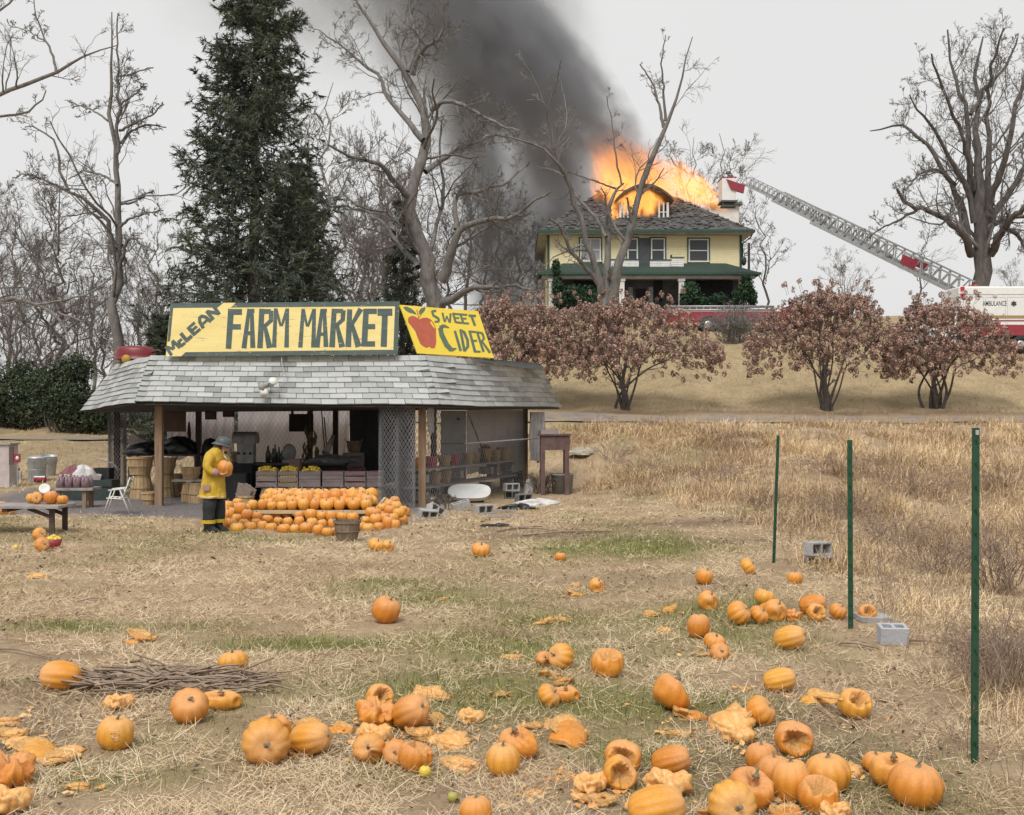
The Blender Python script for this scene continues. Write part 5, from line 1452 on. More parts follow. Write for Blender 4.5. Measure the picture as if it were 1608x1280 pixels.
shingle_face(BLc,FLc,TFL,TBL,9,8,True,.03,3)
for e,tt,s1,s2 in((FLc,TFL,BLc,FRc),(FRc,TFR,BRc,FLc)):
 mb=MB()
 for k in range(9):
  p0,p1=e.lerp(tt,k/9),e.lerp(tt,(k+1.15)/9)
  d1=(s1-e).normalized()*.17;d2=(s2-e).normalized()*.17
  n0=Vector((0,-.05,.03))
  mb.add([p0+d1+n0*.9,p0+n0*1.3,p0+d2+n0*.9,p1+d1+n0*.2,p1+n0*.45,p1+d2+n0*.2],[(0,1,4,3),(1,2,5,4)])
 hc=mb.build('hip_cap',sh_m,roof)
 a=hc.data.attributes.new('v','FLOAT','POINT');a.data.foreach_set('value',np.repeat(np.array([.35+.35*rnd.random()for _ in range(9)],np.float32),6))
mb=MB()
p,q=TFR.lerp(TBR,.38)+Vector((.02,-.05,.03)),TBR+Vector((.03,-.05,-.02))
mb.add([p,q,q+Vector((.09,-.05,-.16)),p+Vector((.06,-.05,-.07)),p+Vector((0,0,.02)),q+Vector((0,0,.02))],[(0,1,2,3),(0,4,5,1)])
mb.build('tar_paper',mat('tar_paper',(.07,.07,.07),(.05,.05,.05),5,.8),roof)
mb=MB()
for p,q in((FLc,FRc),(FRc,BRc),(BLc,FLc),(BRc,BLc)):
 mb.beam(ins(p,.07)+Vector((0,0,.06)),ins(q,.07)+Vector((0,0,.06)),.06,.14)
mb.build('beam',darkw_m,stand)
posts={'FL':PX(250,797,27.25),'FR':PX(663,797,27.25),'BR':PX(825,768,34.25),'BL':PX(184,767,34.4),'ML':PX(312,0,34.3),'M2':PX(487,0,34.3),'M3':PX(527,0,34.3),'MR':PX(681,0,30.5)}
for k,p in posts.items():
 mb=MB();z0=gz1(p.x,p.y)-.1;s=.17 if k in('FL','FR')else .15
 mb.box((p.x,p.y,(z0+2.5)/2),(s,s,2.5-z0));mb.build('post',wood_m if k in('FL','FR','BR')else darkw_m,stand)
wire_m=mat('galvanised_wire',(.36,.36,.37),(.25,.25,.26),9,.5,metal=.55)
def netting(name,path,z0,z1,pitch=.075,rr=.0033,parent=stand,label=None):
 """two families of crossing wires following a plan path"""
 pl=np.array(path,float);dd=np.r_[0,np.cumsum(np.linalg.norm(np.diff(pl,axis=0),axis=1))]
 Lp=dd[-1];H=z1-z0
 P=[]
 nseg=max(4,int(H/.16))
 hv=np.linspace(0,H,nseg+1)
 for sgn in(1,-1):
  u0=np.arange(-H*.62,Lp+H*.62,pitch*1.35)
  for u in u0:
   uu=u+sgn*(hv-H/2)*.62
   ok=(uu>=0)&(uu<=Lp)
   if ok.sum()<2:continue
   i=np.where(ok)[0]
   P.append((uu[i],hv[i]+z0))
 Vs=[];Fs=[];o=0
 for uu,zz in P:
  x=np.interp(uu,dd,pl[:,0]);y=np.interp(uu,dd,pl[:,1])
  v,f=tube_batch(np.stack([x,y,zz],-1)[None],np.full((1,len(uu)),rr),3)
  Vs.append(v);Fs.append(f+o);o+=len(v)
 org=np.array(parent_origin(parent))if parent else 0
 ob=np_mesh(name,np.concatenate(Vs)-org,np.concatenate(Fs),wire_m,parent)
 ob['kind']='stuff'
 return ob
netting('side_netting',[(posts['FR'].x,27.2),(posts['BR'].x,34.2)],.08,2.36,.1,.0058)
netting('back_netting',[(posts['BL'].x+.2,34.5),(posts['BR'].x,34.5)],.2,2.36,.1,.0042)
netting('front_netting',[(PX(632,0,27.1).x,27.1),(posts['FR'].x,27.16)],.05,2.36,.085)
def roll(cx,cy_,r,turns=2.2):
 n=int(24*turns);return[(cx+(r+.02*k/24)*math.cos(2*PI*k/24),cy_+(r+.02*k/24)*math.sin(2*PI*k/24))for k in range(n)]
for i,(px,Y,r_,lab)in enumerate(((610,26.95,.19,'left roll of the two rolls of wire netting hung at the front opening'),(637,26.95,.19,'right roll of the two rolls of wire netting hung at the front opening'),(184,34.4,.23,'upright roll of wire netting wrapped round the far left corner post'))):
 p=PX(px,700,Y)
 th=thing('netting_roll',lab,'wire netting',(p.x,Y,0),'rolls of wire netting')
 ob=netting('wire',roll(p.x,Y,r_,2.6),.05 if i<2 else .0,2.38,.07,.004 if i<2 else .006,th)
pl_m,t,b=node_mat('milky_plastic_sheet')
b.inputs['Base Color'].default_value=(.58,.53,.53,1);b.inputs['Roughness'].default_value=.4
b.inputs['Transmission Weight'].default_value=.0
tr=t.nodes.new('ShaderNodeBsdfTranslucent');tr.inputs['Color'].default_value=(.7,.65,.65,1)
trp=t.nodes.new('ShaderNodeBsdfTransparent');m1=t.nodes.new('ShaderNodeMixShader');m1.inputs[0].default_value=.55
m2=t.nodes.new('ShaderNodeMixShader');m2.inputs[0].default_value=.22
o_=[n for n in t.nodes if n.type=='OUTPUT_MATERIAL'][0]
t.links.new(b.outputs[0],m1.inputs[1]);t.links.new(tr.outputs[0],m1.inputs[2]);t.links.new(m1.outputs[0],m2.inputs[1]);t.links.new(trp.outputs[0],m2.inputs[2]);t.links.new(m2.outputs[0],o_.inputs['Surface'])
def sheet(name,label,a,b_,z0,z1,mtl,cat='plastic sheet',amp=.05,seed=0,nu=26,nv=14,group=None,thick=.006):
 """hanging sheet with folds between plan points a and b"""
 a,b_=Vector((a[0],a[1],0)),Vector((b_[0],b_[1],0));dr_=(b_-a);nm=Vector((-dr_.y,dr_.x,0)).normalized()
 th=MB();vs=[];fs=[]
 for j in range(nv+1):
  for i in range(nu+1):
   u,v=i/nu,j/nv
   bot=z0+.06*math.sin(u*9+seed)
   z=z1+(bot-z1)*v
   f=amp*(math.sin(u*21+seed+v*2)*(.4+.6*v)+.5*math.sin(u*47+v*5+seed))
   vs.append(a+dr_*u+nm*f+Vector((0,0,z)))
 n1=len(vs);vs+=[p+nm*thick for p in vs]
 W=nu+1
 for j in range(nv):
  for i in range(nu):
   q=j*W+i;fs.append((q,q+1,q+W+1,q+W));fs.append((n1+q,n1+q+W,n1+q+W+1,n1+q+1))
 for j in range(nv):
  for i in(0,nu):
   q=j*W+i;fs.append((q,q+W,n1+q+W,n1+q))
 th.add(vs,fs,0,True)
 o=th.build(name,mtl)
 return tag(o,label,cat,group)
Yb=34.8
def X(px,Y):return PX(px,0,Y).x
sheet('plastic_sheet','milky plastic sheet hanging at the back left of the stand, beside the brown board',(X(262,Yb),Yb),(X(308,Yb),Yb),.9,2.4,pl_m,seed=1)
sheet('plastic_sheet','milky plastic sheet hanging behind the two small pictures',(X(316,Yb),Yb),(X(368,Yb),Yb),.8,2.4,pl_m,seed=2)
sheet('plastic_sheet','wide milky plastic sheet hanging behind the grey hooded machine',(X(374,Yb),Yb),(X(491,Yb),Yb),.8,2.4,pl_m,seed=3)
sheet('plastic_sheet','milky plastic sheet hanging behind the leaning poles, right of the corn bundle',(X(492,Yb),Yb),(X(548,Yb),Yb),.8,2.4,pl_m,seed=4)
sheet('plastic_sheet','tall milky plastic sheet behind the side netting and leaning broom',(X(733,34),34),(X(822,34.1),34.1),.5,2.36,pl_m,seed=5,amp=.03)
white_pl=mat('crumpled_white_plastic',(.62,.6,.6),(.45,.43,.43),4,.45,.5,9)
sheet('plastic_sheet','crumpled white plastic sheet hanging outside the far right post',(X(834,33.6),33.6),(X(856,34.1),34.1),.85,2.3,white_pl,seed=6,amp=.08)
sheet('plastic_sheet','torn white plastic strip hanging beside the front right post',(X(672,27.6),27.6),(X(681,27.9),27.9),1.75,2.38,white_pl,seed=7,amp=.02,nu=8)
tarp_m=mat('black_tarpaulin',(.035,.038,.04),(.02,.022,.024),3,.6)
sheet('tarpaulin','dark tarpaulin closing the back of the stand behind the netting rolls',(X(549,33),33),(X(652,33.4),33.4),.2,2.36,tarp_m,'tarpaulin',seed=8)
bb=MB();a,b_=PX(258,640,34.2),PX(292,678,34.2);bb.box(((a.x+b_.x)/2,34.2,(a.z+b_.z)/2),(b_.x-a.x,.03,a.z-b_.z))
tag(bb.build('board',mat('brown_board',(.17,.115,.085),(.12,.08,.06),3,.85)),'plain brown board hanging under the roof behind the front left post','board')
fl=PX(420,604,26.7)
th=thing('floodlight','pair of small floodlights fixed to the front slope of the shingled roof','floodlight',fl)
gal_m=mat('weathered_fitting',(.4,.4,.38),(.27,.27,.26),8,.5)
mb=MB();mb.box(fl+Vector((0,-.03,0)),(.12,.09,.12));mb.tube([fl+Vector((-.2,-.08,.03)),fl+Vector((-.05,-.1,.0)),fl+Vector((.1,-.1,.05))],.03,6);mb.build('bracket',gal_m,th)
for(px,py,d_,mm_)in((429,599,(.3,-.6,.5),0),(415,617,(-.1,-.9,-.1),1),(411,607,(-.5,-.5,-.1),2)):
 c_=PX(px,py,26.45);R=Vector(d_).to_track_quat('Z','Y').to_matrix()
 mb=MB();mb.lathe([(.0,-.16),(.05,-.16),(.055,-.08),(.1,.0),(.1,.03),(0,.045)],c_,14,rot=R);mb.build('lamp_head',white_m if mm_<2 else gal_m,th)
mb=MB();mb.tube([PX(442,560,27.45),PX(443,572,27.2),PX(446,583,27.0),PX(442,590,26.85),PX(430,600,26.6)],.012,5);mb.build('cable',gal_m,th)
# signs
yel_m=mat('faded_yellow_sign_paint',(.68,.55,.21),(.62,.49,.18),3,.7,c3=(.71,.6,.3),dirt=((.34,.22,.13),12,.6,.06),stretch=(.3,1,1.8))
yel2_m=mat('bright_yellow_sign_paint',(.72,.54,.05),(.68,.49,.04),2,.65,c3=(.74,.57,.1),dirt=((.45,.34,.12),4,.7,.1))
sg_m=mat('dark_green_sign_paint',(.05,.078,.072),(.036,.058,.053),7,.7,c3=(.075,.1,.092),dirt=((.42,.37,.25),16,.62,.04),stretch=(.3,1,1.8))
sgl_m=mat('cider_green_paint',(.1,.145,.1),(.075,.115,.075),7,.7,dirt=((.5,.42,.1),12,.72,.04))
apple_m=mat('apple_red_paint',(.42,.1,.055),(.36,.075,.04),6,.7,dirt=((.55,.32,.12),10,.72,.05))
def zp(x,y):return(240+x/2.8714,460+y/2.87)
def spt(x,y,prd=0.0):
 px,py=zp(x,y)
 t_=(558.5-py)/(558.5-475)
 return PX(px,py,27.35+.42*t_)+Vector((0,-prd,0))
A,B=spt(58,285),spt(1104,278)
msign=thing('market_sign','long yellow and green sign reading McLean Farm Market on the stand roof','sign',((A.x+B.x)/2,A.y,A.z))
def sign_poly(pts,prd,thick,mapf):
 return[mapf(x,y,prd)for x,y in pts],Vector((0,thick,0))
mb=MB();mb.prism([spt(*p)for p in((80,47),(1112,38),(1103,278),(58,286))][::-1],(0,.03,0));mb.build('panel',yel_m,msign)
mb=MB()
for poly in(((80,47),(318,45),(292,66),(92,68),(78,216),(66,222)),((352,66),(374,44.5),(1112,38),(1111,60)),((1092,60),(1111,60),(1103,278),(1084,276)),((128,285),(148,267),(1085,256),(1084,278))):
 mb.prism([spt(x,y,.004)for x,y in poly][::-1],(0,.0035,0))
mb.build('border',sg_m,msign)
def stroke(mb,mapf,p,q,w0,w1,prd=.006):
 (x0,y0),(x1,y1)=p,q
 dx,dy=x1-x0,y1-y0;L=math.hypot(dx,dy)or 1
 nx_,ny_=-dy/L,dx/L
 poly=[(x0+nx_*w0/2,y0+ny_*w0/2),(x1+nx_*w1/2,y1+ny_*w1/2),(x1-nx_*w1/2,y1-ny_*w1/2),(x0-nx_*w0/2,y0-ny_*w0/2)]
 mb.prism([mapf(x,y,prd)for x,y in poly],(0,.0055,0))
def hbar(mb,mapf,x0,x1,y,h,prd=.0075):stroke(mb,mapf,(x0,y),(x1,y),h,h,prd)
letters={'F':lambda s,h:(s((353,72),(341,252),27,25),h(350,402,86,26),h(350,397,153,24)),'A':lambda s,h:(s((434,72),(411,250),15,23),s((446,72),(451,248),16,23),h(432,458,81,18),h(423,440,182,18)),'R':lambda s,h:(s((492,72),(483,249),24,25),h(492,532,84,22),s((534,80),(532,130),20,20),s((534,124),(500,154),18,18),s((505,148),(527,248),16,27)),'M':lambda s,h:(s((554,70),(547,246),15,20),s((607,70),(603,246),15,21),s((555,72),(577,150),15,10),s((606,72),(581,150),15,10)),'M2':lambda s,h:(s((678,72),(665,246),15,20),s((728,72),(724,246),15,21),s((678,74),(696,152),15,10),s((727,74),(699,152),15,10)),'A2':lambda s,h:(s((763,72),(741,246),14,22),s((773,72),(781,244),15,22),h(758,785,80,16),h(751,771,186,16)),'R2':lambda s,h:(s((818,72),(808,245),22,26),h(816,858,82,20),s((860,78),(856,126),20,20),s((858,120),(824,150),18,18),s((830,144),(854,244),16,28)),'K':lambda s,h:(s((888,74),(881,244),23,26),s((938,72),(893,152),24,14),s((897,138),(928,243),16,29)),'E':lambda s,h:(s((962,72),(953,242),25,27),h(958,1010,83,24),h(956,1003,152,23),h(952,1002,230,24)),'T':lambda s,h:(h(1013,1080,87,32),s((1047,84),(1041,243),26,28)),}
for k,fn in letters.items():
 mb=MB();fn(lambda p,q,a_,b2:stroke(mb,spt,p,q,a_,b2),lambda x0,x1,y,hh:hbar(mb,spt,x0,x1,y,hh));mb.build('letter',sg_m,msign)
def dmap(o,ang):
 ca,sa=math.cos(ang),math.sin(ang)
 return lambda u,v,prd:spt(o[0]+u*ca+v*sa,o[1]-u*sa+v*ca,prd)
dm_=dmap((82,284),math.atan2(208,240))
dm=lambda u,v,prd:dm_(u*1.09,v*1.06,prd)
th_=10.5
def dl(strokes):
 mb=MB()
 for i,(p,q,w_)in enumerate(strokes):stroke(mb,dm,p,q,w_*1.22,w_*1.22,.006+.0004*i)
 mb.build('letter',sg_m,msign)
dl([((4,0),(9,-46),11),((9,-44),(27,-14),10),((27,-14),(45,-44),10),((46,-46),(50,0),11)])
dl([((60,-24),(60,0),10),((57,-24),(80,-24),10),((57,-3),(80,-3),10)])
dl([((92,-46),(90,0),13),((86,-6),(120,-6),13)])
dl([((131,-46),(131,0),13),((128,-41),(165,-41),10),((128,-23),(161,-23),10),((128,-5),(165,-5),10)])
dl([((176,2),(182,-28),12),((180,-26),(192,-42),11),((188,-42),(208,-42),11),((204,-42),(215,-26),11),((213,-28),(218,2),12),((180,-14),(214,-14),9)])
dl([((231,2),(233,-46),12),((233,-42),(264,-3),12),((264,2),(268,-46),12)])
mb=MB()
for x in(120,400,700,1000):
 p=spt(x,120);q=Vector((p.x,p.y+1.0,3.6));mb.beam(p+Vector((0,.06,0)),q,.05,.09)
mb.beam(spt(1098,60)+Vector((-.03,.12,0)),spt(1096,270)+Vector((-.03,.12,0)),.05,.12)
mb.build('brace',darkw_m,msign)
def cpt(x,y,prd=0.0):
 px,py=620+x/5.743,470+y/5.743
 n_=cn;d_=cam_dir(px,py)
 s_=(c0-Vector((0,0,CAMH))).dot(n_)/d_.dot(n_)
 return Vector((0,0,CAMH))+d_*s_+n_*prd
def cam_dir(px,py):return Vector(((px-804)/F,1,(655-py)/F))
c0=PX(655.7,555,27.7);c1=PX(775.5,562,29.7);c2=PX(627.8,478.7,28.35)
cn=(c1-c0).cross(c2-c0).normalized()
if cn.y>0:cn=-cn
A=cpt(205,488);B=cpt(893,530)
csign=thing('cider_sign','bright yellow slanted sign with a red apple reading Sweet Cider','sign',(A+B)/2)
mb=MB();mb.prism([cpt(*p)for p in((45,50),(752,108),(893,530),(205,488))],-cn*.025);mb.build('panel',yel2_m,csign)
def cprism(mb,pts,prd=.004):mb.prism([cpt(x,y,prd)for x,y in pts],-cn*.0035)
mb=MB();cprism(mb,[(118,175),(135,155),(165,150),(195,162),(222,183),(250,168),(285,165),(320,178),(350,215),(370,265),(372,340),(372,400),(360,440),(335,445),(310,428),(285,440),(255,425),(230,405),(205,345),(185,290),(150,245),(120,205)])
mb.build('apple_picture',apple_m,csign)
mb=MB();cprism(mb,[(322,200),(335,210),(352,240),(360,268),(350,258),(330,230),(318,212)],.0065);mb.build('apple_highlight',yel2_m,csign)
mb=MB();cprism(mb,[(75,72),(105,66),(150,85),(185,118),(195,142),(170,132),(125,120),(95,100)]);cprism(mb,[(222,140),(215,112),(232,85),(275,68),(272,100),(250,128)],.0045)
mb.build('leaf_picture',sgl_m,csign)
mb=MB();stroke(mb,cpt,(196,95),(218,182),7,7,.007);stroke(mb,cpt,(240,130),(220,165),6,6,.0075);mb.build('stem_picture',apple_m,csign)
def cl(strokes):
 mb=MB()
 for i,(p,q,a_,b2)in enumerate(strokes):stroke(mb,cpt,p,q,a_,b2,.005+.0004*i)
 mb.build('letter',sgl_m,csign)
cl([((372,105),(338,108),22,20),((334,104),(345,140),20,20),((340,142),(388,172),22,22),((388,168),(398,196),22,20),((402,200),(358,204),18,16)])
cl([((428,122),(448,205),18,16),((452,205),(468,150),14,12),((466,150),(492,212),12,14),((496,212),(502,128),16,18)])
cl([((524,122),(548,212),20,20),((520,132),(582,136),18,18),((540,170),(580,170),16,16),((548,208),(606,214),18,18)])
cl([((588,128),(618,218),20,20),((592,138),(652,142),18,18),((606,174),(646,176),16,16),((616,216),(668,220),18,18)])
cl([((664,148),(730,152),22,22),((690,150),(722,240),22,22)])
cl([((488,258),(440,240),10,30),((444,236),(408,262),30,40),((408,258),(424,330),40,44),((424,326),(470,420),44,46),((466,412),(512,462),46,40),((508,458),(556,444),36,8)])
cl([((540,285),(594,468),22,26)])
cl([((590,272),(628,470),22,26),((588,276),(625,300),20,26),((622,294),(655,370),26,26),((655,366),(658,430),26,26),((660,424),(626,470),26,22)])
cl([((672,284),(724,478),22,26),((668,292),(730,296),20,18),((690,375),(740,376),20,18),((718,472),(772,474),20,18)])
cl([((738,290),(800,476),20,24),((738,298),(786,306),18,20),((786,304),(806,358),20,20),((806,352),(778,386),18,18),((782,376),(858,484),16,24)])
mb=MB()
for x,y in((90,80),(730,125)):
 p=cpt(x,y)-cn*.05;mb.beam(p,Vector((p.x+.5,p.y+.7,3.6)),.05,.08)
mb.build('brace',darkw_m,csign)
p=PX(213,553,31.2);p.z=3.6
th=thing('wheelbarrow','dark red metal wheelbarrow turned over on the roof behind the left hip','wheelbarrow',p)
mb=MB();mb.lathe([(.0,.36),(.3,.36),(.46,.33),(.53,.26),(.55,.12),(.57,.02),(.6,.0)],p+Vector((0,0,.12)),24,sx=.98,sy=.6);mb.build('tray',mat('dark_red_enamel',(.2,.016,.024),(.13,.011,.017),4,.4,dirt=((.3,.25,.22),3,.66,.2)),th)
mb=MB();mb.tube([p+Vector((.5,-.2,.3)),p+Vector((.68,-.25,.36)),p+Vector((.8,-.25,.3))],.035,6);mb.box(p+Vector((.1,-.25,.1)),(.5,.1,.12));mb.build('handle',darkw_m,th)
R=Matrix.Rotation(PI/2,3,'X')
mb=MB();mb.lathe([(0,-.05),(.1,-.05),(.13,0),(.1,.05),(0,.05)],p+Vector((-.12,-.4,.1)),14,rot=R);mb.build('wheel',mat('yellow_hub',(.45,.27,.03),(.35,.2,.02),5,.6),th)
# pumpkins: meshes shared by all of them
pk_m,t,b=node_mat('pumpkin_skin')
b.inputs['Roughness'].default_value=.42;b.inputs['Specular IOR Level'].default_value=.42
tcn=t.nodes.new('ShaderNodeTexCoord');oi=t.nodes.new('ShaderNodeObjectInfo')
of=t.nodes.new('ShaderNodeVectorMath');of.operation='ADD'
cmb=t.nodes.new('ShaderNodeCombineXYZ');t.links.new(mth(t,'MULTIPLY',oi.outputs['Random'],40),cmb.inputs[0]);t.links.new(mth(t,'MULTIPLY',oi.outputs['Random'],17),cmb.inputs[2])
t.links.new(tcn.outputs['Object'],of.inputs[0]);t.links.new(cmb.outputs[0],of.inputs[1])
n1=noise(t,of.outputs[0],7,6,.6);n2=noise(t,of.outputs[0],38,5,.7);n3=noise(t,of.outputs[0],13,8,.75)
r1=ramp(t,[(0,(.5,.16,.022)),(.3,(.6,.225,.027)),(.6,(.66,.275,.034)),(.85,(.7,.35,.05)),(1,(.73,.45,.1))])
t.links.new(mth(t,'ADD',mth(t,'MULTIPLY',oi.outputs['Random'],.65),mth(t,'MULTIPLY_ADD',n1.outputs['Fac'],.8,-.22)),r1.inputs[0])
col=mixc(t,mth(t,'MULTIPLY',att(t,'groove'),.38),r1.outputs[0],(.48,.16,.018))
blo=ramp(t,[(.42,G(0)),(.68,G(1))]);t.links.new(mth(t,'ADD',mth(t,'MULTIPLY',n3.outputs['Fac'],.7),mth(t,'MULTIPLY',att(t,'shoulder'),.34)),blo.inputs[0])
col=mixc(t,mth(t,'MULTIPLY',blo.outputs[0],.5),col,(.7,.42,.23))
sca=ramp(t,[(.61,G(0)),(.69,G(1))]);t.links.new(n2.outputs['Fac'],sca.inputs[0])
col=mixc(t,mth(t,'MULTIPLY',sca.outputs[0],.55),col,(.62,.45,.28))
rt=mth(t,'MULTIPLY',mth(t,'GREATER_THAN',oi.outputs['Random'],.66),.8)
rr_=ramp(t,[(.57,G(0)),(.66,G(1))]);t.links.new(n3.outputs['Fac'],rr_.inputs[0])
col=mixc(t,mth(t,'MULTIPLY',rr_.outputs[0],rt),col,(.27,.11,.035))
t.links.new(col,b.inputs['Base Color'])
rgh=mth(t,'MULTIPLY_ADD',blo.outputs[0],.3,.35);t.links.new(rgh,b.inputs['Roughness'])
bp=t.nodes.new('ShaderNodeBump');bp.inputs['Strength'].default_value=.25;bp.inputs['Distance'].default_value=.01;t.links.new(n2.outputs['Fac'],bp.inputs['Height']);t.links.new(bp.outputs[0],b.inputs['Normal'])
stem_m=mat('dry_pumpkin_stem',(.3,.26,.17),(.16,.13,.075),20,.9,.4,60)
flesh_m=mat('pumpkin_flesh',(.74,.42,.14),(.58,.23,.045),9,.65,.7,34,c3=(.78,.6,.34),dirt=((.3,.15,.05),12,.66,.12))
pale_m=mat('bleached_pumpkin_skin',(.72,.39,.13),(.63,.24,.05),4,.55,.3,16,c3=(.76,.53,.28),dirt=((.26,.11,.04),6,.66,.1))
def pumpkin_mesh(seed,nr_=9,hr=.82,rib=.07,n=54,m=20,dents=(),hole=None,squash=1.0,bump=.03,top=.16,crumple=0.0):
 """unit pumpkin, radius ~1, sitting around z=0 centre. hole=(dir, angle): caved opening whose flesh shows"""
 rg=np.random.default_rng(seed)
 vs=[];gr=[];sh=[];fl=[]
 lob=nr_
 ph=rg.random(lob)*.6
 dn=[(np.array(d)/np.linalg.norm(d),a,dep)for d,a,dep in dents]
 for j in range(m+1):
  th=PI*j/m
  for i in range(n):
   ph_=2*PI*i/n
   g=abs(math.cos(ph_*lob/2+.3*math.sin(ph_*3+seed)))
   gv=(1-g)**2
   s=math.sin(th)
   rr=(1-rib*(1-abs(math.cos(ph_*lob/2+.35*math.sin(ph_*2+seed)))**.6)*s)
   rad=s**.82*rr
   z=math.cos(th)*hr
   z-=top*math.exp(-(s/.33)**2)*(1 if th<PI/2 else-.6)
   p=np.array([rad*math.cos(ph_),rad*math.sin(ph_),z])
   p*=1+bump*float(vnoise(ph_*1.4+seed,th*2.1))
   u=p/(np.linalg.norm(p)+1e-9);isf=0.0
   for d,a,dep in dn:
    c_=float(u@d);w_=math.exp(-((math.acos(max(-1,min(1,c_)))/a)**2))
    p=p-d*dep*w_*(1+.35*float(vnoise(ph_*5+seed,th*6)))
   if hole:
    d,a,dep=hole
    d=np.array(d)/np.linalg.norm(d)
    ang_=math.acos(max(-1,min(1,float(u@d))))+.16*float(vnoise(ph_*3+seed*2,th*4))+.07*float(vnoise(ph_*9,th*11+seed))
    w_=1/(1+math.exp((ang_-a)*26))
    ins_=u*.42
    p=p*(1-w_)+(p*.35-d*dep*.7)*w_
    isf=w_
   if crumple:
    a_=1-2*abs(float(vnoise(u[0]*2.3+seed,u[1]*2.3+u[2])));b2=1-2*abs(float(vnoise(u[0]*5.1,u[1]*5.1+seed+u[2]*2)))
    p=p*(1+crumple*.5*(a_-.5));p[2]+=crumple*(.34*(a_-.4)+.2*(b2-.4))*(u[2]>-.3)
   p[2]*=squash
   vs.append(p);gr.append(1-abs(math.cos(ph_*lob/2+.35*math.sin(ph_*2+seed))));sh.append(max(0,u[2]));fl.append(isf)
 V=np.array(vs)
 idx=np.arange((m+1)*n).reshape(m+1,n)
 Fq=np.stack([idx[:-1],np.roll(idx[:-1],-1,1),np.roll(idx[1:],-1,1),idx[1:]],-1).reshape(-1,4)[:,::-1]
 fl=np.array(fl)
 mi=(fl[Fq].mean(1)>.35).astype(int)
 zt=-hr+.0
 return V,Fq,np.array(gr)**2,np.array(sh),mi
def make_pumpkin_proto(seed,**kw):
 skin=kw.pop('skin',pk_m);st=kw.pop('stem',True)
 V,Fq,gr,sh,mi=pumpkin_mesh(seed,**kw)
 o=np_mesh('pumpkin',V,Fq,[skin,flesh_m],smooth=True,attr={'groove':gr,'shoulder':sh},mi=mi)
 hr=kw.get('hr',.82)*kw.get('squash',1)
 if st:
  mb=MB();z0=hr-.2;rg=random.Random(seed)
  a=rg.random()*6.28
  pts=[(0,0,z0-.05),(0,0,z0+.08),(.05*math.cos(a),.05*math.sin(a),z0+.22),(.15*math.cos(a),.15*math.sin(a),z0+.34)]
  mb.tube(pts,[.17,.1,.075,.09],7)
  s_=mb.build('stem',stem_m,o,world=False)
 o['used']=0
 return o
PK={'round':make_pumpkin_proto(1,nr_=11,hr=.84,rib=.11),'round2':make_pumpkin_proto(2,nr_=9,hr=.78,rib=.09),'tall':make_pumpkin_proto(3,nr_=10,hr=1.02,rib=.08),'tall2':make_pumpkin_proto(4,nr_=12,hr=1.12,rib=.05,bump=.035),'flat':make_pumpkin_proto(5,nr_=10,hr=.7,rib=.11),'long':make_pumpkin_proto(17,nr_=11,hr=1.34,rib=.09,top=.07,bump=.03),'smooth':make_pumpkin_proto(6,nr_=12,hr=.94,rib=.045),'dent':make_pumpkin_proto(7,nr_=10,hr=.9,dents=(((.6,-.6,.5),.5,.5),((-.2,-1,.1),.35,.25)),bump=.05),'dent2':make_pumpkin_proto(8,nr_=9,hr=.8,dents=(((0,-.3,1),.6,.6),((.9,-.4,0),.3,.3)),bump=.06),'sag':make_pumpkin_proto(9,nr_=10,hr=.85,dents=(((1,-.2,.9),.8,.75),),bump=.07),'open':make_pumpkin_proto(10,nr_=10,hr=.85,hole=((.1,-.45,1),.62,.75),n=72,m=30,bump=.04,stem=False),'open2':make_pumpkin_proto(11,nr_=9,hr=.8,hole=((-.3,-1,.55),.7,.7),n=72,m=30,bump=.06,stem=False),'top':make_pumpkin_proto(12,nr_=11,hr=.9,hole=((.05,-.25,1),.75,.5),n=72,m=30,bump=.05,stem=False,dents=(((0,-1,.3),.4,.15),)),'wrinkled':make_pumpkin_proto(13,nr_=13,hr=.6,rib=.16,bump=.22,dents=(((0,0,1),.5,.45),((.7,-.7,.2),.4,.4),((-.8,-.3,.3),.35,.35)),n=72,m=26,stem=False,crumple=.3),'wrinkled2':make_pumpkin_proto(14,nr_=15,hr=.55,rib=.14,bump=.26,dents=(((.3,-.2,1),.6,.5),((-.7,-.7,.2),.4,.4)),hole=((0,-.35,1),.35,.3),n=72,m=26,skin=pale_m,stem=False,crumple=.2),'pancake':make_pumpkin_proto(15,nr_=11,hr=.3,rib=.2,bump=.3,dents=(((.2,-.1,1),.8,.1),((-.9,-.3,.3),.5,.4),((.8,.6,0),.4,.35)),hole=((.1,-.2,1),.3,.12),n=72,m=22,skin=pale_m,top=.1,stem=False,crumple=.26),'pancake2':make_pumpkin_proto(16,nr_=7,hr=.24,rib=.25,bump=.38,dents=(((-.4,.1,1),.6,.12),((.9,-.5,.2),.5,.5),((-.3,-1,0),.4,.35)),hole=((-.2,-.2,1),.42,.14),n=72,m=22,skin=pale_m,top=.06,stem=False,crumple=.3),}
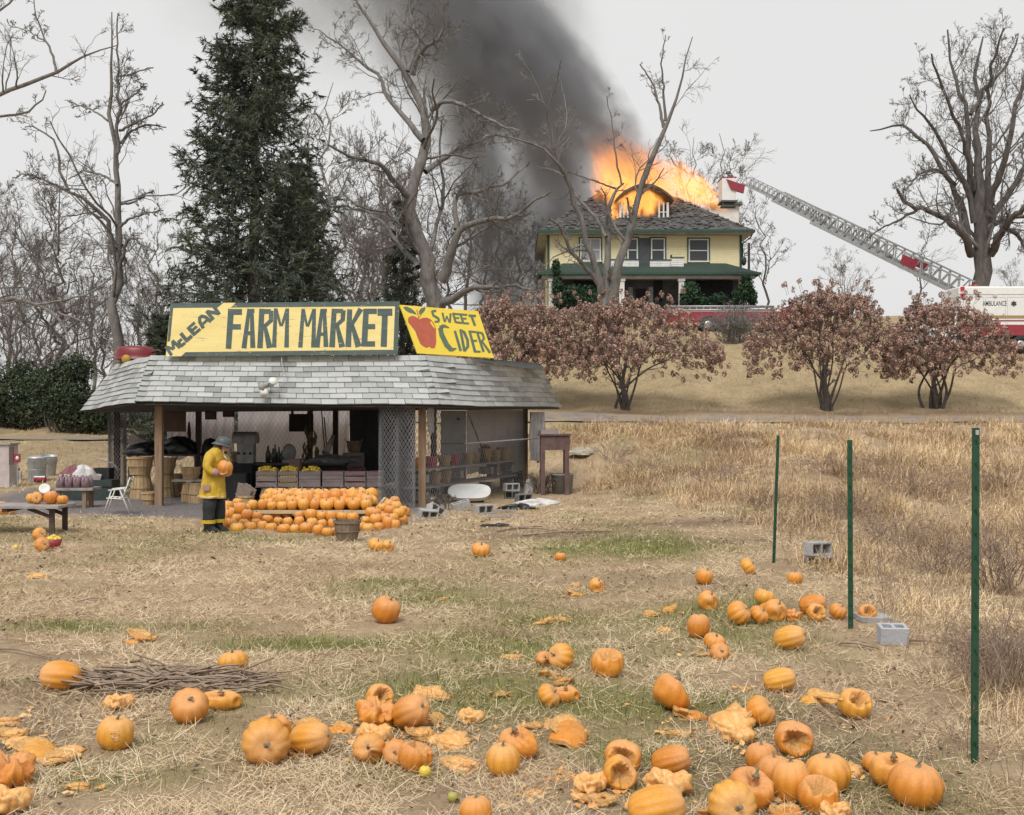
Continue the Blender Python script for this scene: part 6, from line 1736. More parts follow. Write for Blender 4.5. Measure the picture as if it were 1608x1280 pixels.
def shard_proto(seed,npc,spread,skin=None):
 rg=np.random.default_rng(seed);mb=MB()
 for k in range(npc):
  m_,n=5,14
  a0=.42+.4*rg.random();R=Euler((PI*(k%3!=0)+rg.normal()*.16,rg.normal()*.18,rg.random()*6.28)).to_matrix()
  cx,cy_=rg.normal()*spread*.5,rg.normal()*spread*.4
  outer=[];inner=[]
  for j in range(m_+1):
   for i in range(n):
    ph=2*PI*i/n
    aa=a0*j/m_*(1+.32*float(vnoise(math.cos(ph)*1.7+k*5+seed,math.sin(ph)*1.7)))
    rr=1+.05*math.cos(ph*2+k)-.05*abs(math.sin(aa*7))+.09*float(vnoise(ph*1.3+k,aa*5))
    d=Vector((math.sin(aa)*math.cos(ph),math.sin(aa)*math.sin(ph)*1.15,(math.cos(aa)-math.cos(a0))*.85))
    outer.append(R@(d*rr)+Vector((cx,cy_,0)));inner.append(R@(d*rr*.97-Vector((0,0,.11)))+Vector((cx,cy_,0)))
  zmin=min(v.z for v in outer+inner);dz=Vector((0,0,-zmin-.04+.05*(k%2)))
  outer=[v+dz for v in outer];inner=[v+dz for v in inner];N=len(outer)
  fo=[(j*n+i,j*n+(i+1)%n,(j+1)*n+(i+1)%n,(j+1)*n+i)for j in range(m_)for i in range(n)]
  mb.add(outer+inner,[tuple(reversed(f))for f in fo][0:0]+fo,0,True)
  o_=len(mb.v)-2*N
  for f in fo:mb.f.append(tuple(q+N+o_ for q in reversed(f)));mb.mi.append(1);mb.sm.append(True)
  for i in range(n):q,q2=m_*n+i,m_*n+(i+1)%n;mb.f.append((q+o_,q2+o_,q2+N+o_,q+N+o_));mb.mi.append(1);mb.sm.append(False)
 o=mb.build('pumpkin',[skin or pk_m,flesh_m]);o['used']=0
 return o
PK['pancake']=(bpy.data.objects.remove(PK['pancake']),shard_proto(31,5,1.0,pale_m))[1]
PK['pancake2']=(bpy.data.objects.remove(PK['pancake2']),shard_proto(32,6,1.2))[1]
PK['shards']=shard_proto(33,4,.8)
PK['shards2']=shard_proto(34,7,1.3,pale_m)
ORIENT={'up':(0,0),'side':(PI/2*.92,0),'tilt':(.6,0)}
def put_pumpkin(kind,loc,r,rot,label,group=None,name='pumpkin',cat='pumpkin',sc3=(1,1,1)):
 pr=PK[kind]
 if not pr['used']:
  pr['used']=1;o=pr
 else:
  o=pr.copy();C.objects.link(o)
  for ch in pr.children:
   c=ch.copy();C.objects.link(c);c.parent=o
 o.name=name
 o.location=loc;o.rotation_euler=rot;o.scale=(r*sc3[0],r*sc3[1],r*sc3[2])
 for k_ in('label','category','group'):
  if k_ in o:del o[k_]
 tag(o,label,cat,group)
 return o
def lowest(kind,r,rot,sc3=(1,1,1)):
 me=PK[kind].data
 n=len(me.vertices);co=np.empty(n*3,np.float32);me.vertices.foreach_get('co',co);co=co.reshape(-1,3)*np.array(sc3)*r
 R=np.array(Euler(rot).to_matrix())
 q=co@R.T
 return q[:,2].min(),q
# baskets, crates, blocks
slat_m=mat('basket_splint',(.42,.29,.16),(.3,.195,.1),7,.85,.2,30,c3=(.5,.36,.21),stretch=(2,2,.5))
oldslat_m=mat('old_grey_splint',(.2,.145,.1),(.12,.085,.06),7,.9,.2,30,c3=(.27,.2,.145))
def basket(label,p,r,h,flip=False,mtl=slat_m,group=None,ns=18,fill=None,name='bushel_basket'):
 th=thing(name,label,'basket',p,group)
 rt,rb_=r,r*.72
 if flip:rt,rb_=rb_,rt
 for k in range(ns):
  a0,a1=2*PI*(k+.05)/ns,2*PI*(k+.95)/ns
  mb=MB();off=.004*(k%2)
  def q(rr,a,z):return p+Vector((rr*math.cos(a),rr*math.sin(a),z))
  lv_=[(rb_,0),((rb_+rt)/2+.015,h/2),(rt,h)]
  vs=[]
  for rr,z in lv_:vs+=[q(rr+off,a0,z),q(rr+off,a1,z),q(rr+off-.012,a1,z),q(rr+off-.012,a0,z)]
  fs=[]
  for j in(0,1):
   for e in range(4):fs.append((j*4+e,j*4+(e+1)%4,j*4+4+(e+1)%4,j*4+4+e))
  fs+=[(3,2,1,0),(8,9,10,11)]
  mb.add(vs,fs);mb.build('slat',mtl,th)
 for z,hh in((h*.03 if flip else h-.03,.035),(h*.5,.02),(h-.02 if flip else .02,.02)):
  rr=rb_+(rt-rb_)*z/h+(.017 if abs(z-h*.5)<.01 else 0)+.009
  mb=MB();mb.lathe([(rr,z-hh/2),(rr+.012,z-hh/2),(rr+.012,z+hh/2),(rr,z+hh/2),(rr,z-hh/2)],p,24,smooth=False)
  mb.build('hoop',mtl,th)
 zc=h-.01 if flip else .01
 mb=MB();mb.lathe([(0,zc),((rt if flip else rb_)-.01,zc),((rt if flip else rb_)-.01,zc+.008),(0,zc+.008)],p,18,smooth=False);mb.build('base',mtl,th)
 if not flip:
  for s in(-1,1):
   mb=MB();mb.tube([p+Vector((s*rt,-.07,h-.01)),p+Vector((s*(rt+.035),-.05,h+.05)),p+Vector((s*(rt+.035),.05,h+.05)),p+Vector((s*rt,.07,h-.01))],.007,5);mb.build('handle',wire_m,th)
 return th
crate_m=mat('old_crate_wood',(.27,.215,.21),(.17,.13,.13),6,.9,.3,22,c3=(.34,.28,.27),stretch=(.5,2,3))
def crate(label,p,w_,d_,h,rows=3,gap=.018,mtl=crate_m,group='crates in a row on upturned baskets'):
 th=thing('crate',label,'crate',p,group)
 for s in(-1,1):
  mb=MB();mb.box(p+Vector((s*(w_/2-.015),0,h/2)),(.03,d_-.03,h));mb.build('end_panel',mtl,th)
 hs=(h-gap*(rows-1))/rows
 for s in(-1,1):
  for k in range(rows):
   mb=MB();mb.box(p+Vector((0,s*(d_/2-.007),hs/2+k*(hs+gap))),(w_,.014,hs),(rnd.uniform(-.01,.01),rnd.uniform(-.008,.008),0));mb.build('slat',mtl,th)
 mb=MB();mb.box(p+Vector((0,0,.012)),(w_-.06,d_-.03,.016));mb.build('base',mtl,th)
 return th
conc_m=mat('grey_concrete',(.35,.345,.34),(.25,.245,.24),9,.95,.5,50,c3=(.42,.415,.41),dirt=((.22,.2,.18),4,.64,.2))
def cinder(label,p,rot=(0,0,0),group=None,mtl=conc_m,L=.4,W=.2,H=.2,name='cinder_block',holes_up=True):
 """hollow block; its two cores run along local z"""
 th=MB();t_=.032;closed=True
 xsb=[-L/2,-L/2+t_,-t_/2,t_/2,L/2-t_,L/2];ysb=[-W/2,-W/2+t_,W/2-t_,W/2]
 cells={(1,1),(3,1)}
 solid=[(i,j)for i in range(5)for j in range(3)if(i,j)not in cells]
 vid={}
 vs=[]
 def v(i,j,k):
  key=(i,j,k)
  if key not in vid:vid[key]=len(vs);vs.append((xsb[i],ysb[j],-H/2 if k==0 else H/2))
  return vid[key]
 fs=[]
 S=set(solid)
 for(i,j)in solid:
  fs.append((v(i,j,1),v(i+1,j,1),v(i+1,j+1,1),v(i,j+1,1)))
  fs.append((v(i,j+1,0),v(i+1,j+1,0),v(i+1,j,0),v(i,j,0)))
  for(di,dj,a_,b2)in((-1,0,(i,j+1),(i,j)),(1,0,(i+1,j),(i+1,j+1)),(0,-1,(i,j),(i+1,j)),(0,1,(i+1,j+1),(i,j+1))):
   if(i+di,j+dj)not in S:
    fs.append((v(*a_,0),v(*b2,0),v(*b2,1),v(*a_,1)))
 th.add(vs,fs)
 for(i,j)in cells:th.add([(xsb[i],ysb[j],-H/2+.03),(xsb[i+1],ysb[j],-H/2+.03),(xsb[i+1],ysb[j+1],-H/2+.03),(xsb[i],ysb[j+1],-H/2+.03)],[(0,1,2,3)])
 o=th.build(name,mtl)
 bv=o.modifiers.new('bevel','BEVEL');bv.width=.006;bv.segments=1;bv.limit_method='ANGLE'
 o.location=p;o.rotation_euler=rot
 return tag(o,label,'cinder block',group)
ay_m=mat('yellow_apple_skin',(.68,.5,.06),(.6,.42,.04),14,.4,c3=(.7,.55,.12))
ar_m=mat('red_apple_skin',(.32,.03,.035),(.22,.015,.02),14,.4,c3=(.42,.08,.06))
def apple_proto(mtl):
 mb=MB();mb.lathe([(0,-.8),(.3,-.9),(.75,-.55),(1,.05),(.85,.65),(.45,.9),(.15,.82),(0,.68)],(0,0,0),12);o=mb.build('apple',mtl);o['used']=0;return o
AP={'y':apple_proto(ay_m),'r':apple_proto(ar_m)}
def apple(kind,p,label,group,r=.04):
 pr=AP[kind]
 if not pr['used']:pr['used']=1;o=pr
 else:o=pr.copy();C.objects.link(o)
 o.location=p;o.scale=(r,)*3;o.rotation_euler=(rnd.uniform(-1,1),rnd.uniform(-1,1),rnd.random()*6)
 return tag(o,label,'apple',group)
# crates on upturned baskets
Yc=28.3
zc0=.44
sup=[421,458,492,526,562,594]
ords=('first','second','third','fourth','fifth','sixth')
for k,px in enumerate(sup):
 basket(f'upturned splint basket, {ords[k]} from the left under the row of crates',Vector((X(px,Yc),Yc,0)),.21,.42,True,group='upturned baskets under the crates')
pl=MB();a,b_=X(403,Yc),X(606,Yc);pl.box(((a+b_)/2,Yc,zc0-.012),(b_-a,.3,.022));tag(pl.build('plank',greyw_m),'long plank lying on upturned baskets and carrying the crates','plank')
CR=[(404.5,437.5,'grey slatted crate heaped with yellow apples, leftmost of the row','y',3,.03),(438.5,470.5,'gappy slatted crate with yellow apples showing between its slats','y',3,.05),(471.5,505.5,'dark plain board crate heaped with yellow apples','y',2,.008),(508,541.5,'pale closed crate of red apples, just right of the yellow apples','r',2,.008),(542.5,576,'slatted crate with red apples showing through its two gaps','r',3,.035),(577,604,'rightmost crate of the row, half hidden by the rolled netting','r',2,.008)]
crh=.38
for k,(a,b_,lab,kd,rows,gap)in enumerate(CR):
 xa,xb=X(a,Yc),X(b_,Yc)
 p=Vector(((xa+xb)/2,Yc,zc0));w_=xb-xa-.01
 crate(lab,p,w_,.42,crh,rows,gap)
 glab=('yellow apple heaped in the leftmost slatted crate','yellow apple heaped in the gappy second crate','yellow apple heaped in the dark board crate','red apple lying in the pale closed crate','red apple in the slatted crate of red apples','red apple in the rightmost crate beside the netting')[k]
 gg=('apples in the leftmost crate','apples in the gappy crate','apples in the dark board crate','red apples in the pale crate','red apples in the slatted crate','red apples in the rightmost crate')[k]
 n_=6
 top=crh-.02 if kd=='y' else crh-.03
 for i in range(n_):
  for j in range(4):
   for lay in range(2 if kd=='y' else 1):
    if lay==1 and(rnd.random()<.35 or j in(3,)):continue
    fx=(i+.5+.5*(j%2)*.6)/n_-.5
    hgt=top+lay*.055+(.06*math.cos(fx*2.6)if kd=='y' else 0)
    apple(kd,p+Vector((fx*(w_-.09)+rnd.uniform(-.01,.01),-.15+j*.1+rnd.uniform(-.01,.01),hgt)),glab,gg,.041)
 if gap>.02:
  for i in range(n_):
   for zz in((crh*2/3,crh/3)if k!=0 else(crh*2/3,)):
    apple(kd,p+Vector((((i+.5)/n_-.5)*(w_-.09),-.155,zz-.0)),glab,gg,.041)
# the pumpkin display
gtop1,gtop2='pumpkins along the front of the raised board','pumpkins behind on the raised board'
bd=MB();Yb1=2.15*F/(806-655)-.0
pz=.3
Yfb=(CAMH-pz)*F/(801.5-655)
xa,xb=X(385,Yfb),X(588,Yfb)
board_m=mat('pale_new_lumber',(.55,.43,.26),(.45,.34,.2),4,.8,stretch=(.4,3,3))
bdt=thing('display_board','low raised board with pale lumber edge carrying the upper pumpkins','display board',((xa+xb)/2,Yfb+.8,0))
mb=MB();mb.box(((xa+xb)/2,Yfb,pz-.03),(xb-xa,.05,.07));mb.build('front_edge',board_m,bdt)
mb=MB();mb.beam((xb,Yfb-.02,pz-.03),(X(604,Yfb+1.6),Yfb+1.7,pz+.1),.05,.09);mb.beam((xa,Yfb-.02,pz-.03),(xa+.05,Yfb+1.7,pz-.03),.05,.07);mb.build('side_edge',board_m,bdt)
mb=MB()
for k in range(6):mb.box(((xa+xb)/2,Yfb+.17+k*.28,pz-.05),(xb-xa-.1,.26,.024))
mb.build('deck_plank',darkw_m,bdt)
mb=MB()
for x in(xa+.3,xb-.3):
 for yy in(.25,1.5):mb=MB();mb.box((x,Yfb+yy,(pz-.06)/2),(.2,.2,pz-.06));mb.build('block_foot',conc_m,bdt)
up_kinds=['round','tall','smooth','tall2','round2','flat','tall','round']
def stand_pk(px,py_bottom,z,wpx,kind,lab,grp,Y=None):
 Y=Y or(CAMH-z)*F/(py_bottom-655)
 p=PX(px,py_bottom,Y);r=wpx/2*Y/F
 rot=(rnd.uniform(-.15,.15),rnd.uniform(-.15,.15),rnd.random()*6.28)
 lo,_=lowest(kind,r,rot)
 return put_pumpkin(kind,(p.x,Y+0,z-lo),r,rot,lab,grp)
ORD='first second third fourth fifth sixth seventh eighth ninth tenth eleventh twelfth thirteenth fourteenth fifteenth sixteenth'.split();oi_=0
for px,wpx,kd in((397,17,'tall'),(412,16,'tall2'),(427,17,'round'),(443,18,'round'),(459,17,'smooth'),(477,19,'tall'),(494,17,'tall'),(513,22,'round2'),(533,18,'smooth'),(556,21,'round'),(575,18,'tall')):
 oi_+=1;stand_pk(px,801,pz,wpx,kd,f'orange pumpkin, {ORD[oi_ - 1]} from the left in the front row on the raised board',gtop1)
rowY=Yfb+.32
for row,(n_,zz)in enumerate(((13,pz),(13,pz),(12,pz),(11,pz))):
 for i in range(n_):
  x=xa+.2+(xb-xa-.3)*(i+.3+.4*rnd.random())/n_
  kd=rnd.choice(up_kinds);r=.125+.03*rnd.random()
  z=zz+(.06 if row in(1,2)and rnd.random()<.4 else 0)+row*.03
  rot=(rnd.uniform(-.5,.5),rnd.uniform(-.5,.5),rnd.random()*6.28);lo,_=lowest(kd,r,rot)
  put_pumpkin(kd,(x,rowY+row*.27+.1,z-lo),r,rot,('second','third','fourth','rearmost')[row].join(('orange pumpkin in the ',' row from the front on the raised display board')),gtop2)
for px,py,wpx in((543,790,17),(560,791,22),(578,796,19),(586,798,17)):
 Y=Yfb+.75;p=PX(px,py-9,Y);r=wpx/2*Y/F
 put_pumpkin('round',p,r,(0,0,rnd.random()*6),'orange pumpkin standing highest on the right part of the raised display board',gtop2)
gl_,gf_,gr_='pumpkins heaped on the ground left of the display board','pumpkins on the ground before the display board','pumpkins on the ground right of the display board'
front=[(372,838,22,'round',0),(393,835,20,'round',0),(412,834,17,'tall',1),(426,836,19,'round',1),(446,838,21,'round2',1),(463,838,16,'smooth',1),(481,838,22,'round',1),(500,841,18,'tall',1),(514,843,18,'round',1),(528,842,15,'tall',1),(578,837,19,'round',2),(594,835,17,'smooth',2),(609,832,20,'tall2',2),(620,832,17,'tall',2),(632,825,17,'tall',2),(636,814,17,'tall2',2)]
LAB=('orange pumpkin in the ground heap next to the firefighter, left of the board','orange pumpkin on the ground before the edge of the raised board','orange pumpkin in the ground heap on the right end of the display')
for i_,(px,py,wpx,kd,g_)in enumerate(front):
 stand_pk(px,py,0,wpx,kd,f'orange pumpkin, {ORD[i_]} from the left in the lowest row on the straw before the stand',(gl_,gf_,gr_)[g_])
fill=[]
for px,py,g_ in((350,831,0),(362,828,0),(383,827,0),(402,826,0),(347,822,0),(358,818,0),(372,819,0),(388,818,0),(404,818,0),(420,822,1),(352,812,0),(364,809,0),(378,809,0),(357,804,0),(370,802,0),(386,806,0),(374,796,0),(437,824,1),(452,826,1),(470,826,1),(490,829,1),(506,830,1),(522,829,1),(536,834,1),(552,836,1),(566,832,1),(434,812,1),(450,812,1),(488,817,1),(505,817,1),(520,818,1),(470,817,1),(538,817,1),(554,819,1),(574,822,2),(590,824,2),(604,822,2),(617,820,2),(626,813,2),(598,812,2),(612,810,2),(622,804,2),(632,804,2),(600,803,2),(611,801,2),(590,813,2),(606,795,2),(620,796,2),(583,812,2)):
 kd=rnd.choice(up_kinds);wpx=rnd.uniform(16,21)
 zz=max(0,min(.24,(833-py)*.009))if g_!=1 else max(0,min(.14,(830-py)*.008))
 stand_pk(px,py+1,zz,wpx,kd,LAB[g_],(gl_,gf_,gr_)[g_])
pb=GP(545,850)
basket('weathered grey bushel basket standing alone before the pumpkin display',pb,.225,.36,False,oldslat_m,ns=20)
pb=Vector((X(386,26.8),26.8,0));bk=basket('splint basket with folded brown bags behind the firefighter',pb,.19,.32,False)
for k,(dx,dy,rx_,ry_)in enumerate(((-.05,0,.2,.45),(.03,.05,.3,.6),(-.08,.08,.1,.2))):
 m_=MB();m_.box(pb+Vector((dx,dy,.36+.03*k)),(.3,.03,.34),(rx_,ry_,.1*k));o=m_.build('paper_bag',mat('brown_paper',(.3,.23,.19),(.22,.17,.14),6,.9));tag(o,('folded paper bag leaning left in the basket behind the firefighter','folded paper bag leaning furthest right in the basket behind the firefighter','upright folded paper bag at the back of the basket behind the firefighter')[k],'paper bag')
# left side of the stand
def upr(px,py,Y):return PX(px,py,Y)
def bk_at(px,py_base,Y,r,h,flip,label,z=None,grp=None):
 x=X(px,Y);zz=0 if z is None else z
 return basket(label,Vector((x,Y,zz)),r,h,flip,group=grp)
bk_at(222,0,29.5,.3,.66,True,'tall upturned basket at the far left carrying a large open basket')
bk_at(220,0,29.5,.33,.46,False,'large open basket at the far left on an upturned basket',z=.67)
bk_at(259,0,30,.27,.66,True,'upturned basket just right of the front left post, carrying another')
bk_at(259,0,30,.29,.42,False,'open basket just right of the front left post on an upturned basket',z=.67)
bk_at(278,0,31,.26,.62,True,'dim upturned basket standing deeper behind the plank bench')
bk_at(234,0,27.5,.17,.36,False,'small splint basket on the gravel beside the front left post')
bk_at(297,0,28.5,.2,.52,True,'upturned basket under the left end of the grey plank bench')
bk_at(308,0,28.15,.2,.53,True,'middle upturned basket under the grey plank bench')
bk_at(322,0,28.4,.18,.5,True,'upturned basket under the right end of the plank bench by the firefighter')
mb=MB();mb.box((X(303,28.5),28.5,.575),(.95,.36,.05));tag(mb.build('plank',greyw_m),'thick grey plank laid as a bench on upturned baskets','plank')
bk_at(300,0,28.6,.24,.3,False,'open basket standing on the grey plank bench',z=.6)
bk_at(1e3,0,1,1,1,0,'')if False else None
def heap(label,cat,name,p,rx_,ry_,rz_,mtl,seed,n=40,m=16,amp=.22,parent=None):
 mb=MB();vs=[];fs=[]
 for j in range(m+1):
  t_=(PI/2)*j/m
  for i in range(n):
   a=2*PI*i/n
   k=1+amp*float(vnoise(math.cos(a)*2+seed,math.sin(a)*2+t_*2))+amp*.4*float(vnoise(math.cos(a)*6+seed,math.sin(a)*6+t_*6))
   vs.append(p+Vector((rx_*math.cos(a)*math.cos(t_)*k,ry_*math.sin(a)*math.cos(t_)*k,rz_*math.sin(t_)*k)))
 for j in range(m):
  for i in range(n):
   q=j*n+i;q2=j*n+(i+1)%n;fs.append((q,q2,q2+n,q+n))
 mb.add(vs,fs,0,True)
 mb.add([v for v in vs[:n]],[tuple(reversed(range(n)))])
 o=mb.build(name,mtl,parent)
 return tag(o,label,cat)
blackpl_m=mat('black_plastic',(.022,.026,.026),(.012,.014,.014),5,.38,.6,12)
tb=thing('display_table','dark table under the black plastic heap at the left of the stand','table',(X(262,31.5),31.5,0))
mb=MB();mb.box((X(262,31.5),31.5,1.12),(2.0,.9,.05));mb.build('table_top',darkw_m,tb)
for sx in(-.9,.9):
 for sy in(-.35,.35):
  mb=MB();mb.box((X(262,31.5)+sx,31.5+sy,.547),(.08,.08,1.094));mb.build('leg',darkw_m,tb)
heap('heap under shiny black plastic on the left table','plastic heap','covered_heap',Vector((X(282,31.5),31.5,1.146)),.5,.4,.42,blackpl_m,3)
heap('flatter dark covered heap beside the left wire roll','plastic heap','covered_heap',Vector((X(232,31.3),31.3,1.146)),.6,.4,.3,blackpl_m,5)
mb=MB();mb.box((X(225,32.4),32.4,1.35),(.9,.05,.3),(0,.5,0));tag(mb.build('board',greyw_m),'grey board leaning behind the dark covered heap','board')
mb=MB()
pz_=PX(297,662,33.9)
mb.tube([pz_,pz_-Vector((0,0,.35)),pz_-Vector((-.03,0,.7))],[.02,.06,.02],6);tag(mb.build('dried_string',mat('dried_dark_red',(.06,.03,.03),(.03,.018,.018),9,.9)),'dark dried string hanging before the plastic at the back left','dried string')
frame_m=mat('dark_frame',(.03,.025,.022),(.02,.017,.015),5,.6)
for px0,py0,px1,py1,cc,lab in((322,646,340,659,(.1,.09,.09),'small dark framed picture hanging at the back, the left one'),(350,642,368,655,(.15,.055,.035),'small reddish framed picture hanging at the back, the right one')):
 a,b_=PX(px0,py0,33.6),PX(px1,py1,33.6);th=thing('picture',lab,'picture',((a.x+b_.x)/2,33.6,b_.z))
 mb=MB();mb.box(((a.x+b_.x)/2,33.6,(a.z+b_.z)/2),(b_.x-a.x,.03,a.z-b_.z));mb.build('frame',frame_m,th)
 mb=MB();mb.box(((a.x+b_.x)/2,33.58,(a.z+b_.z)/2),((b_.x-a.x)*.75,.014,(a.z-b_.z)*.66));mb.build('print',mat('faded_print',cc,tuple(c_*.4 for c_ in cc),22,.6),th)
 mb=MB();mb.tube([((a.x+b_.x)/2,33.6,a.z-.02),((a.x+b_.x)/2,33.6,2.42)],.006,4);mb.build('cord',frame_m,th)
a,b_=PX(454,650,31.5),PX(492,678,31.5)
th=thing('sign_board','blank dark board hanging in the middle of the stand opening','board',((a.x+b_.x)/2,31.5,b_.z))
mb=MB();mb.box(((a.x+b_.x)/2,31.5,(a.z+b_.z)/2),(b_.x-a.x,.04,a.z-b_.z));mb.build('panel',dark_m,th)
mb=MB()
for px in(459,488):mb.box((X(px,31.5),31.5,(a.z+2.44)/2),(.07,.03,2.44-a.z));
mb.build('hanger',darkw_m,th)
crn=mat('dried_corn',(.14,.1,.035),(.06,.042,.018),12,.9,c3=(.2,.15,.06))
p=PX(487,668,30.2);th=thing('corn_bundle','bundle of dried corn hanging before the dark board','corn bundle',p)
mb=MB()
for k in range(26):
 a=rnd.random()*6.28;r=.05+.14*rnd.random();z=-rnd.random()*.9
 q=p+Vector((r*math.cos(a),r*math.sin(a),z));mb.tube([q,q+Vector((.04*math.cos(a),.04*math.sin(a),-.12)),q+Vector((.03*math.cos(a),.03*math.sin(a),-.24))],[.012,.034,.012],6)
mb.build('cob',crn,th)
mb=MB();mb.tube([(p.x,p.y,2.45),p+Vector((0,0,-.5))],.015,5);mb.build('cord',darkw_m,th)
cn_=thing('counter','long dark counter running across the middle of the stand','counter',(X(455,30),30,0))
xa_,xb_=X(365,30),X(545,30)
mb=MB();mb.box(((xa_+xb_)/2,30,.93),(xb_-xa_,.8,.06));mb.build('counter_top',darkw_m,cn_)
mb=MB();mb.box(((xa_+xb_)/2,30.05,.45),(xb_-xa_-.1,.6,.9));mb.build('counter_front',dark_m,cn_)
mc=thing('hooded_machine','grey metal machine with rounded hood and dark knobs on the counter','machine',(X(393,29.8),29.8,.96))
grey_mt=mat('grey_enamel',(.2,.2,.2),(.13,.13,.13),6,.5,c3=(.26,.26,.25))
a,b_=PX(368,678,29.8),PX(404,696,29.8)
mb=MB();hh=a.z-b_.z;ww=b_.x-a.x
prof=[(math.cos(PI*k/10)*.26,math.sin(PI*k/10)*(hh-.12))for k in range(11)]
vs=[];
poly=[(0,29.8+y_,b_.z+.12+z_)for y_,z_ in prof]+[(0,29.54,b_.z),(0,30.06,b_.z)][::1]
poly=[(a.x,y_,z_)for _,y_,z_ in poly[:11]]+[(a.x,29.54,b_.z),(a.x,30.06,b_.z)]
mb.prism(poly,(ww,0,0));mb.build('hood',grey_mt,mc)
mb=MB();mb.box(((a.x+b_.x)/2+.05,29.66,(b_.z+.96)/2),(ww*.72,.3,b_.z-.96));mb.build('control_panel',grey_mt,mc)
for k in range(3):
 mb=MB();mb.lathe([(0,0),(.035,0),(.03,.04),(0,.04)],((a.x+b_.x)/2-.12+.15*k,29.51,(b_.z+.96)/2),10,rot=Matrix.Rotation(PI/2,3,'X'));mb.build('knob',dark_m,mc)
mb=MB();mb.box(((a.x+b_.x)/2,29.6,.5),(.5,.36,.86));mb.build('pedestal',dark_m,mc)
for px,Y_,z_,lab in((556,31.2,0,'grey crate at the bottom of the stack before the dark tarpaulin'),(557,31.2,.4,'grey crate in the middle of the stack before the dark tarpaulin'),(555,31.2,.8,'grey crate topmost of the stack before the dark tarpaulin'),(580,31.4,0,'lone crate on the ground right of the crate stack, behind the netting')):
 crate(lab,Vector((X(px,Y_),Y_,z_)),.55,.4,.38,3,.02,crate_m,'crates stacked inside the stand')
basket('splint basket on the counter left of the hooded machine',Vector((X(372,30.1),30.1,.965)),.15,.28,False,oldslat_m,ns=14)
basket('dark old basket on top of the crate stack by the tarpaulin',Vector((X(556,31.2),31.2,1.2)),.2,.3,False,oldslat_m,ns=14)
bt_m=mat('dark_bottle_glass',(.06,.065,.07),(.035,.038,.04),6,.3)
for k,(px,h,r)in enumerate(((421,.42,.07),(429,.36,.06),(432,.46,.05),(438,.4,.05),(443,.3,.07),(448,.28,.06))):
 x=X(px,30.1);mb=MB();mb.lathe([(0,0),(r,0),(r,h*.55),(r*.4,h*.78),(r*.35,h),(0,h)],(x,30.1,.97),12)
 tag(mb.build('bottle',bt_m),'dark bottle standing on the counter right of the hooded machine','bottle','bottles on the counter')
sc_=thing('shop_scale','round grey dial scale on the counter beside the corn bundle','scale',(X(454,29.8),29.8,.96))
mb=MB();mb.lathe([(0,-.05),(.17,-.05),(.19,0),(.17,.05),(0,.05)],(X(454,29.8),29.8,1.22),18,rot=Matrix.Rotation(PI/2,3,'X'),sy=1.25);mb.build('dial',grey_mt,sc_)
mb=MB();mb.box((X(454,29.8),29.8,1.0),(.3,.25,.08));mb.build('base',grey_mt,sc_)
heap('clear plastic bags heaped on the counter below the leaning poles','plastic bags','plastic_bags',Vector((X(517,29.9),29.9,.96)),.62,.3,.2,mat('grey_clear_plastic',(.16,.17,.17),(.08,.085,.085),7,.3,.8,10),9)
for k,(p,q,lab)in enumerate(((PX(505,645,32.5),PX(515,735,32.2),'thin dark pole leaning against the plastic, left of a pair'),(PX(509,655,32.3),PX(519,738,32.0),'thin dark pole leaning against the plastic, right of a pair'))):
 q.z=0;mb=MB();mb.tube([p,q],.018,6);tag(mb.build('pole',darkw_m),lab,'pole')
mb=MB();p,q=PX(524,684,31),PX(511,712,30.6);mb.tube([p,q],[.05,.11],8);tag(mb.build('cardboard_tube',mat('pale_tube',(.45,.4,.38),(.3,.27,.25),5,.8)),'pale slanted tube standing behind the plastic bags','tube')
for px,py,Y,r in((398,725,29.5,.14),(432,722,29.4,.12)):
 p=PX(px,py,Y);p.y=29.55;
mb=MB();p=PX(464,722,28.9);mb.box((p.x,28.9,.92),(.28,.3,.36));tag(mb.build('carton',mat('carton_brown',(.23,.16,.13),(.17,.115,.09),6,.9)),'small carton standing behind the gappy apple crate','carton')
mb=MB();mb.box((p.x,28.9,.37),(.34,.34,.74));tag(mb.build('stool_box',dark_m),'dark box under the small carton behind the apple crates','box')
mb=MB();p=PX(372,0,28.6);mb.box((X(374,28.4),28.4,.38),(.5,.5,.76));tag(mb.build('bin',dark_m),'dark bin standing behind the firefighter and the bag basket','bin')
mb=MB();q=PX(357,708,29.8);mb.lathe([(0,0),(.28,.0),(.33,.3),(.3,.62),(.18,.8),(0,.86)],(X(330,31.8),31.8,.72),14,sx=.8);tag(mb.build('sack',blackpl_m),'tall black sack standing behind the firefighter','sack')
mb=MB();mb.lathe([(0,0),(.25,.0),(.3,.25),(.24,.5),(0,.6)],(X(341,31.9),31.9,.78),14);tag(mb.build('sack',mat('dark_red_cloth',(.09,.04,.04),(.05,.025,.025),6,.9)),'dark red sack standing right of the tall black sack','sack')
mb=MB();mb.box((X(334,31.85),31.85,.36),(1.0,.6,.72));tag(mb.build('bench_box',dark_m),'dark chest under the two standing sacks','chest')
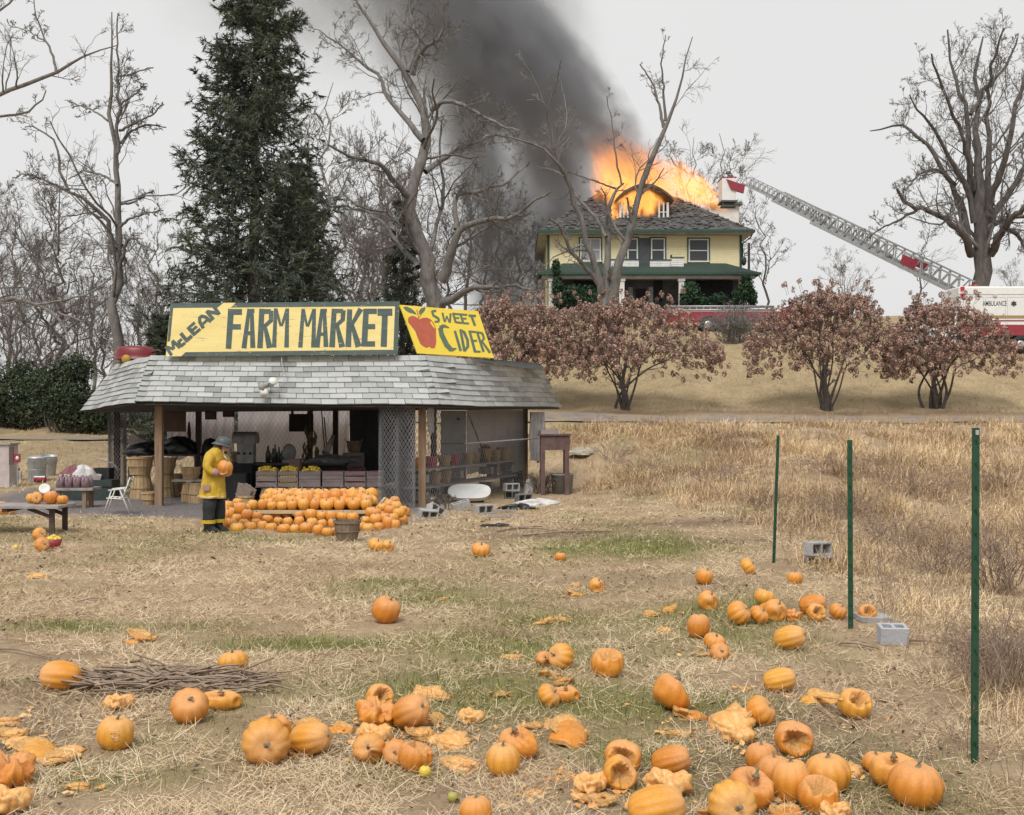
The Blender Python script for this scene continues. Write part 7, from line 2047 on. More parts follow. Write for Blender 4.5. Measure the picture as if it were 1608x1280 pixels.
# right bay: shelves on blocks
def along(u,off=0.0):
 """point along the right side, u from the front post to the back post, off = inwards"""
 a,b_=Vector((posts['FR'].x,posts['FR'].y,0)),Vector((posts['BR'].x,posts['BR'].y,0))
 d=(b_-a);n_=Vector((-d.y,d.x,0)).normalized()
 return a+d*u+n_*off
angs=math.atan2(posts['BR'].y-posts['FR'].y,posts['BR'].x-posts['FR'].x)
def side_plank(label,u0,u1,z,off=.45,wd=.5):
 p,q=along(u0,off),along(u1,off);mb=MB();mb.beam(p+Vector((0,0,z)),q+Vector((0,0,z)),wd,.045);return tag(mb.build('shelf_plank',greyw_m),label,'shelf plank')
side_plank('upper shelf plank behind the side netting carrying baskets',.06,.98,.86)
side_plank('lower shelf plank behind the side netting',.06,.98,.42)
k=0
for u in(.12,.42,.72,.95):
 for zc,lev in((.21,'ground'),(.64,'lower plank')):
  p=along(u,.45)
  cinder(f'grey block between shelf planks on the {lev}, '+('nearest the front post','second from the front post','third from the front post','next to the far right post')[k//2],(p.x,p.y,zc),(PI/2,0,angs+PI/2),'blocks under the shelf planks',H=.2,L=.38,W=.38 if False else .2);k+=1
pm_=[('y',.08)]
p=along(.1,.45);put_pumpkin('round',(p.x,p.y,.88+.13),.15,(0,0,1),'yellowish pumpkin on the upper shelf next to the front right post')
rb_m=mat('faded_red_bucket',(.42,.07,.09),(.33,.045,.06),5,.6)
for u,lab,mtl,r,h in((.2,'pink red basket on the shelf next to the yellowish pumpkin',rb_m,.15,.28),(.31,'pale splint basket between the two pink red baskets',slat_m,.16,.28),(.40,'pink red basket on the shelf, the second one',rb_m,.14,.28),(.53,'splint basket on the shelf, left of the pale basket',slat_m,.15,.29),(.6,'pale splint basket in the middle of the upper shelf',slat_m,.15,.28),(.7,'tall splint basket with red apples on the upper shelf',slat_m,.19,.38),(.8,'brown splint basket right of the apple basket on the shelf',slat_m,.17,.32),(.9,'last splint basket on the upper shelf by the far post',slat_m,.2,.38)):
 p=along(u,.42);basket(lab,Vector((p.x,p.y,.885)),r,h,False,mtl,'baskets on the shelf behind the side netting',ns=14)
 if .65<u<.75:
  for q in range(14):
   a=rnd.random()*6.28;rr=.13*math.sqrt(rnd.random());apple('r',(p.x+rr*math.cos(a),p.y+rr*math.sin(a),.885+h+.03+.06*(1-rr/.13)),'dark red apple heaped in the tall basket on the upper shelf','red apples in the shelf basket',.045)
for u,z in((.25,.445),(.34,.445)):
 p=along(u,.5);basket('splint basket on the lower shelf, '+('nearer the front post' if u<.3 else 'farther from the front post'),Vector((p.x,p.y,z)),.17,.32,False,slat_m,ns=14)
p=along(.8,.5);mb=MB();mb.box((p.x,p.y,.62),(.3,.3,.34));tag(mb.build('carton',mat('carton_pinkish',(.3,.2,.18),(.24,.155,.14),6,.9)),'pinkish carton on the lower shelf near the far post','carton')
a,b_=PX(692,645,31.5),PX(731,700,31.5)
th=thing('white_cabinet','tall pale grey cabinet standing in the right bay','cabinet',((a.x+b_.x)/2,31.8,0))
mb=MB();mb.box(((a.x+b_.x)/2,31.8,a.z/2),(b_.x-a.x,.6,a.z));cab_m=mat('pale_grey_enamel',(.36,.36,.37),(.27,.27,.28),3,.5);mb.build('body',cab_m,th)
mb=MB();mb.box(((a.x+b_.x)/2,31.49,a.z-.9),(b_.x-a.x-.04,.02,.02));mb.lathe([(0,0),(.05,0),(.045,.02),(0,.02)],(b_.x-.2,31.49,a.z-.22),10,rot=Matrix.Rotation(PI/2,3,'X'));mb.build('latch',frame_m,th)
for lab,u,of,sd,H in(('dry dark twiggy plant bundle behind the front right post',.12,.9,201,1.9),('dry reddish twiggy plant bundle in the middle of the right bay',.3,1.0,202,1.7)):
 p=along(u,of);p.z=0
 bramble(lab,p,.32,H,26,sd,mat('dried_plant_%d'%sd,(.13,.085,.075),(.08,.05,.045),8,.9),'dried_plant_bundle','plant bundle',arch=.1)
mb=MB();mb.tube([PX(736,652,32.5),PX(757,705,31.6)],.02,6);p=PX(757,705,31.6)
th=thing('broom','dark broom handle leaning behind the side netting','broom',p);mb.build('handle',darkw_m,th);mb=MB();mb.tube([p,p+Vector((.08,-.1,-.35))],[.03,.12],8);mb.build('bristles',crn,th)
p=PX(804,705,34.6)
th=thing('rubbish_bin','dark green bin with a bulging purple sack at the far right corner','bin',(p.x,34.9,gz1(p.x,34.9)))
zb_=gz1(p.x,34.9);zt_b=PX(0,694,34.9).z
mb=MB();mb.lathe([(0,0),(.36,0),(.42,zt_b-zb_),(.38,zt_b-zb_),(.33,.05)],(p.x,34.9,zb_),18);mb.build('body',mat('dark_green_bin',(.03,.05,.047),(.022,.036,.034),5,.6),th)
o=heap(None,None,'sack',Vector((p.x,34.9,zt_b-.02)),.38,.34,.42,mat('purple_sack',(.26,.18,.19),(.1,.055,.06),5,.6,.6,9,c3=(.38,.3,.3)),12,parent=th)
mb=MB();mb.lathe([(0,0),(.2,.02),(.22,.2),(.12,.3),(0,.32)],(X(819,34.9),34.6,zt_b+.03),12);tag(mb.build('red_bag',mat('dark_red_bag',(.25,.05,.06),(.17,.03,.04),6,.7)),'dark red bag beside the purple sack at the far post','bag')
mb=MB();mb.box((X(819,34.9),34.6,(zt_b+.03+gz1(0,34.6))/2),(.3,.3,zt_b+.03-gz1(0,34.6)));tag(mb.build('crate_stand',darkw_m),'dark upright box carrying the dark red bag','box')
mb=MB();mb.tube([along(.32,-.12)+Vector((0,0,1.47)),PX(876,686,33.2)],.022,6);tag(mb.build('pole',mat('pale_pole',(.5,.46,.44),(.38,.35,.33),5,.6)),'long pale pole running level outside the side netting','pole')
tY=31.2;tz=gz1(X(872,tY),tY)
th=thing('brown_table','dark reddish brown wooden table with a deep apron outside the right end','table',(X(872,tY),tY,tz))
rbw=mat('reddish_brown_paint',(.12,.07,.065),(.08,.047,.045),5,.8,.3,18,c3=(.16,.1,.095))
a,b_=PX(849,684,tY),PX(895,707,tY)
mb=MB();mb.box(((a.x+b_.x)/2,tY+.5,(a.z+b_.z)/2),(b_.x-a.x,1.0,a.z-b_.z));mb.build('apron',rbw,th)
mb=MB();mb.box(((a.x+b_.x)/2,tY+.5,a.z+.02),(b_.x-a.x+.1,1.1,.04));mb.build('table_top',rbw,th)
for x in(a.x+.06,b_.x-.08):
 for yy in(tY+.06,tY+.94):
  z0=gz1(x,yy)-.05;mb=MB();mb.box((x,yy,(z0+b_.z)/2),(.12,.12,b_.z-z0));mb.build('leg',rbw,th)
mb=MB();x=X(883,tY+.5);z0=gz1(x,tY+.5)-.03;mb.lathe([(0,0),(.27,0),(.31,.52),(.33,.53),(.33,.57),(.29,.57),(.26,.05)],(x,tY+.5,z0),18);tag(mb.build('bin',mat('grey_plastic_bin',(.26,.255,.25),(.18,.18,.175),5,.6)),'grey bin standing under the brown table','bin')
mb=MB();mb.box((X(862,tY+.2),tY+.35,a.z+.09),(.5,.3,.1),(0,0,.2));tag(mb.build('carton',mat('grey_card',(.33,.3,.31),(.25,.22,.23),6,.9)),'flat grey carton lying on the brown table','carton')
heap('pale rubbish lying in the grass right of the brown table','rubbish','rubbish',GP(918,712,-.04),.42,.3,.2,mat('pale_rubbish',(.42,.38,.3),(.25,.22,.17),7,.8,.5,9),17,amp=.4)
sink_m=mat('white_enamel',(.66,.66,.65),(.55,.55,.54),4,.3,dirt=((.4,.36,.3),5,.68,.12))
p=PX(737,772,29.2)
mb=MB();R=Euler((math.radians(38),0,0)).to_matrix();n_=28
ol=[]
for k in range(n_):
 a=2*PI*k/n_;ol.append((math.copysign(abs(math.cos(a))**.6,math.cos(a))*.53,math.copysign(abs(math.sin(a))**.8,math.sin(a))*.2))
p=PX(737,771,28.4);vsA=[p+R@Vector((x,y_*1.35,.0))for x,y_ in ol];vsB=[p+R@Vector((x*.97,y_*1.3,-.05))for x,y_ in ol];vsC=[p+R@Vector((x*.9,y_*1.2,-.13))for x,y_ in ol]
fs=[tuple(range(n_))]+[(i+n_,(i+1)%n_+n_,(i+1)%n_,i)for i in range(n_)]+[(i+2*n_,(i+1)%n_+2*n_,(i+1)%n_+n_,i+n_)for i in range(n_)]+[tuple(2*n_+i for i in reversed(range(n_)))]
mb.add(vsA+vsB+vsC,fs);o=mb.build('table_leaf',sink_m);tag(o,'white rounded panel lying tilted on blocks before the side netting','panel')
mb=MB();
mb.box((p.x,p.y+.12,(p.z-.2)/2),(.72,.12,p.z-.12))
tag(mb.build('trestle',darkw_m),'low dark trestle under the white rounded panel','trestle')
def cb(px,py,lab,rot,lift=.1,mtl=conc_m,grp=None):
 q=GP(px,py);q.z+=lift;return cinder(lab,q,rot,grp,mtl)
cb(724,802,'grey cinder block with its holes facing up, before the white panel',(.1,-.25,.3),.11)
cb(760,807,'pale cinder block with two dark holes facing the field',(PI/2,0,.55),.1)
cb(684,809,'tilted broken cinder block next to the pumpkin display',(1.2,.5,.7),.09)
cb(672,812,'flat slab like block lying under the tilted broken block',(PI/2+.2,.1,.5),.06)
cb(803,783,'upper dark block of the low stack near the far post',(PI/2,0,.45),.3,conc_m)
cb(804,783,'lower dark block of the low stack near the far post',(PI/2,0,.1),.1,mat('dark_concrete',(.16,.165,.16),(.1,.105,.1),8,.95,.4,40))
cb(822,788,'block lying right of the low dark stack',(PI/2,0,.5),.1,mat('dark_concrete_b',(.2,.2,.2),(.13,.13,.13),8,.95,.4,40))
mb=MB();q=GP(775,805);mb.box(q+Vector((0,.1,.03)),(1.0,.14,.05),(0,.03,.1));tag(mb.build('plank',greyw_m),'short grey plank lying beside the pale cinder block','plank')
mb=MB();q=GP(792,813);mb.box(q+Vector((0,0,.03)),(.7,.12,.04),(0,.02,-.1));tag(mb.build('plank',greyw_m),'grey plank on the ground before the black rubbish','plank')
heap('torn white plastic lying on the ground right of the blocks','plastic','plastic_scrap',GP(843,793,-.03),.45,.25,.14,white_pl,21,amp=.5)
heap('black plastic bag lying under the torn white plastic','plastic','plastic_scrap',GP(815,800,-.03),.42,.2,.12,blackpl_m,22,amp=.5)
heap('small black plastic rag on the straw in front of the stand','plastic','plastic_scrap',GP(780,827,-.02),.22,.12,.07,blackpl_m,23,amp=.5)
heap('crumpled white cloth propped against the low dark stack','plastic','plastic_scrap',GP(829,774,-.02),.15,.12,.35,white_pl,24,amp=.3)
heap('small pale cardboard lump by the foot of the front right post','carton','carton',GP(683,797,.12),.1,.08,.12,mat('pale_card',(.5,.42,.32),(.38,.31,.22),6,.9),25,amp=.3)
bramble('dry scrubby weeds at the foot of the far right post',GP(850,775),.5,.8,22,205,bark_brown,'dry_weed','weed')
bramble('dry scrubby weeds at the foot of the front right post',GP(690,800),.35,.5,16,206,bark_brown,'dry_weed','weed')
# left yard: tables, jugs, chair, bins
tY=23.6
tg=GP(60,840);tY=tg.y+.3
th=thing('trestle_table','weathered long plank table entering from the left edge','table',(X(40,tY),tY,0))
zt_=PX(0,794,tY-.4).z
xa_,xb_=X(-60,tY),X(107,tY)
for k in range(3):
 mb=MB();mb.box(((xa_+xb_)/2,tY-.32+.3*k,zt_-.03),(xb_-xa_,.28,.045));mb.build('plank',greyw_m,th)
mb=MB();mb.box(((xa_+xb_)/2,tY,zt_-.08),(.1,.86,.07));mb.build('batten',darkw_m,th)
for yy in(-.3,.3):
 x=X(92,tY);mb=MB();mb.box((x,tY+yy,(zt_-.055)/2),(.09,.05,zt_-.055));mb.build('leg',darkw_m,th)
 mb=MB();mb.beam((x-.02,tY+yy,.35),(X(55,tY),tY+yy,zt_-.06),.04,.06);mb.build('brace',darkw_m,th)
for px,py,w_,kd,lab in((51,793,20,'round','round pumpkin half hidden at the back left on the plank table'),(58,792,20,'flat','brownish pumpkin with its end turned to the viewer on the plank table'),(80,790,22,'tall','tall yellow orange pumpkin in the middle of the plank table group'),(98,789,18,'round','small round yellow pumpkin at the right end of the plank table')):
 r=w_/2*tY/F;rot=(PI/2*.9,0,.3)if kd=='flat' else(0,0,rnd.random()*6);lo,_=lowest(kd,r,rot)
 yy=tY+(.05 if px!=51 else .3)
 put_pumpkin(kd,(X(px,yy),yy,zt_-.007-lo),r,rot,lab)
mb=MB();p=PX(70,768,tY+.1);R=Euler((1.1,0,.35)).to_matrix();mb.lathe([(0,0),(.07,0),(.1,.025),(.097,.03),(.065,.012),(0,.012)],p,20,rot=R);tag(mb.build('plate',white_m),'white plate leaning between the pumpkins on the plank table','plate')
for px,w_,lab in((2,26,'orange pumpkin on the lower board under the plank table, at the left edge'),(15,20,'orange pumpkin on the lower board under the plank table, the right one')):
 r=w_/2*24.5/F;put_pumpkin('round',(X(px,24.8),24.8,PX(0,800,24.8).z),r,(PI/2,0,1.2),lab)
mb=MB();mb.box((X(-20,24.8),24.8,PX(0,800,24.8).z-.17),(1.3,.35,.04));bt_=mb.build('low_bench',greyw_m);tag(bt_,'low board bench holding two pumpkins behind the plank table','bench')
mb=MB()
for dx in(-.5,.45):mb.box((X(-20,24.8)+dx,24.8,(PX(0,800,24.8).z-.19)/2),(.08,.3,PX(0,800,24.8).z-.19))
mb.build('leg',darkw_m,bt_)if False else tag(mb.build('bench_leg',darkw_m,bt_),None)
for px,py,w_,lab in((62,849,22,'brownish pumpkin on the ground behind the red apple basket'),(66,866,24,'orange pumpkin on the ground touching the red apple basket')):
 q=GP(px,py);r=w_/2*q.y/F;rot=(PI/2*.85,.2,.8);lo,_=lowest('round2',r,rot);put_pumpkin('round2',(q.x,q.y,q.z-lo-.01),r,rot,lab)
q=GP(84,861);th=thing('fruit_basket','small red basket under the plank table','basket',q);mb=MB();mb.lathe([(0,.0),(.1,0),(.135,.15),(.125,.15),(.095,.015),(0,.015)],q,16);mb.build('tub',mat('dark_red_tub',(.3,.03,.045),(.22,.02,.03),5,.5),th)
for k in range(16):
 a=rnd.random()*6.28;rr=.1*math.sqrt(rnd.random());apple('y',q+Vector((rr*math.cos(a),rr*math.sin(a),.14+.06*(1-rr/.1))),'pale yellow apple in the small red basket under the table','apples in the red basket',.032)
q=GP(25,863);apple('y',q+Vector((0,0,.035)),'pale apple lying alone on the straw under the plank table',None,.042)
q=GP(132,798);jY=q.y
th=thing('jug_bench','small wooden bench holding the purple cider jugs','bench',(X(118,jY+.3),jY+.3,0))
zt_=PX(0,766,jY).z;xa_,xb_=X(87,jY),X(147,jY)
mb=MB();mb.box(((xa_+xb_)/2,jY+.22,zt_-.03),(xb_-xa_,.6,.06));mb.build('bench_top',greyw_m,th)
for px in(92,133,143):
 mb=MB();yy=jY+(.02 if px!=143 else .4);mb.box((X(px,yy),yy,(zt_-.06)/2),(.09,.09,zt_-.06));mb.build('leg',wood_m,th)
jug_m=mat('purple_cider_jug',(.25,.17,.19),(.2,.13,.15),4,.35,c3=(.3,.22,.24))
for k,(px,yy)in enumerate(((95,0.02),(108,0.02),(121,0.02),(134,0.02),(140,.16),(103,.2),(116,.2),(129,.22))):
 p=Vector((X(px,jY+yy),jY+yy,zt_+.002));r=.092
 jt=thing('cider_jug',('purple cider jug, leftmost in the front row on the bench','purple cider jug, second from the left in the front row','purple cider jug, third from the left in the front row','purple cider jug, fourth from the left in the front row','purple cider jug at the right end, set slightly back','purple cider jug in the back row, behind the two leftmost','purple cider jug in the middle of the back row','purple cider jug at the right of the back row')[k],'jug',p,'cider jugs on the bench')
 mb=MB();mb.lathe([(0,0),(r,0),(r,.16),(r*.85,.21),(r*.35,.255),(r*.3,.27),(0,.27)],p,14);mb.build('body',jug_m,jt)
 mb=MB();mb.tube([p+Vector((0,-r*.5,.235)),p+Vector((0,-r*1.0,.22)),p+Vector((0,-r*1.02,.14))],.014,6);mb.build('handle',jug_m,jt)
 mb=MB();mb.lathe([(0,.27),(r*.33,.27),(r*.33,.295),(0,.295)],p,10);mb.build('cap',white_m,jt)
Yg=29.2
mb=MB();mb.box((X(140,Yg),Yg,.28),(1.35,.6,.56));ch=mb.build('chest',mat('dark_green_chest',(.03,.045,.042),(.02,.03,.028),4,.6));tag(ch,'long dark green chest on the gravel behind the jug bench','chest')
mb=MB();mb.box((X(140,Yg),Yg-.31,.4),(1.36,.02,.03));mb.build('lid_edge',dark_m,ch)
heap('dull red sack lying on the green chest behind the jugs','sack','sack',Vector((X(115,Yg),Yg,.56)),.32,.25,.33,mat('dull_red_sack',(.24,.1,.11),(.17,.065,.075),6,.8,.4,9),31)
heap('white crumpled bag on the green chest behind the jugs','bag','bag',Vector((X(134,Yg),Yg-.1,.56)),.27,.22,.33,white_pl,32)
mb=MB();mb.box((X(150,Yg),Yg-.05,.63),(.3,.3,.14),(.1,.2,.3));tag(mb.build('carton',mat('pale_carton',(.45,.43,.4),(.36,.34,.31),6,.8)),'pale open carton at the right end of the green chest','carton')
mb=MB();mb.box((X(163,29.6),29.6,.42),(.4,.4,.84));tag(mb.build('dark_box',dark_m),'dark upright box between the green chest and the wire roll','box')
mb=MB();mb.tube([PX(119,715,33),PX(117,730,32.8)],.025,5);p=GP(117,745);mb=MB();mb.tube([PX(119,713,p.y),p],.02,5);tag(mb.build('stake',greyw_m),'thin pale stake standing behind the red sack','stake')
p,q=PX(145,718,33.5),PX(178,728,33.5);mb=MB();mb.tube([p,q,Vector((X(186,33.4),33.4,.6))],.02,5);tag(mb.build('stick',greyw_m),'pale bent stick leaning against the left wire roll','stick')
q=GP(187,806);cY=q.y
ch=thing('lawn_chair','white tube folding lawn chair with green and yellow webbing','chair',(X(187,cY),cY,0))
s=cY/F
def cp(px,py,dy):return Vector((X(px,cY+dy),cY+dy,CAMH+(655-py)/F*cY))
wt_m=mat('white_tube',(.66,.66,.64),(.56,.56,.54),5,.4)
for dy in(-.26,.26):
 sh=0 if dy<0 else 6
 mb=MB();mb.tube([cp(204+sh,749,dy),cp(193+sh,782,dy)],.014,6);mb.build('back_tube',wt_m,ch)
 mb=MB();mb.tube([cp(170+sh,769,dy),cp(198+sh,766,dy)],.017,6);mb.build('armrest',wt_m,ch)
 for a_,b2 in(((188,768),(204,806)),((175,769),(163,809))):
  mb=MB();pa_=cp(a_[0]+sh,a_[1],dy);pb_=cp(b2[0]+sh,b2[1],dy);pb_.z=gz1(pb_.x,pb_.y)+.01;mb.tube([pa_,pb_],.013,6);mb.build('leg',wt_m,ch)
 mb=MB();mb.tube([cp(167+sh,781,dy),cp(195+sh,783,dy)],.014,6);mb.build('seat_tube',wt_m,ch)
mb=MB()
pa_,pb_=cp(163,809,-.26),cp(169,809,.26);pa_.z=pb_.z=.03;mb.tube([pa_,pb_],.013,6);pa_,pb_=cp(204,806,-.26),cp(210,806,.26);pa_.z=pb_.z=.03;mb.tube([pa_,pb_],.013,6);mb.build('foot_tube',wt_m,ch)
web1,web2=mat('green_webbing',(.25,.3,.06),(.19,.24,.05),8,.7),mat('white_webbing',(.65,.63,.55),(.55,.53,.45),8,.7)
for k in range(7):
 u=(k+.5)/7
 a1=cp(204,749,-.26).lerp(cp(193,782,-.26),u);b1=cp(210,749,.26).lerp(cp(199,782,.26),u)
 mb=MB();mb.beam(a1,b1,.045,.006,up=(1,0,.3));mb.build('webbing',web1 if k%2 else web2,ch)
for k in range(5):
 u=(k+.5)/5
 p0_,p1_=cp(204,749,-.26),cp(193,782,-.26);q0_,q1_=cp(210,749,.26),cp(199,782,.26)
 mb=MB();mb.beam(p0_.lerp(q0_,u)+Vector((-.012,0,0)),p1_.lerp(q1_,u)+Vector((-.012,0,0)),.05,.006,up=(1,0,.3));mb.build('webbing',mat('yellow_webbing',(.6,.5,.12),(.5,.4,.08),8,.7)if k==0 else bpy.data.materials['yellow_webbing'],ch)
for k in range(4):
 u=(k+.5)/4;mb=MB();mb.beam(cp(167,781,-.26).lerp(cp(195,783,-.26),u),cp(173,781,.26).lerp(cp(201,783,.26),u),.055,.006);mb.build('webbing',web2,ch)
galv=mat('galvanised_steel',(.4,.41,.41),(.27,.28,.28),4,.45,metal=.5,c3=(.48,.49,.49))
def can(label,px,py,Y,r,h,tilt=(0,0,0),lid=True):
 x=X(px,Y);p=Vector((x,Y,gz1(x,Y)-.02));th=thing('rubbish_can',label,'rubbish can',p)
 R=Euler(tilt).to_matrix();n_=40
 mb=MB();vs=[];lv_=[(r*.82,0),(r*.95,h*.97),(r,h),(r*.93,h*.98),(r*.8,.03)]
 mb.lathe(lv_,p,30,rot=R)
 for z in(h*.08,h*.5,h*.9):mb.lathe([(r*(.83+.13*z/h),z-.02),(r*(.86+.13*z/h),z),(r*(.83+.13*z/h),z+.02)],p,30,rot=R)
 for k in range(20):
  a=2*PI*k/20;mb.beam(p+R@Vector((r*.845*math.cos(a),r*.845*math.sin(a),h*.1)),p+R@Vector((r*.945*math.cos(a),r*.945*math.sin(a),h*.88)),.025,.012,up=(math.cos(a),math.sin(a),0))
 mb.build('body',galv,th)
 if lid:
  mb=MB();mb.lathe([(r*1.04,h-.03),(r*1.04,h+.01),(r*.5,h+.05),(0,h+.06)],p,26,rot=R);mb.build('lid',galv,th)
 for s in(-1,1):
  mb=MB();mb.tube([p+R@Vector((s*r*.93,-.09,h*.8)),p+R@Vector((s*r*1.06,-.07,h*.74)),p+R@Vector((s*r*1.06,.07,h*.74)),p+R@Vector((s*r*.93,.09,h*.8))],.012,5);mb.build('handle',galv,th)
can('upright galvanised rubbish can with its lid on at the far left',58,0,36.5,.3,.78)
can('galvanised rubbish can half hidden behind the lidded one',75,0,38.2,.27,.7,(.1,.12,0),False)
Yw=34.5;th=thing('white_stove','pale boxy stove with red details cut by the left edge','stove',(X(0,Yw),Yw,gz1(X(0,Yw),Yw)))
zs0=gz1(X(0,Yw),Yw);mb=MB();mb.box((X(-2,Yw),Yw,(PX(0,698,Yw).z+zs0)/2),(.9,.6,PX(0,698,Yw).z-zs0));mb.build('body',mat('dirty_white_enamel',(.5,.44,.43),(.4,.34,.33),4,.6),th)
mb=MB();mb.box((X(-2,Yw),Yw,PX(0,697,Yw).z),(1.0,.7,.05));mb.build('top',greyw_m,th)
mb=MB();a,b_=PX(14,702,Yw-.33),PX(21,730,Yw-.33);mb.box(((a.x+b_.x)/2,Yw-.31,(a.z+b_.z)/2),(b_.x-a.x,.04,a.z-b_.z));mb.build('corner_strip',rbw,th)
th=thing('red_sign','small red and white sign on a stake beside the pale stove','sign',(X(27,Yw-.4),Yw-.4,gz1(X(27,Yw),Yw-.4)))
a,b_=PX(22,713,Yw-.4),PX(32,726,Yw-.4);mb=MB();mb.box(((a.x+b_.x)/2,Yw-.4,(a.z+b_.z)/2),(b_.x-a.x,.03,a.z-b_.z));mb.build('panel',red_m,th)
mb=MB();mb.lathe([(0,0),(.05,0),(.05,.008),(0,.008)],((a.x+b_.x)/2+.01,Yw-.417,(a.z+b_.z)/2),14,rot=Matrix.Rotation(PI/2,3,'X'),sy=1.3);mb.build('symbol',white_m,th)
mb=MB();mb.box(((a.x+b_.x)/2,Yw-.37,(b_.z+zs0)/2),(.04,.03,b_.z-zs0));mb.build('stake',greyw_m,th)
q=GP(27,755);cinder('grey cinder block standing on end left of the rubbish can',(q.x,q.y,.2),(0,PI/2,.35),None,conc_m,L=.4,W=.32,H=.26)
q=GP(5,752);mb=MB();mb.box(q+Vector((0,.2,.2)),(.7,.5,.4),(0,.15,.1));tag(mb.build('canvas_bundle',mat('tan_canvas',(.4,.34,.26),(.28,.23,.17),5,.9)),'tan canvas bundle on the ground at the left edge','bundle')
q=GP(63,758);th=thing('paper_cup','red and white tub lying on the grass before the rubbish can','tub',q)
R=Matrix.Rotation(PI/2,3,'Y')
mb=MB();mb.lathe([(0,-.17),(.085,-.17),(.1,.17),(0,.17)],q+Vector((0,0,.1)),14,rot=R);mb.build('tub',mat('tub_red',(.33,.03,.045),(.27,.02,.035),5,.5),th)
mb=MB();mb.lathe([(.104,-.17),(.104,.17)],q+Vector((0,0,.105)),14,rot=R,a0=2.2,a1=4.0);mb.build('white_band',white_m,th)
mb=MB();q=GP(12,764);mb.box(q+Vector((0,0,.03)),(.45,.3,.04),(.1,.05,.4));tag(mb.build('paper_scrap',white_pl),'scrap of pale paper on the grass at the left edge','paper')
# pumpkins strewn over the field
H2=PI/2
VW,RT,LT=(H2*.92,0,0),(0,H2*.9,0),(0,-H2*.92,0)
def rot_of(o):
 if o=='up':return(rnd.uniform(-.12,.12),rnd.uniform(-.12,.12),rnd.random()*6.28)
 if o=='as':return(rnd.uniform(-.06,.06),rnd.uniform(-.06,.06),rnd.uniform(-.2,.2))
 return o
def field_pk(px,py,wpx,kind,o,lab,sc3=(1,1,1),name='pumpkin',dy=.35,sink=.012,cat='pumpkin',lift=0.0):
 g=GP(px,py);rot=rot_of(o)
 r0=.5*wpx*g.y/F
 lo,q=lowest(kind,r0,rot,sc3)
 ext=(q[:,0].max()-q[:,0].min())
 r=r0*(2*r0)/ext
 Y=g.y+r*dy
 lo,q=lowest(kind,r,rot,sc3)
 x=X(px,Y)
 return put_pumpkin(kind,(x,Y,gz1(x,Y)-lo-sink+lift),r,rot,lab,None,name,cat,sc3)
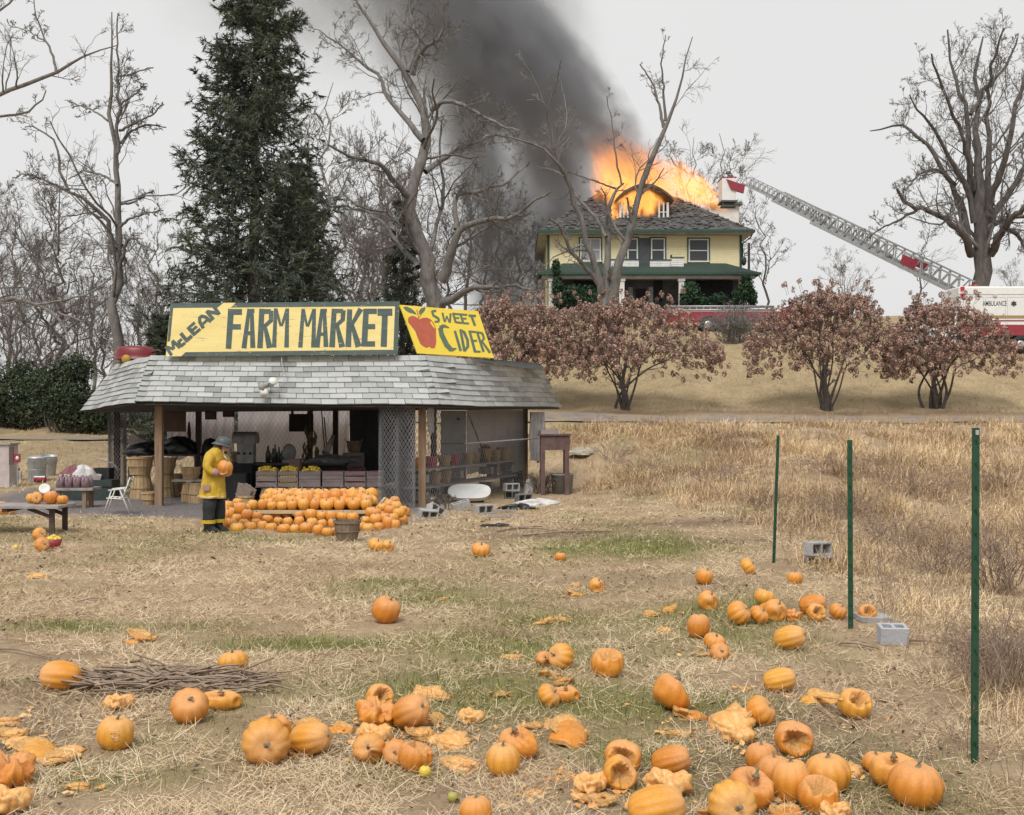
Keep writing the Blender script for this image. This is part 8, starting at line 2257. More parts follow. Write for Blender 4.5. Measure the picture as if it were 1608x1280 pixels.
W=[(418,1204,76,'round',(1.5,.1,.2),'heavily ribbed orange pumpkin lying with its stem scar facing the viewer'),(487,1187,70,'long',(.2,1.35,-.25),'smooth orange pumpkin lying against the right of the ribbed one'),(428,1168,60,'dent2','as','pale caved-in pumpkin peeking out behind the ribbed one'),(298,1137,60,'round2',(.75,.25,0),'orange pumpkin tilted to show its stem dimple, before the stalk heap'),(346,1116,68,'dent2','as','slumped reddish orange pumpkin behind the one showing its stem dimple',(1,.75,.6)),(366,1054,48,'flat','up','orange pumpkin half sunk behind the right part of the stalk heap'),(95,1084,62,'long',(.15,-1.45,.1),'long yellow orange pumpkin lying at the left end of the stalk heap'),(181,1177,57,'smooth',(.15,.1,.6),'dull orange pumpkin with pale scribble scratched on its face'),(606,979,46,'smooth',(.3,.35,.4),'lone orange pumpkin in the middle of the open straw'),(591,866,25,'flat',(.3,.5,0),'left pumpkin of the touching pair near the grey basket'),(609,867,21,'dent',(.6,.6,0),'right pumpkin of the touching pair near the grey basket'),(755,874,30,'flat',(.3,.2,0),'flattish orange pumpkin alone between the stand blocks and the field'),(880,881,18,'round','up','tiny far pumpkin right of the flattish lone one'),(881,1052,41,'round',(.35,-1.25,.35),'bright yellow orange pumpkin with its stem end turned left in the grass'),(854,1047,27,'dent',(1.1,.4,0),'brownish dented pumpkin touching the bright yellow one'),(954,1063,53,'top','as','brown orange pumpkin with a sunken rotten top'),(888,1104,46,'dent2','as','slumped pumpkin with straw across it, below the bright yellow one',(1,.8,.75)),(862,1111,36,'flat',(.5,.8,.3),'small low pumpkin touching the slumped one with straw across it'),(1058,1117,57,'sag',(.0,.35,.2),'collapsed orange pumpkin with a pointed shoulder and a broken right side'),(645,1148,62,'long',(.35,1.1,-.5),'big dusty orange pumpkin lying tilted on top of smashed ones'),(579,1202,52,'dent',(1.2,.2,0),'rotting pumpkin with a hole in its upper left side'),(622,1203,44,'round2',(1.2,-.3,0),'orange pumpkin squeezed between the rotting one and the flat topped one'),(653,1212,55,'top',(.1,.1,1.0),'flat topped brownish pumpkin behind the small yellow gourd'),(815,1194,64,'sag',(.1,-.3,-.2),'tall pointed pumpkin leaning behind a smooth round one'),(790,1219,54,'tall','up','smooth round pumpkin with a small stem before the tall pointed one'),(979,1214,60,'open2',(.25,.1,.15),'tall pumpkin with its upper front caved in and pale'),(1054,1219,62,'long',(.35,1.25,.15),'ribbed orange pumpkin lying with its stem pointing right'),(974,1243,54,'open2',(.5,.75,.4),'split pumpkin half lying before the caved tall one'),(1046,1256,82,'wrinkled2','as','big collapsed pale pumpkin behind the large ribbed one at the bottom edge'),(1031,1304,92,'long',(.15,1.4,.25),'large ribbed pumpkin lying sideways, cut by the bottom edge'),(1150,1304,77,'round',(1.45,.05,.1),'large pumpkin at the bottom edge with its stem scar toward the viewer'),(1180,1272,76,'dent2',(.3,.2,.3),'pinkish half collapsed pumpkin behind the large stem scar one'),(1196,1212,52,'smooth','up','leftmost pumpkin of the tight cluster below the open shell'),(1216,1240,56,'tall','as','dusty pumpkin in the tight cluster, second from its left'),(1243,1260,62,'tall2','up','tall scuffed pumpkin at the middle front of the tight cluster'),(1300,1244,73,'round','up','wide round pumpkin at the right of the tight cluster'),(1285,1277,66,'top',(.15,0,0),'rotting pumpkin with its top fallen in, before the wide round one'),(1247,1188,62,'open2',(.35,0,.35),'upright open pumpkin shell showing its stringy hollow inside'),(1376,1213,44,'round2','up','smaller pumpkin at the left back of the group near the tallest post'),(1404,1236,76,'dent2','as','broad folded pumpkin behind the biggest front pumpkin',(1,.8,.9)),(1438,1270,86,'round',(.1,.1,.3),'biggest whole pumpkin, dusty, at the lower right beside the tallest post'),(1195,1140,46,'round2',(.3,.85,0),'orange pumpkin with its dark stem turned right, before the smashed shreds'),(1343,1129,53,'open',(.3,.15,0),'burst pumpkin bowl open to the sky with a strip hanging out'),(1224,1087,51,'long',(.2,1.35,.15),'bright yellow pumpkin lying with its stem end right'),(1240,1021,49,'long',(.35,1.25,-.2),'long orange pumpkin lying with a pale stem end to the right'),(1097,1002,37,'tall2','as','upright tall orange pumpkin left of the pumpkin row'),(1122,1021,35,'flat',(.3,.3,0),'domed pumpkin behind a smaller one with a tucked stem'),(1130,1038,32,'round2',(1.2,.2,0),'small pumpkin with a tucked stem before the domed one'),(1160,982,38,'round',(.4,.9,0),'leftmost pumpkin of the row across the middle right'),(1192,980,31,'flat',(.3,.7,0),'low pumpkin second from the left in the middle right row'),(1208,970,34,'long',(.3,1.3,0),'long pumpkin lying hidden behind the dented one of the row'),(1217,977,38,'dent',(.5,.4,0),'dented pumpkin in the middle of the middle right row'),(1201,951,33,'round2',(.2,.2,1),'pinkish pumpkin sitting highest behind the middle right row'),(1247,977,29,'wrinkled',(.3,.2,0),'wrinkled small pumpkin right of the dented one in the row'),(1276,965,42,'long',(.2,1.35,.1),'long pumpkin lying at the back right of the row'),(1282,977,31,'open',(.6,.2,0),'cracked open pumpkin before the long one at the right of the row'),(1316,973,28,'round',(.4,.5,0),'rightmost pumpkin of the row next to the middle post'),(1106,918,28,'smooth',(.2,.3,.4),'lone upright pumpkin in the far straw left of the far post'),(1175,902,25,'flat',(.2,.9,0),'flattened far pumpkin below the foot of the far post'),(1248,917,25,'round','up','pale faded pumpkin half sunk in the tall dry grass'),(1362,975,29,'open',(.5,-.2,0),'orange pumpkin with a dark hole lying right of the middle post'),(747,1296,52,'smooth','up','orange pumpkin whose top just rises over the bottom edge'),]
for a in W:field_pk(*a)
P=[(68,909,30,'pancake','flattened pumpkin remnant in the far left straw'),(225,1008,43,'pancake2','flattened pumpkin ring with a dark centre in the left grass'),(184,1117,45,'wrinkled2','pale collapsed pumpkin below the stalk heap'),(108,1200,52,'pancake2','thin flattened pumpkin skin left of the lower edge'),(125,1236,42,'pancake','small dark rotten pumpkin remnant in the lower left grass'),(467,1187,30,'pancake','pale pumpkin scrap under the touching pair at lower left'),(470,1152,48,'pancake2','crushed skin behind the smooth pumpkin of the lower left pair'),(597,1117,46,'open','broken pumpkin half standing at the back of the smashed heap'),(668,1103,62,'pancake','flat crushed pumpkin at the back right of the smashed heap'),(592,1146,66,'wrinkled','wrinkled crushed pumpkin in the middle of the smashed heap'),(586,1172,60,'wrinkled2','twisted pale pumpkin skin above the rotting one with a hole'),(655,1166,56,'pancake2','curled brown edged skin below the big tilted pumpkin'),(697,1178,56,'pancake','pale flattened pumpkin right of the flat topped one'),(682,1138,34,'pancake2','scrap sticking out at the right of the big tilted pumpkin'),(540,1148,42,'pancake','bleached straw coloured skin left of the smashed heap'),(737,1137,45,'wrinkled2','dried wrinkled pumpkin ring right of the smashed heap'),(735,1206,62,'pancake2','flat half pumpkin left of the smooth round one with a stem'),(785,1095,32,'pancake','orange scrap above the tall pointed pumpkin'),(868,1166,64,'pancake2','long torn pumpkin skin right of the tall pointed one'),(845,1148,44,'pancake','bleached skin above the long torn one'),(806,1033,35,'pancake2','whitish skin scrap left of the bright yellow pumpkin'),(862,1063,34,'pancake','crushed pinkish skin under the bright yellow pumpkin'),(895,1078,30,'pancake2','curled skin above the slumped straw crossed pumpkin'),(693,942,18,'pancake','tiny scrap on the green patch above the lone middle pumpkin'),(905,920,20,'pancake','small orange piece in the far centre, the upper left of three'),(937,930,25,'dent','small half pumpkin in the far centre, the right of three'),(893,936,23,'pancake2','flat orange piece in the far centre, the lower of three'),(853,979,34,'pancake2','left one of two flattened pumpkins lying end to end in the middle'),(887,976,30,'pancake','right one of two flattened pumpkins lying end to end in the middle'),(1112,959,34,'dent','broken brown pumpkin behind the upright tall one'),(1060,962,22,'pancake','dark rotten scrap left of the broken brown pumpkin'),(1030,968,24,'pancake2','dull scrap at the left of the rotten scraps behind the tall pumpkin'),(1038,993,24,'pancake','brown scrap left of the upright tall pumpkin'),(1104,1031,28,'pancake2','torn piece left of the small tucked stem pumpkin'),(1068,1134,48,'pancake','bleached ribbed skin below the collapsed pointed pumpkin'),(1064,1154,52,'pancake2','flat skin with an orange navel below the bleached ribbed one'),(1130,1150,76,'pancake','large flattened bleached pumpkin in the middle lower right'),(1160,1168,54,'wrinkled2','curled brown skin at the right end of the large flattened one'),(1290,1103,58,'pancake2','pulpy strip lying left of the burst pumpkin bowl'),(1170,1083,26,'pancake','orange shred left of the bright yellow lying pumpkin'),(850,1251,36,'pancake2','bitten looking pumpkin piece near the lower centre'),(884,1226,44,'pancake','orange shreds left of the pale collapsed lower pumpkin'),(925,1248,58,'wrinkled2','pale wrinkled pumpkin left of the split half'),(945,1264,66,'pancake2','crumpled star shaped skin before the pale wrinkled one'),(1325,1216,40,'pancake','thin torn rind between the wide round pumpkin and the right group'),(1112,1284,44,'pancake2','shredded rind between the two large bottom edge pumpkins'),(1220,1285,52,'pancake','pale rind at the bottom edge right of the stem scar pumpkin'),(1310,1290,54,'wrinkled2','pale crumpled pumpkin at the bottom edge below the fallen top one'),(14,1240,88,'wrinkled','salmon coloured collapsed pumpkin at the lower left edge'),(4,1284,74,'wrinkled2','pale collapsed pumpkin in the bottom left corner'),(28,1193,64,'pancake','torn pale skins above the salmon collapsed pumpkin'),(8,1165,56,'pancake2','crushed skins at the left edge, the middle layer'),(10,1136,50,'pancake','crushed skins at the left edge, the topmost layer'),]
for i_,(px,py,wpx,kind,lab)in enumerate(P):
 if kind.startswith('pan'):kind=('pancake','pancake2','shards','shards2')[i_%4];wpx*=1.15
 s3=(1,.9+.3*rnd.random(),.8+.5*rnd.random())if kind[:3]in('pan','sha')else(1,1,1)
 o=(rnd.uniform(-.06,.06),rnd.uniform(-.06,.06),rnd.random()*6.28)if kind[:3]in('pan','sha')else(rnd.uniform(-.15,.25),rnd.uniform(-.2,.2),rnd.random()*6.28)if kind not in('open','dent')else(.5,.3,.2)
 field_pk(px,py,wpx,kind,o,lab,s3,'smashed_pumpkin',.5,.015,'smashed pumpkin')
sp=[o for o in C.objects if o.get('label','').startswith('dull orange pumpkin')][0]
mb=MB();
c_=sp.location;r_=sp.scale[0]
def face_pt(u,v):
 d_=Vector((.35+u,-1,.1+v)).normalized();return c_+Vector((d_.x*r_*1.005,d_.y*r_*1.0,d_.z*r_*.99))
pth=[[(-.2,.32),(-.05,.34),(.1,.31),(.2,.33)],[(-.22,.1),(-.2,.2),(.0,.23),(.2,.18),(.24,.02)],[(-.2,.05),(-.1,-.1),(.05,-.14),(.2,-.08)],[(-.05,-.24),(.1,-.26),(.22,-.2)]]
for p_ in pth:mb.tube([face_pt(*q)for q in p_],.004,4)
sc_o=mb.build('scratched_marks',mat('pale_scratches',(.7,.5,.33),(.6,.4,.25),30,.8))
sc_o.parent=sp;sc_o.matrix_parent_inverse=(Matrix.Translation(sp.location)@Euler(sp.rotation_euler).to_matrix().to_4x4()@Matrix.Diagonal((*sp.scale,1))).inverted()
g=GP(1300,1103);mb=MB();p0,p1=GP(1282,1104,.05),PX(1325,1098,GP(1343,1129).y);mb.beam(p0,p1,.05,.012);mb.beam(p1,p1+Vector((.06,.03,.02)),.06,.012)
tag(mb.build('pumpkin_rind',flesh_m),'long strip of rind reaching from the burst bowl to the left','pumpkin rind')
for px,py,wpx,mtl,lab in((667,1222,20,ay_m,'small pale yellow gourd before the flat topped pumpkin'),(711,1261,18,mat('green_yellow_gourd',(.42,.38,.1),(.3,.27,.06),9,.5),'small greenish yellow gourd alone near the bottom edge')):
 q=GP(px,py);r=wpx/2*q.y/F;mb=MB()
 th=thing('gourd',lab,'gourd',q)
 mb.lathe([(0,-.95),(.5,-.85),(.9,-.4),(1,.1),(.8,.62),(.4,.92),(0,.9)],(0,0,0),16);mb.v=[tuple(Vector(v)*r+q+Vector((0,r*.4,r*.9)))for v in mb.v];mb.build('body',mtl,th)
 mb=MB();mb.tube([q+Vector((0,r*.4,r*1.7)),q+Vector((.01,r*.4,r*2.1))],[.008,.005],5);mb.build('stem',stem_m,th)
rng=np.random.default_rng(77)
Vs=[];Fs=[];o_=0
spots=[(px,py,w_)for px,py,w_,*_ in P]+[(1200,1160,160),(640,1180,160),(1250,1260,120),(930,1250,110)]
for px,py,w_ in spots:
 g=GP(px,min(py,1278));s_=w_*g.y/F
 n=int(12+w_/5)
 c_=np.stack([g.x+rng.normal(size=n)*s_*.75,g.y+rng.normal(size=n)*s_*.8],-1)
 sz=.006+.022*rng.random(n)**2.2
 a=rng.random(n)*6.28
 z=gz(c_[:,0],c_[:,1])+.012+.015*rng.random(n)
 k4=[np.stack([c_[:,0]+sz*np.cos(a+q)*(1.3 if q_%2 else .8),c_[:,1]+sz*np.sin(a+q)*(1.3 if q_%2 else .8),z+sz*rng.normal(size=n)*.35],-1)for q_,q in enumerate((0,1.57,3.14,4.71))]
 Vs.append(np.stack(k4,1).reshape(-1,3));Fs.append(np.arange(4*n).reshape(n,4)+o_);o_+=4*n
tag(np_mesh('pumpkin_scraps',np.concatenate(Vs),np.concatenate(Fs),pale_m),'scraps of rind and seeds trodden into the straw',kind='stuff')
# heap of dry stalks
stalk_m=mat('dry_stalks',(.27,.2,.145),(.13,.095,.07),9,.9,.3,40,c3=(.4,.31,.23),stretch=(1,1,1))
q=GP(270,1082);sx=q.y/F
hp=thing('stalk_heap','long low heap of dry grey brown stalks lying on the straw','stalk heap',q)
rng=np.random.default_rng(88)
n=240;Pq=[]
for k in range(n):
 u=rng.random()
 cx=X(128+265*u,q.y);cy_=q.y+.1+rng.normal()*.14
 big_=1-abs(u-.5)*1.2
 L=.25+.6*rng.random();a=rng.normal()*.36+(rng.random()<.22)*rng.normal()*.9
 z=gz1(cx,cy_)+.015+.11*max(big_,.1)*rng.random()
 d=np.array([math.cos(a),math.sin(a)*.7,rng.normal()*.1])
 t_=np.linspace(-.5,.5,5)[:,None]
 pts=np.array([cx,cy_,z])+d*t_*L+rng.normal(size=(5,3))*.014+np.array([0,0,.05])*(t_**2)*rng.normal()
 pts[:,2]=np.maximum(pts[:,2],gz(pts[:,0],pts[:,1])+.004)
 Pq.append(pts)
Pq=np.array(Pq);rad=(.005+.009*rng.random(n))[:,None]*np.linspace(1,.6,5)[None]
for k in range(60):
 v,f=tube_batch(Pq[k:k+1],rad[k:k+1]*1.15,5);np_mesh('stalk',v-np.array(q),f,stalk_m,hp)
v,f=tube_batch(Pq[60:],rad[60:],4);so=np_mesh('stalk_litter',v-np.array(q),f,stalk_m,hp);so['kind']='stuff'
for(a,b_,r_,lab)in(((-10,1022),(80,1037),.012,'thin dark curved stick lying at the left edge above the stalk heap'),((1312,1014),(1380,1022),.014,'pale stick lying before the half buried block'),((1420,1010),(1500,1018),.012,'pale stick lying right of the half buried block'),((118,948),(172,944),.008,'thin stick lying in the far left straw'),((800,830),(900,838),.02,'dark stick lying on the bare soil before the stand debris'),((820,842),(960,836),.018,'long thin stick lying across the bare soil'),((780,836),(850,828),.02,'short bent stick at the left of the bare soil')):
 p0,p1=GP(*a),GP(*b_);m_=(p0+p1)/2;m_.z+=.05
 for p_ in(p0,p1):p_.z+=.02
 mb=MB();mb.tube([p0,p0.lerp(m_,.5)+Vector((0,.03,0)),m_,m_.lerp(p1,.5),p1],[r_,r_,r_*.9,r_*.8,r_*.5],6);tag(mb.build('stick',stalk_m),lab,'stick')
# green fence posts and things in the weedy strip
post_m=mat('dark_green_post_paint',(.012,.075,.038),(.008,.05,.026),12,.5,dirt=((.3,.27,.22),14,.76,.04))
def tpost(label,px_t,py_t,px_b,py_b,wpx):
 g=GP(px_b,py_b);th=thing('fence_post',label,'fence post',g,'green metal fence posts')
 top=PX(px_t,py_t,g.y-(.0));w_=wpx*g.y/F
 d=(top-g);mb=MB()
 base=g-d*.06
 R=d.to_track_quat('Z','Y').to_matrix()
 s=w_/2
 prof=[(-s,-.004),(s,-.004),(s,.004),(.006,.004),(.006,s*1.3),(-.006,s*1.3),(-.006,.004),(-s,.004)]
 dn=d.normalized();xx=Vector((1,0,0));xx=(xx-dn*xx.dot(dn)).normalized();yy=dn.cross(xx)
 yaw=.35;xr,yr=xx*math.cos(yaw)+yy*math.sin(yaw),yy*math.cos(yaw)-xx*math.sin(yaw)
 mb.prism([base+xr*a+yr*b_ for a,b_ in prof],d*1.06);mb.build('shaft',post_m,th)
 for k in range(14):
  c_=g+d*(.06+.9*k/13)-yr*.009
  mb=MB();mb.box(c_,(.012,.014,.022),Matrix((xr,yr,dn)).transposed());mb.build('stud',post_m,th)
 return th
tpost('leaning slim green metal post, farthest of the three',1222,684,1215,884,5.2)
tpost('green metal post standing between the far and the near one',1334.5,691,1336,988,8.8)
tpost('tallest green metal post at the right with chipped paint at its top',1533,672,1531,1200,12)
g=GP(1531,1200);tp=PX(1533,674,g.y);mb=MB();mb.box(tp+Vector((0,-.012,-.02)),(.02,.012,.03));o=mb.build('post_tip',galv);o.parent=[q for q in C.objects if q.get('label','').startswith('tallest green metal post')][0];o.location=-Vector(o.parent.location)
q=GP(1287,888)
cinder('grey cinder block set on top of another in the far weedy grass',(q.x,q.y+.12,q.z+.23),(PI/2,.03,.5),'stacked blocks')
cinder('lower cinder block sunk in the far weedy grass under another',(q.x+.03,q.y+.12,q.z+.03),(PI/2,0,-.05),'stacked blocks')
q=GP(1405,1012);cinder('pale smooth block half buried in dry grass right of the middle post',(q.x,q.y+.06,q.z+.07),(.15,0,-.06),None,mat('pale_bluish_concrete',(.43,.44,.47),(.36,.37,.4),5,.9,.3,40),L=.26,W=.17,H=.2)
q=GP(1375,978);mb=MB();mb.box(q+Vector((0,.1,.035)),(.34,.22,.05),(.08,.04,.1));tag(mb.build('concrete_slab',conc_m),'flat grey slab lying behind the half buried block','slab')
br_m=mat('bramble_stems',(.3,.22,.165),(.18,.13,.1),8,.9,c3=(.4,.3,.22))
for px,py,w_,h_,n,sd,lab in((1580,1090,.5,.75,60,301,'dark arching bramble clump behind the tallest post'),(1540,1060,.35,.5,40,302,'smaller arching bramble tuft left of the dark clump'),(1400,860,.9,.75,40,303,'brownish bramble patch between the middle and tallest posts'),(1480,900,.8,.85,40,304,'tangled bramble left of the tallest post in the middle distance'),(1580,930,.7,1.1,44,305,'tall thin brambles right of the tallest post'),(1310,815,.9,.7,34,306,'reddish bramble patch behind the stacked blocks'),(1200,800,.6,.6,24,307,'low bramble beside the far post'),(1440,780,1.1,.8,36,308,'far bramble patch below the road at the right'),(1580,770,1.0,.9,36,309,'far bramble patch at the right edge below the road'),(1320,745,1.2,.7,36,310,'far bramble patch in the middle of the weedy field'),(1120,760,1.0,.7,30,311,'far bramble patch left of the far post'),(1010,740,1.0,.6,26,312,'far bramble patch behind the bare soil'),(960,720,.7,.8,20,313,'dry thin weeds right of the brown table')):
 g=GP(px,py);bramble(lab,g,w_,h_,n,sd,br_m,arch=.55 if sd<303 else .3,rmin=.0028 if g.y<14 else .0045,rb=.005 if g.y<14 else .008,lv2=2 if sd>302 else 3)
rng=np.random.default_rng(98)
x,y=view_scatter(7500,8,39,power=.8,rng=rng);k=rng.random(len(x))<fieldright(x,y)*(.35+.65*(vnoise(x*.8,y*.6)>-.05));x,y=x[k],y[k];n=len(x)
L=(.3+.55*rng.random(n))*np.interp(y,[8,16,40],[.8,1,.8]);az=rng.random(n)*6.28;ln=.1+.4*rng.random(n)
t_=np.linspace(0,1,5)[None,:,None];d=np.stack([np.cos(az)*ln,np.sin(az)*ln,np.ones(n)],-1)[:,None]
P_=np.stack([x,y,gz(x,y)-.02],-1)[:,None]+d*t_*L[:,None,None]+np.array([0,0,-.3])*t_**3*(L*ln)[:,None,None]+rng.normal(size=(n,5,3))*.012*t_
R_=np.interp(y,[8,16,40],[.0022,.003,.005])[:,None]*np.linspace(1,.5,5)[None]
c1=grow(P_,R_,3,.32,3,.6,.15,.08,.7,rng,t0=.35,rmin=.0018)
v,f=join_geo([tube_batch(P_,R_,3),tube_batch(*c1,3)])
tag(np_mesh('dead_weed_stalks',v,f,br_m),'thin dead stalks standing through the unmown grass',kind='stuff')
rng=np.random.default_rng(99)
Pq=[];Rq=[]
stems_px=[(1470,1030,140),(1500,990,150),(1430,1040,80),(1455,1070,60),(1520,1180,120),(1590,1150,160),(1560,1120,150),(1490,1185,100),(1545,1195,130),(1600,1080,190),(1575,1000,170),(1440,930,120),(1510,930,130),(1400,935,80),(1380,985,110),(1420,900,90),(1600,960,160),(1555,1230,120),(1600,1240,150)]
for px,py,h in stems_px:
 g=GP(px,py)
 for k in range(3):
  L=h*g.y/F*rng.uniform(.5,1.1);a=rng.random()*6.28;ln=rng.uniform(.1,.5)
  t_=np.linspace(0,1,6)[:,None];d=np.array([math.cos(a)*ln,math.sin(a)*ln*.5,1.0])
  pts=np.array(g)+np.array([rng.normal()*.05,rng.normal()*.05,-.02])+d*t_*L+np.array([math.cos(a),math.sin(a),-.3])*(t_**2.5)*L*.25+rng.normal(size=(6,3))*.008*t_
  Pq.append(pts);Rq.append(np.linspace(.0035,.0015,6))
Pq,Rq=np.array(Pq),np.array(Rq)
c1=grow(Pq,Rq,5,.25,4,.6,.15,.05,.7,rng,t0=.3,rmin=.0014)
v,f=join_geo([tube_batch(Pq,Rq,4),tube_batch(*c1,3)])
tag(np_mesh('dry_weed_stems',v,f,br_m),'thin dry upright weed stems between the posts',kind='stuff')
# people
skin_m=mat('skin',(.5,.3,.22),(.42,.24,.17),12,.55)
coat_m=mat('yellow_turnout_coat',(.5,.32,.02),(.37,.23,.015),5,.65,.5,9,c3=(.56,.38,.045),dirt=((.28,.19,.05),5,.68,.15))
cuff_m=mat('mauve_reflective_trim',(.4,.25,.24),(.3,.18,.18),10,.5)
hem_m=mat('pale_hem_trim',(.6,.43,.2),(.52,.36,.16),8,.6)
trou_m=mat('black_bunker_trousers',(.02,.025,.028),(.012,.015,.017),6,.75,.3,20)
boot_m=mat('black_rubber_boots',(.018,.02,.022),(.01,.011,.012),6,.4)
hel_m=mat('grey_fire_helmet',(.075,.09,.094),(.05,.06,.065),8,.5)
hair_m=mat('dark_hair',(.035,.025,.02),(.02,.015,.012),20,.7)
def skin_mesh(name,verts,edges,radii,mtl,parent,root=0,sub=2,scale2=None):
 me=bpy.data.meshes.new(name);org=parent_origin(parent)
 me.from_pydata([tuple(Vector(v)-org)for v in verts],edges,[])
 me.materials.append(mtl)
 o=bpy.data.objects.new(name,me);C.objects.link(o);o.parent=parent
 md=o.modifiers.new('skin','SKIN');md.use_smooth_shade=True;md.branch_smoothing=.4
 sv=me.skin_vertices[0].data
 for i,r in enumerate(radii):
  sv[i].radius=r if hasattr(r,'__len__')else(r,r)
  sv[i].use_root=(i==root)
 ss=o.modifiers.new('sub','SUBSURF');ss.levels=sub;ss.render_levels=sub
 return o
def loft(mb,rings,n=20,mi=0,cap=True,wob=0.0,seed=0):
 """rings: (centre, rx, ry, yaw) horizontal ellipses"""
 vs=[];fs=[]
 for k,(c_,rx_,ry_,yw)in enumerate(rings):
  for i in range(n):
   a=2*PI*i/n
   f=1+wob*float(vnoise(math.cos(a)*3+seed,math.sin(a)*3+k*.7))
   x,y_=rx_*math.cos(a)*f,ry_*math.sin(a)*f
   vs.append(Vector(c_)+Vector((x*math.cos(yw)-y_*math.sin(yw),x*math.sin(yw)+y_*math.cos(yw),0)))
 for k in range(len(rings)-1):
  for i in range(n):
   q=k*n+i;q2=k*n+(i+1)%n;fs.append((q,q2,q2+n,q+n))
 if cap:fs+=[tuple(reversed(range(n))),tuple((len(rings)-1)*n+i for i in range(n))]
 mb.add(vs,fs,mi,True)
g=GP(335,835);S=g.y/F
def fp(px,py,dy=0.0):
 p=PX(px,py,g.y);return Vector((p.x,g.y+dy,p.z))
person=thing('person','firefighter in yellow coat and grey helmet looking down at the pumpkin in his arms','person',(g.x,g.y,0))
pel=fp(337,768);
V_=[pel,fp(337,748),fp(337,728),fp(340,711),fp(344,703),fp(347,696),fp(331,790,-.1),fp(330,808,-.11),fp(329,827,-.11),fp(336,831,-.12),fp(338,790,.1),fp(341,808,.1),fp(337,826,.12),fp(345,829,.12),fp(333,716,-.15),fp(332,733,-.24),fp(345,742,-.2),fp(355,742,-.1),fp(343,716,.15),fp(350,733,.22),fp(358,742,.14),fp(361,745,.06)]
E_=[(0,1),(1,2),(2,3),(3,4),(4,5),(0,6),(6,7),(7,8),(8,9),(0,10),(10,11),(11,12),(12,13),(3,14),(14,15),(15,16),(16,17),(3,18),(18,19),(19,20),(20,21)]
R_=[(.14,.15),(.13,.14),(.12,.14),(.08,.1),.062,.06,.1,.085,.06,.05,.1,.085,.06,.05,.05,.05,.04,.03,.05,.05,.04,.03]
body=skin_mesh('body',V_,E_,R_,skin_m,person,0)
hc_=fp(349,700.5);hr_=.1
mb=MB()
def head_shape(mb,c_,r,yaw,pitch):
 R=Matrix.Rotation(yaw,3,'Z')@Matrix.Rotation(pitch,3,'Y')
 vs=[];fs=[];n,m=28,20
 for j in range(m+1):
  t_=PI*j/m
  for i in range(n):
   a=2*PI*i/n
   d=Vector((math.sin(t_)*math.cos(a),math.sin(t_)*math.sin(a),math.cos(t_)))
   p=Vector((d.x*1.02,d.y*.78,d.z*1.2))
   fr=max(0,d.x)
   if d.z<-.15:p.x+=.12*fr*(1-abs(d.z+.55));p.y*=1-.25*min(1,-d.z)
   p.x+=.3*math.exp(-((d.y/.13)**2)-((d.z+.12)/.17)**2)*(fr>.5)
   p.x+=.07*math.exp(-((d.z-.17)/.1)**2)*fr
   for s in(-1,1):p.x-=.09*math.exp(-((d.y-s*.32)/.14)**2-((d.z-.03)/.09)**2)*fr
   p.x-=.06*math.exp(-((d.y/.25)**2)-((d.z+.46)/.04)**2)*fr
   for s in(-1,1):p.y+=s*.1*math.exp(-((d.x+.05)/.13)**2-((d.z+.05)/.22)**2)*max(0,s*d.y)
   vs.append(c_+R@(p*r))
 for j in range(m):
  for i in range(n):
   q=j*n+i;q2=j*n+(i+1)%n;fs.append((q+n,q2+n,q2,q))
 mb.add(vs,fs,0,True)
 return R
R=head_shape(mb,hc_,hr_,0,.42);hd=mb.build('head',skin_m,person)
for s in(-1,1):
 mb=MB();mb.lathe([(0,-.012),(.009,-.008),(.012,0),(.009,.008),(0,.012)],hc_+R@Vector((.088,s*.034,.004)),8);mb.build('eye',hair_m,hd)
mb=MB();
vs=[];fs=[];n=20
for j,(zz,k_)in enumerate(((.055,1.0),(.0,1.02),(-.05,1.0),(-.085,.88))):
 for i in range(n+1):
  a=PI*.42+(PI*1.16)*i/n;vs.append(hc_+R@Vector((math.cos(a)*.108*k_,math.sin(a)*.086*k_,zz)))
for j in range(3):
 for i in range(n):q=j*(n+1)+i;fs.append((q,q+1,q+n+2,q+n+1))
mb.add(vs,fs,0,True);mb.build('hair',hair_m,hd)
hl=thing('fire_helmet','grey fire helmet worn by the firefighter in the yellow coat','helmet',hc_)
RH=R@Matrix.Rotation(-.12,3,'Y')
mb=MB();base=hc_+RH@Vector((0,0,.045));n=28
rings=[]
vs=[];fs=[]
for(k_,zz)in((1.0,0),(.99,.035),(.9,.075),(.7,.105),(.4,.122),(.02,.128)):
 for i in range(n):a=2*PI*i/n;vs.append(base+RH@Vector((math.cos(a)*.14*k_,math.sin(a)*.115*k_,zz)))
for j in range(5):
 for i in range(n):q=j*n+i;q2=j*n+(i+1)%n;fs.append((q,q2,q2+n,q+n))
mb.add(vs,fs,0,True);mb.build('shell',hel_m,hl)
mb=MB();vs=[];fs=[]
for j,(e,zz)in enumerate(((0,.004),(1,-.02),(1,-.03),(0,-.008))):
 for i in range(n):
  a=2*PI*i/n;ca=math.cos(a);ext=(.014+.05*max(0,-ca)+.016*max(0,ca))*e
  vs.append(base+RH@Vector((ca*(.138+ext),math.sin(a)*(.113+ext*.7),zz-.03*e*max(0,-ca))))
for j in range(3):
 for i in range(n):q=j*n+i;q2=j*n+(i+1)%n;fs.append((q,q2,q2+n,q+n))
mb.add(vs,fs,0,True);mb.build('brim',hel_m,hl)
mb=MB();mb.tube([base+RH@Vector((-.13,0,.03)),base+RH@Vector((-.07,0,.112)),base+RH@Vector((0,0,.137)),base+RH@Vector((.07,0,.112)),base+RH@Vector((.13,0,.03))],.012,6);mb.build('ridge',hel_m,hl)
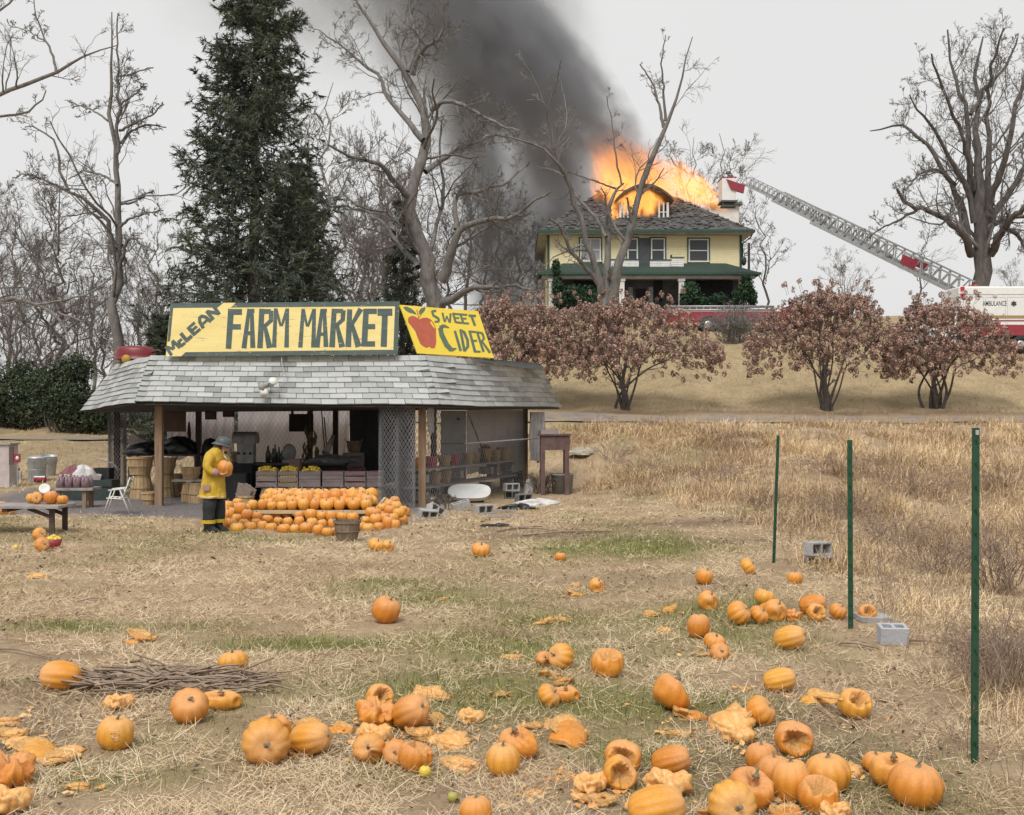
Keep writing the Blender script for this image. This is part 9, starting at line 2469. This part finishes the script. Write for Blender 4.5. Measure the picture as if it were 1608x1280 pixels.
mb=MB();mb.tube([hc_+R@Vector((.06,-.082,.02)),hc_+R@Vector((.07,-.075,-.06)),hc_+R@Vector((.085,-.02,-.135)),hc_+R@Vector((.085,.02,-.135))],.008,5);mb.tube([hc_+R@Vector((.085,-.01,-.13)),hc_+Vector((.085,-.03,-.24))],.012,5);mb.build('chin_strap',white_m,hl)
mb=MB()
rg_=[(fp(334,781),.245,.225),(fp(334.5,774),.24,.22),(fp(335,760),.21,.2),(fp(335.5,745),.188,.19),(fp(336,730),.182,.195),(fp(336.5,718),.17,.205),(fp(338,709),.145,.17),(fp(341,703.5),.09,.09)]
loft(mb,[(c_,rx_,ry_,0)for c_,rx_,ry_ in rg_],26,0,False,.13,4)
coat=mb.build('coat',coat_m,person)
sd=coat.modifiers.new('sub','SUBSURF');sd.levels=sd.render_levels=1
sl=coat.modifiers.new('sol','SOLIDIFY');sl.thickness=.012
tx=bpy.data.textures.new('cloth_folds','CLOUDS');tx.noise_scale=.17;tx.noise_depth=2
def folds(o,s=.05):
 if o.type=='MESH':
  q=o.modifiers.new('folds','DISPLACE');q.texture=tx;q.strength=s;q.mid_level=.5;q.texture_coords='GLOBAL'
sd.levels=sd.render_levels=2;folds(coat,.07)
mb=MB();loft(mb,[(fp(334,782),.252,.232,0),(fp(334.3,777.5),.247,.227,0)],26,0,False,.13,4);h=mb.build('hem',hem_m,coat);sl=h.modifiers.new('sol','SOLIDIFY');sl.thickness=.012
mb=MB();mb.box(fp(329,765,-.235),(.13,.03,.1),(0,.06,.1));mb.build('pocket',cuff_m,coat)
mb=MB();loft(mb,[(fp(341,706),.1,.1,0),(fp(342.5,701),.088,.09,0),(fp(343,698.5),.09,.09,0)],18,0,False);c2_=mb.build('collar',mat('brown_collar',(.1,.07,.04),(.07,.05,.03),8,.9),coat)
slv=skin_mesh('sleeve',[fp(335,713,-.14),fp(332,722,-.24),fp(331.5,732,-.27),fp(336,739,-.265),fp(344,742,-.22)],[(0,1),(1,2),(2,3),(3,4)],[.115,.108,.092,.082,.072],coat_m,coat,0)
skin_mesh('sleeve',[fp(344,713,.14),fp(349,724,.22),fp(352,734,.24),fp(357,742,.16)],[(0,1),(1,2),(2,3)],[.095,.09,.08,.065],coat_m,coat,0)
skin_mesh('cuff',[fp(338,738,-.265),fp(342,741,-.24),fp(348,743,-.2)],[(0,1),(1,2)],[.087,.083,.074],cuff_m,coat,0)
pc_=fp(353.5,735,-.06);pr_=.152
def hand(name,wrist,dirv,palm_n,sgn,sc=1.0):
 dirv=dirv.normalized();palm_n=(palm_n-dirv*palm_n.dot(dirv)).normalized();sdv=dirv.cross(palm_n)*sgn
 vs=[wrist,wrist+dirv*.045*sc,wrist+dirv*.085*sc];es=[(0,1),(1,2)];rs=[.026*sc,(.036*sc,.022*sc),(.036*sc,.02*sc)]
 for k,(o_,L)in enumerate(((-.03,.07),(-.01,.08),(.01,.076),(.03,.06))):
  b_=wrist+dirv*.085*sc+sdv*o_*sc;i0=len(vs)
  vs+=[b_,b_+(dirv*.9+palm_n*.35).normalized()*L*.4*sc,b_+(dirv*.9+palm_n*.35).normalized()*L*.4*sc+(dirv*.55+palm_n*.85).normalized()*L*.35*sc,b_+(dirv*.9+palm_n*.35).normalized()*L*.4*sc+(dirv*.55+palm_n*.85).normalized()*L*.35*sc+(dirv*.1+palm_n).normalized()*L*.28*sc]
  es+=[(2,i0),(i0,i0+1),(i0+1,i0+2),(i0+2,i0+3)];rs+=[.0105*sc,.0105*sc,.0095*sc,.008*sc]
 i0=len(vs);b_=wrist+dirv*.025*sc-sdv*.032*sc
 vs+=[b_,b_+(dirv*.6-sdv*.7+palm_n*.3).normalized()*.035*sc,b_+(dirv*.6-sdv*.7+palm_n*.3).normalized()*.035*sc+(dirv*.7-sdv*.2+palm_n*.7).normalized()*.035*sc]
 es+=[(1,i0),(i0,i0+1),(i0+1,i0+2)];rs+=[.014*sc,.012*sc,.0095*sc]
 return skin_mesh(name,vs,es,rs,skin_m,person,0,1)
hand('hand',fp(348,743.5,-.2),Vector((1,.25,-.12)),Vector((.2,.6,.8)),1,1.15)
hand('hand',fp(358,742.5,.15),Vector((.25,-1,-.3)),Vector((-.8,.2,.5)),-1,1.15)
for o in person.children_recursive:
 if o.name.startswith('sleeve'):folds(o,.045)
put_pumpkin('tall',pc_,pr_,(.25,.3,.4),'pale orange pumpkin held in the arms of the firefighter')
for nm,c4 in(('near',[fp(332,779,-.1),fp(331,792,-.11),fp(330.5,806,-.115),fp(330,818,-.115),fp(330,825,-.115)]),('far',[fp(339,779,.1),fp(341,792,.1),fp(342.5,806,.1),fp(340,818,.12),fp(339,825,.12)])):
 mb=MB();loft(mb,[(c4[0],.135,.125,0),(c4[1],.125,.115,0),(c4[2],.118,.108,0),(c4[3],.108,.1,0),(c4[4],.105,.098,0)],18,0,True,.1,7);tl=mb.build('trouser_leg',trou_m,person);q=tl.modifiers.new('sub','SUBSURF');q.levels=q.render_levels=2;folds(tl,.04)
 bz=c4[3];mb=MB();loft(mb,[(bz+Vector((0,0,-.035)),.128,.12,0),(bz+Vector((0,0,.03)),.13,.122,0)],18,0,False);mb.build('yellow_band',mat('yellow_band',(.6,.42,.03),(.5,.34,.02),8,.5)if nm=='near' else bpy.data.materials['yellow_band'],tl)
 f0=Vector((c4[4].x,c4[4].y,gz1(c4[4].x,c4[4].y)))
 mb=MB();loft(mb,[(f0+Vector((.045,0,.0)),.155,.06,0),(f0+Vector((.045,0,.03)),.155,.062,0),(f0+Vector((.04,0,.065)),.135,.06,0),(f0+Vector((.01,0,.1)),.095,.065,0),(f0+Vector((0,0,.16)),.09,.075,0)],20);mb.build('boot',boot_m,person)
for k,(px,dyy,lab,hm)in enumerate(((1143,-.2,'firefighter in the raised basket, the left one, facing the flames',hel_m),(1150,.3,'firefighter in the raised basket, the right one beside the ladder',mat('dark_helmet',(.06,.05,.045),(.04,.035,.03),6,.5)))):
 zf=PX(0,318,lY1).z+.05;x=PX(px,0,lY1).x;yy=lY1+dyy;hz=PX(0,272+3*k,lY1).z
 th=thing('person',lab,'person',(x,yy,zf));Ht=hz-zf
 V2=[Vector((x,yy,zf+Ht*a))+Vector((dx,dy,0))for a,dx,dy in((.5,0,0),(.62,0,0),(.76,0,0),(.84,0,0),(.9,-.02,0),(.28,0,-.1),(.03,0,-.1),(.28,0,.1),(.03,0,.1),(.79,0,-.2),(.64,-.1,-.24),(.6,-.3,-.2),(.79,0,.2),(.64,-.1,.24),(.6,-.3,.2))]
 skin_mesh('body',V2,[(0,1),(1,2),(2,3),(3,4),(0,5),(5,6),(0,7),(7,8),(3,9),(9,10),(10,11),(3,12),(12,13),(13,14)],[(.15,.17),.15,(.17,.19),.13,.06,.1,.07,.1,.07,.08,.06,.045,.08,.06,.045],mat('brown_turnout_coat',(.14,.1,.07),(.09,.065,.045),6,.8)if k==0 else bpy.data.materials['brown_turnout_coat'],th,0,1)
 mb=MB();head_shape(mb,Vector((x-.02,yy,zf+Ht*.955)),.095,PI,0);mb.build('head',skin_m,th)
 mb=MB();mb.lathe([(.2,-.02),(.14,.0),(.14,.05),(.1,.11),(0,.135)],(x-.02,yy,zf+Ht*.97),16,sx=1.1);mb.build('helmet',hm,th)
for pr in list(PK.values())+list(AP.values()):
 if not pr['used']:
  for c_ in list(pr.children):bpy.data.objects.remove(c_)
  bpy.data.objects.remove(pr)
for o in C.objects:
 for k_ in('used','H'):
  if k_ in o:del o[k_]
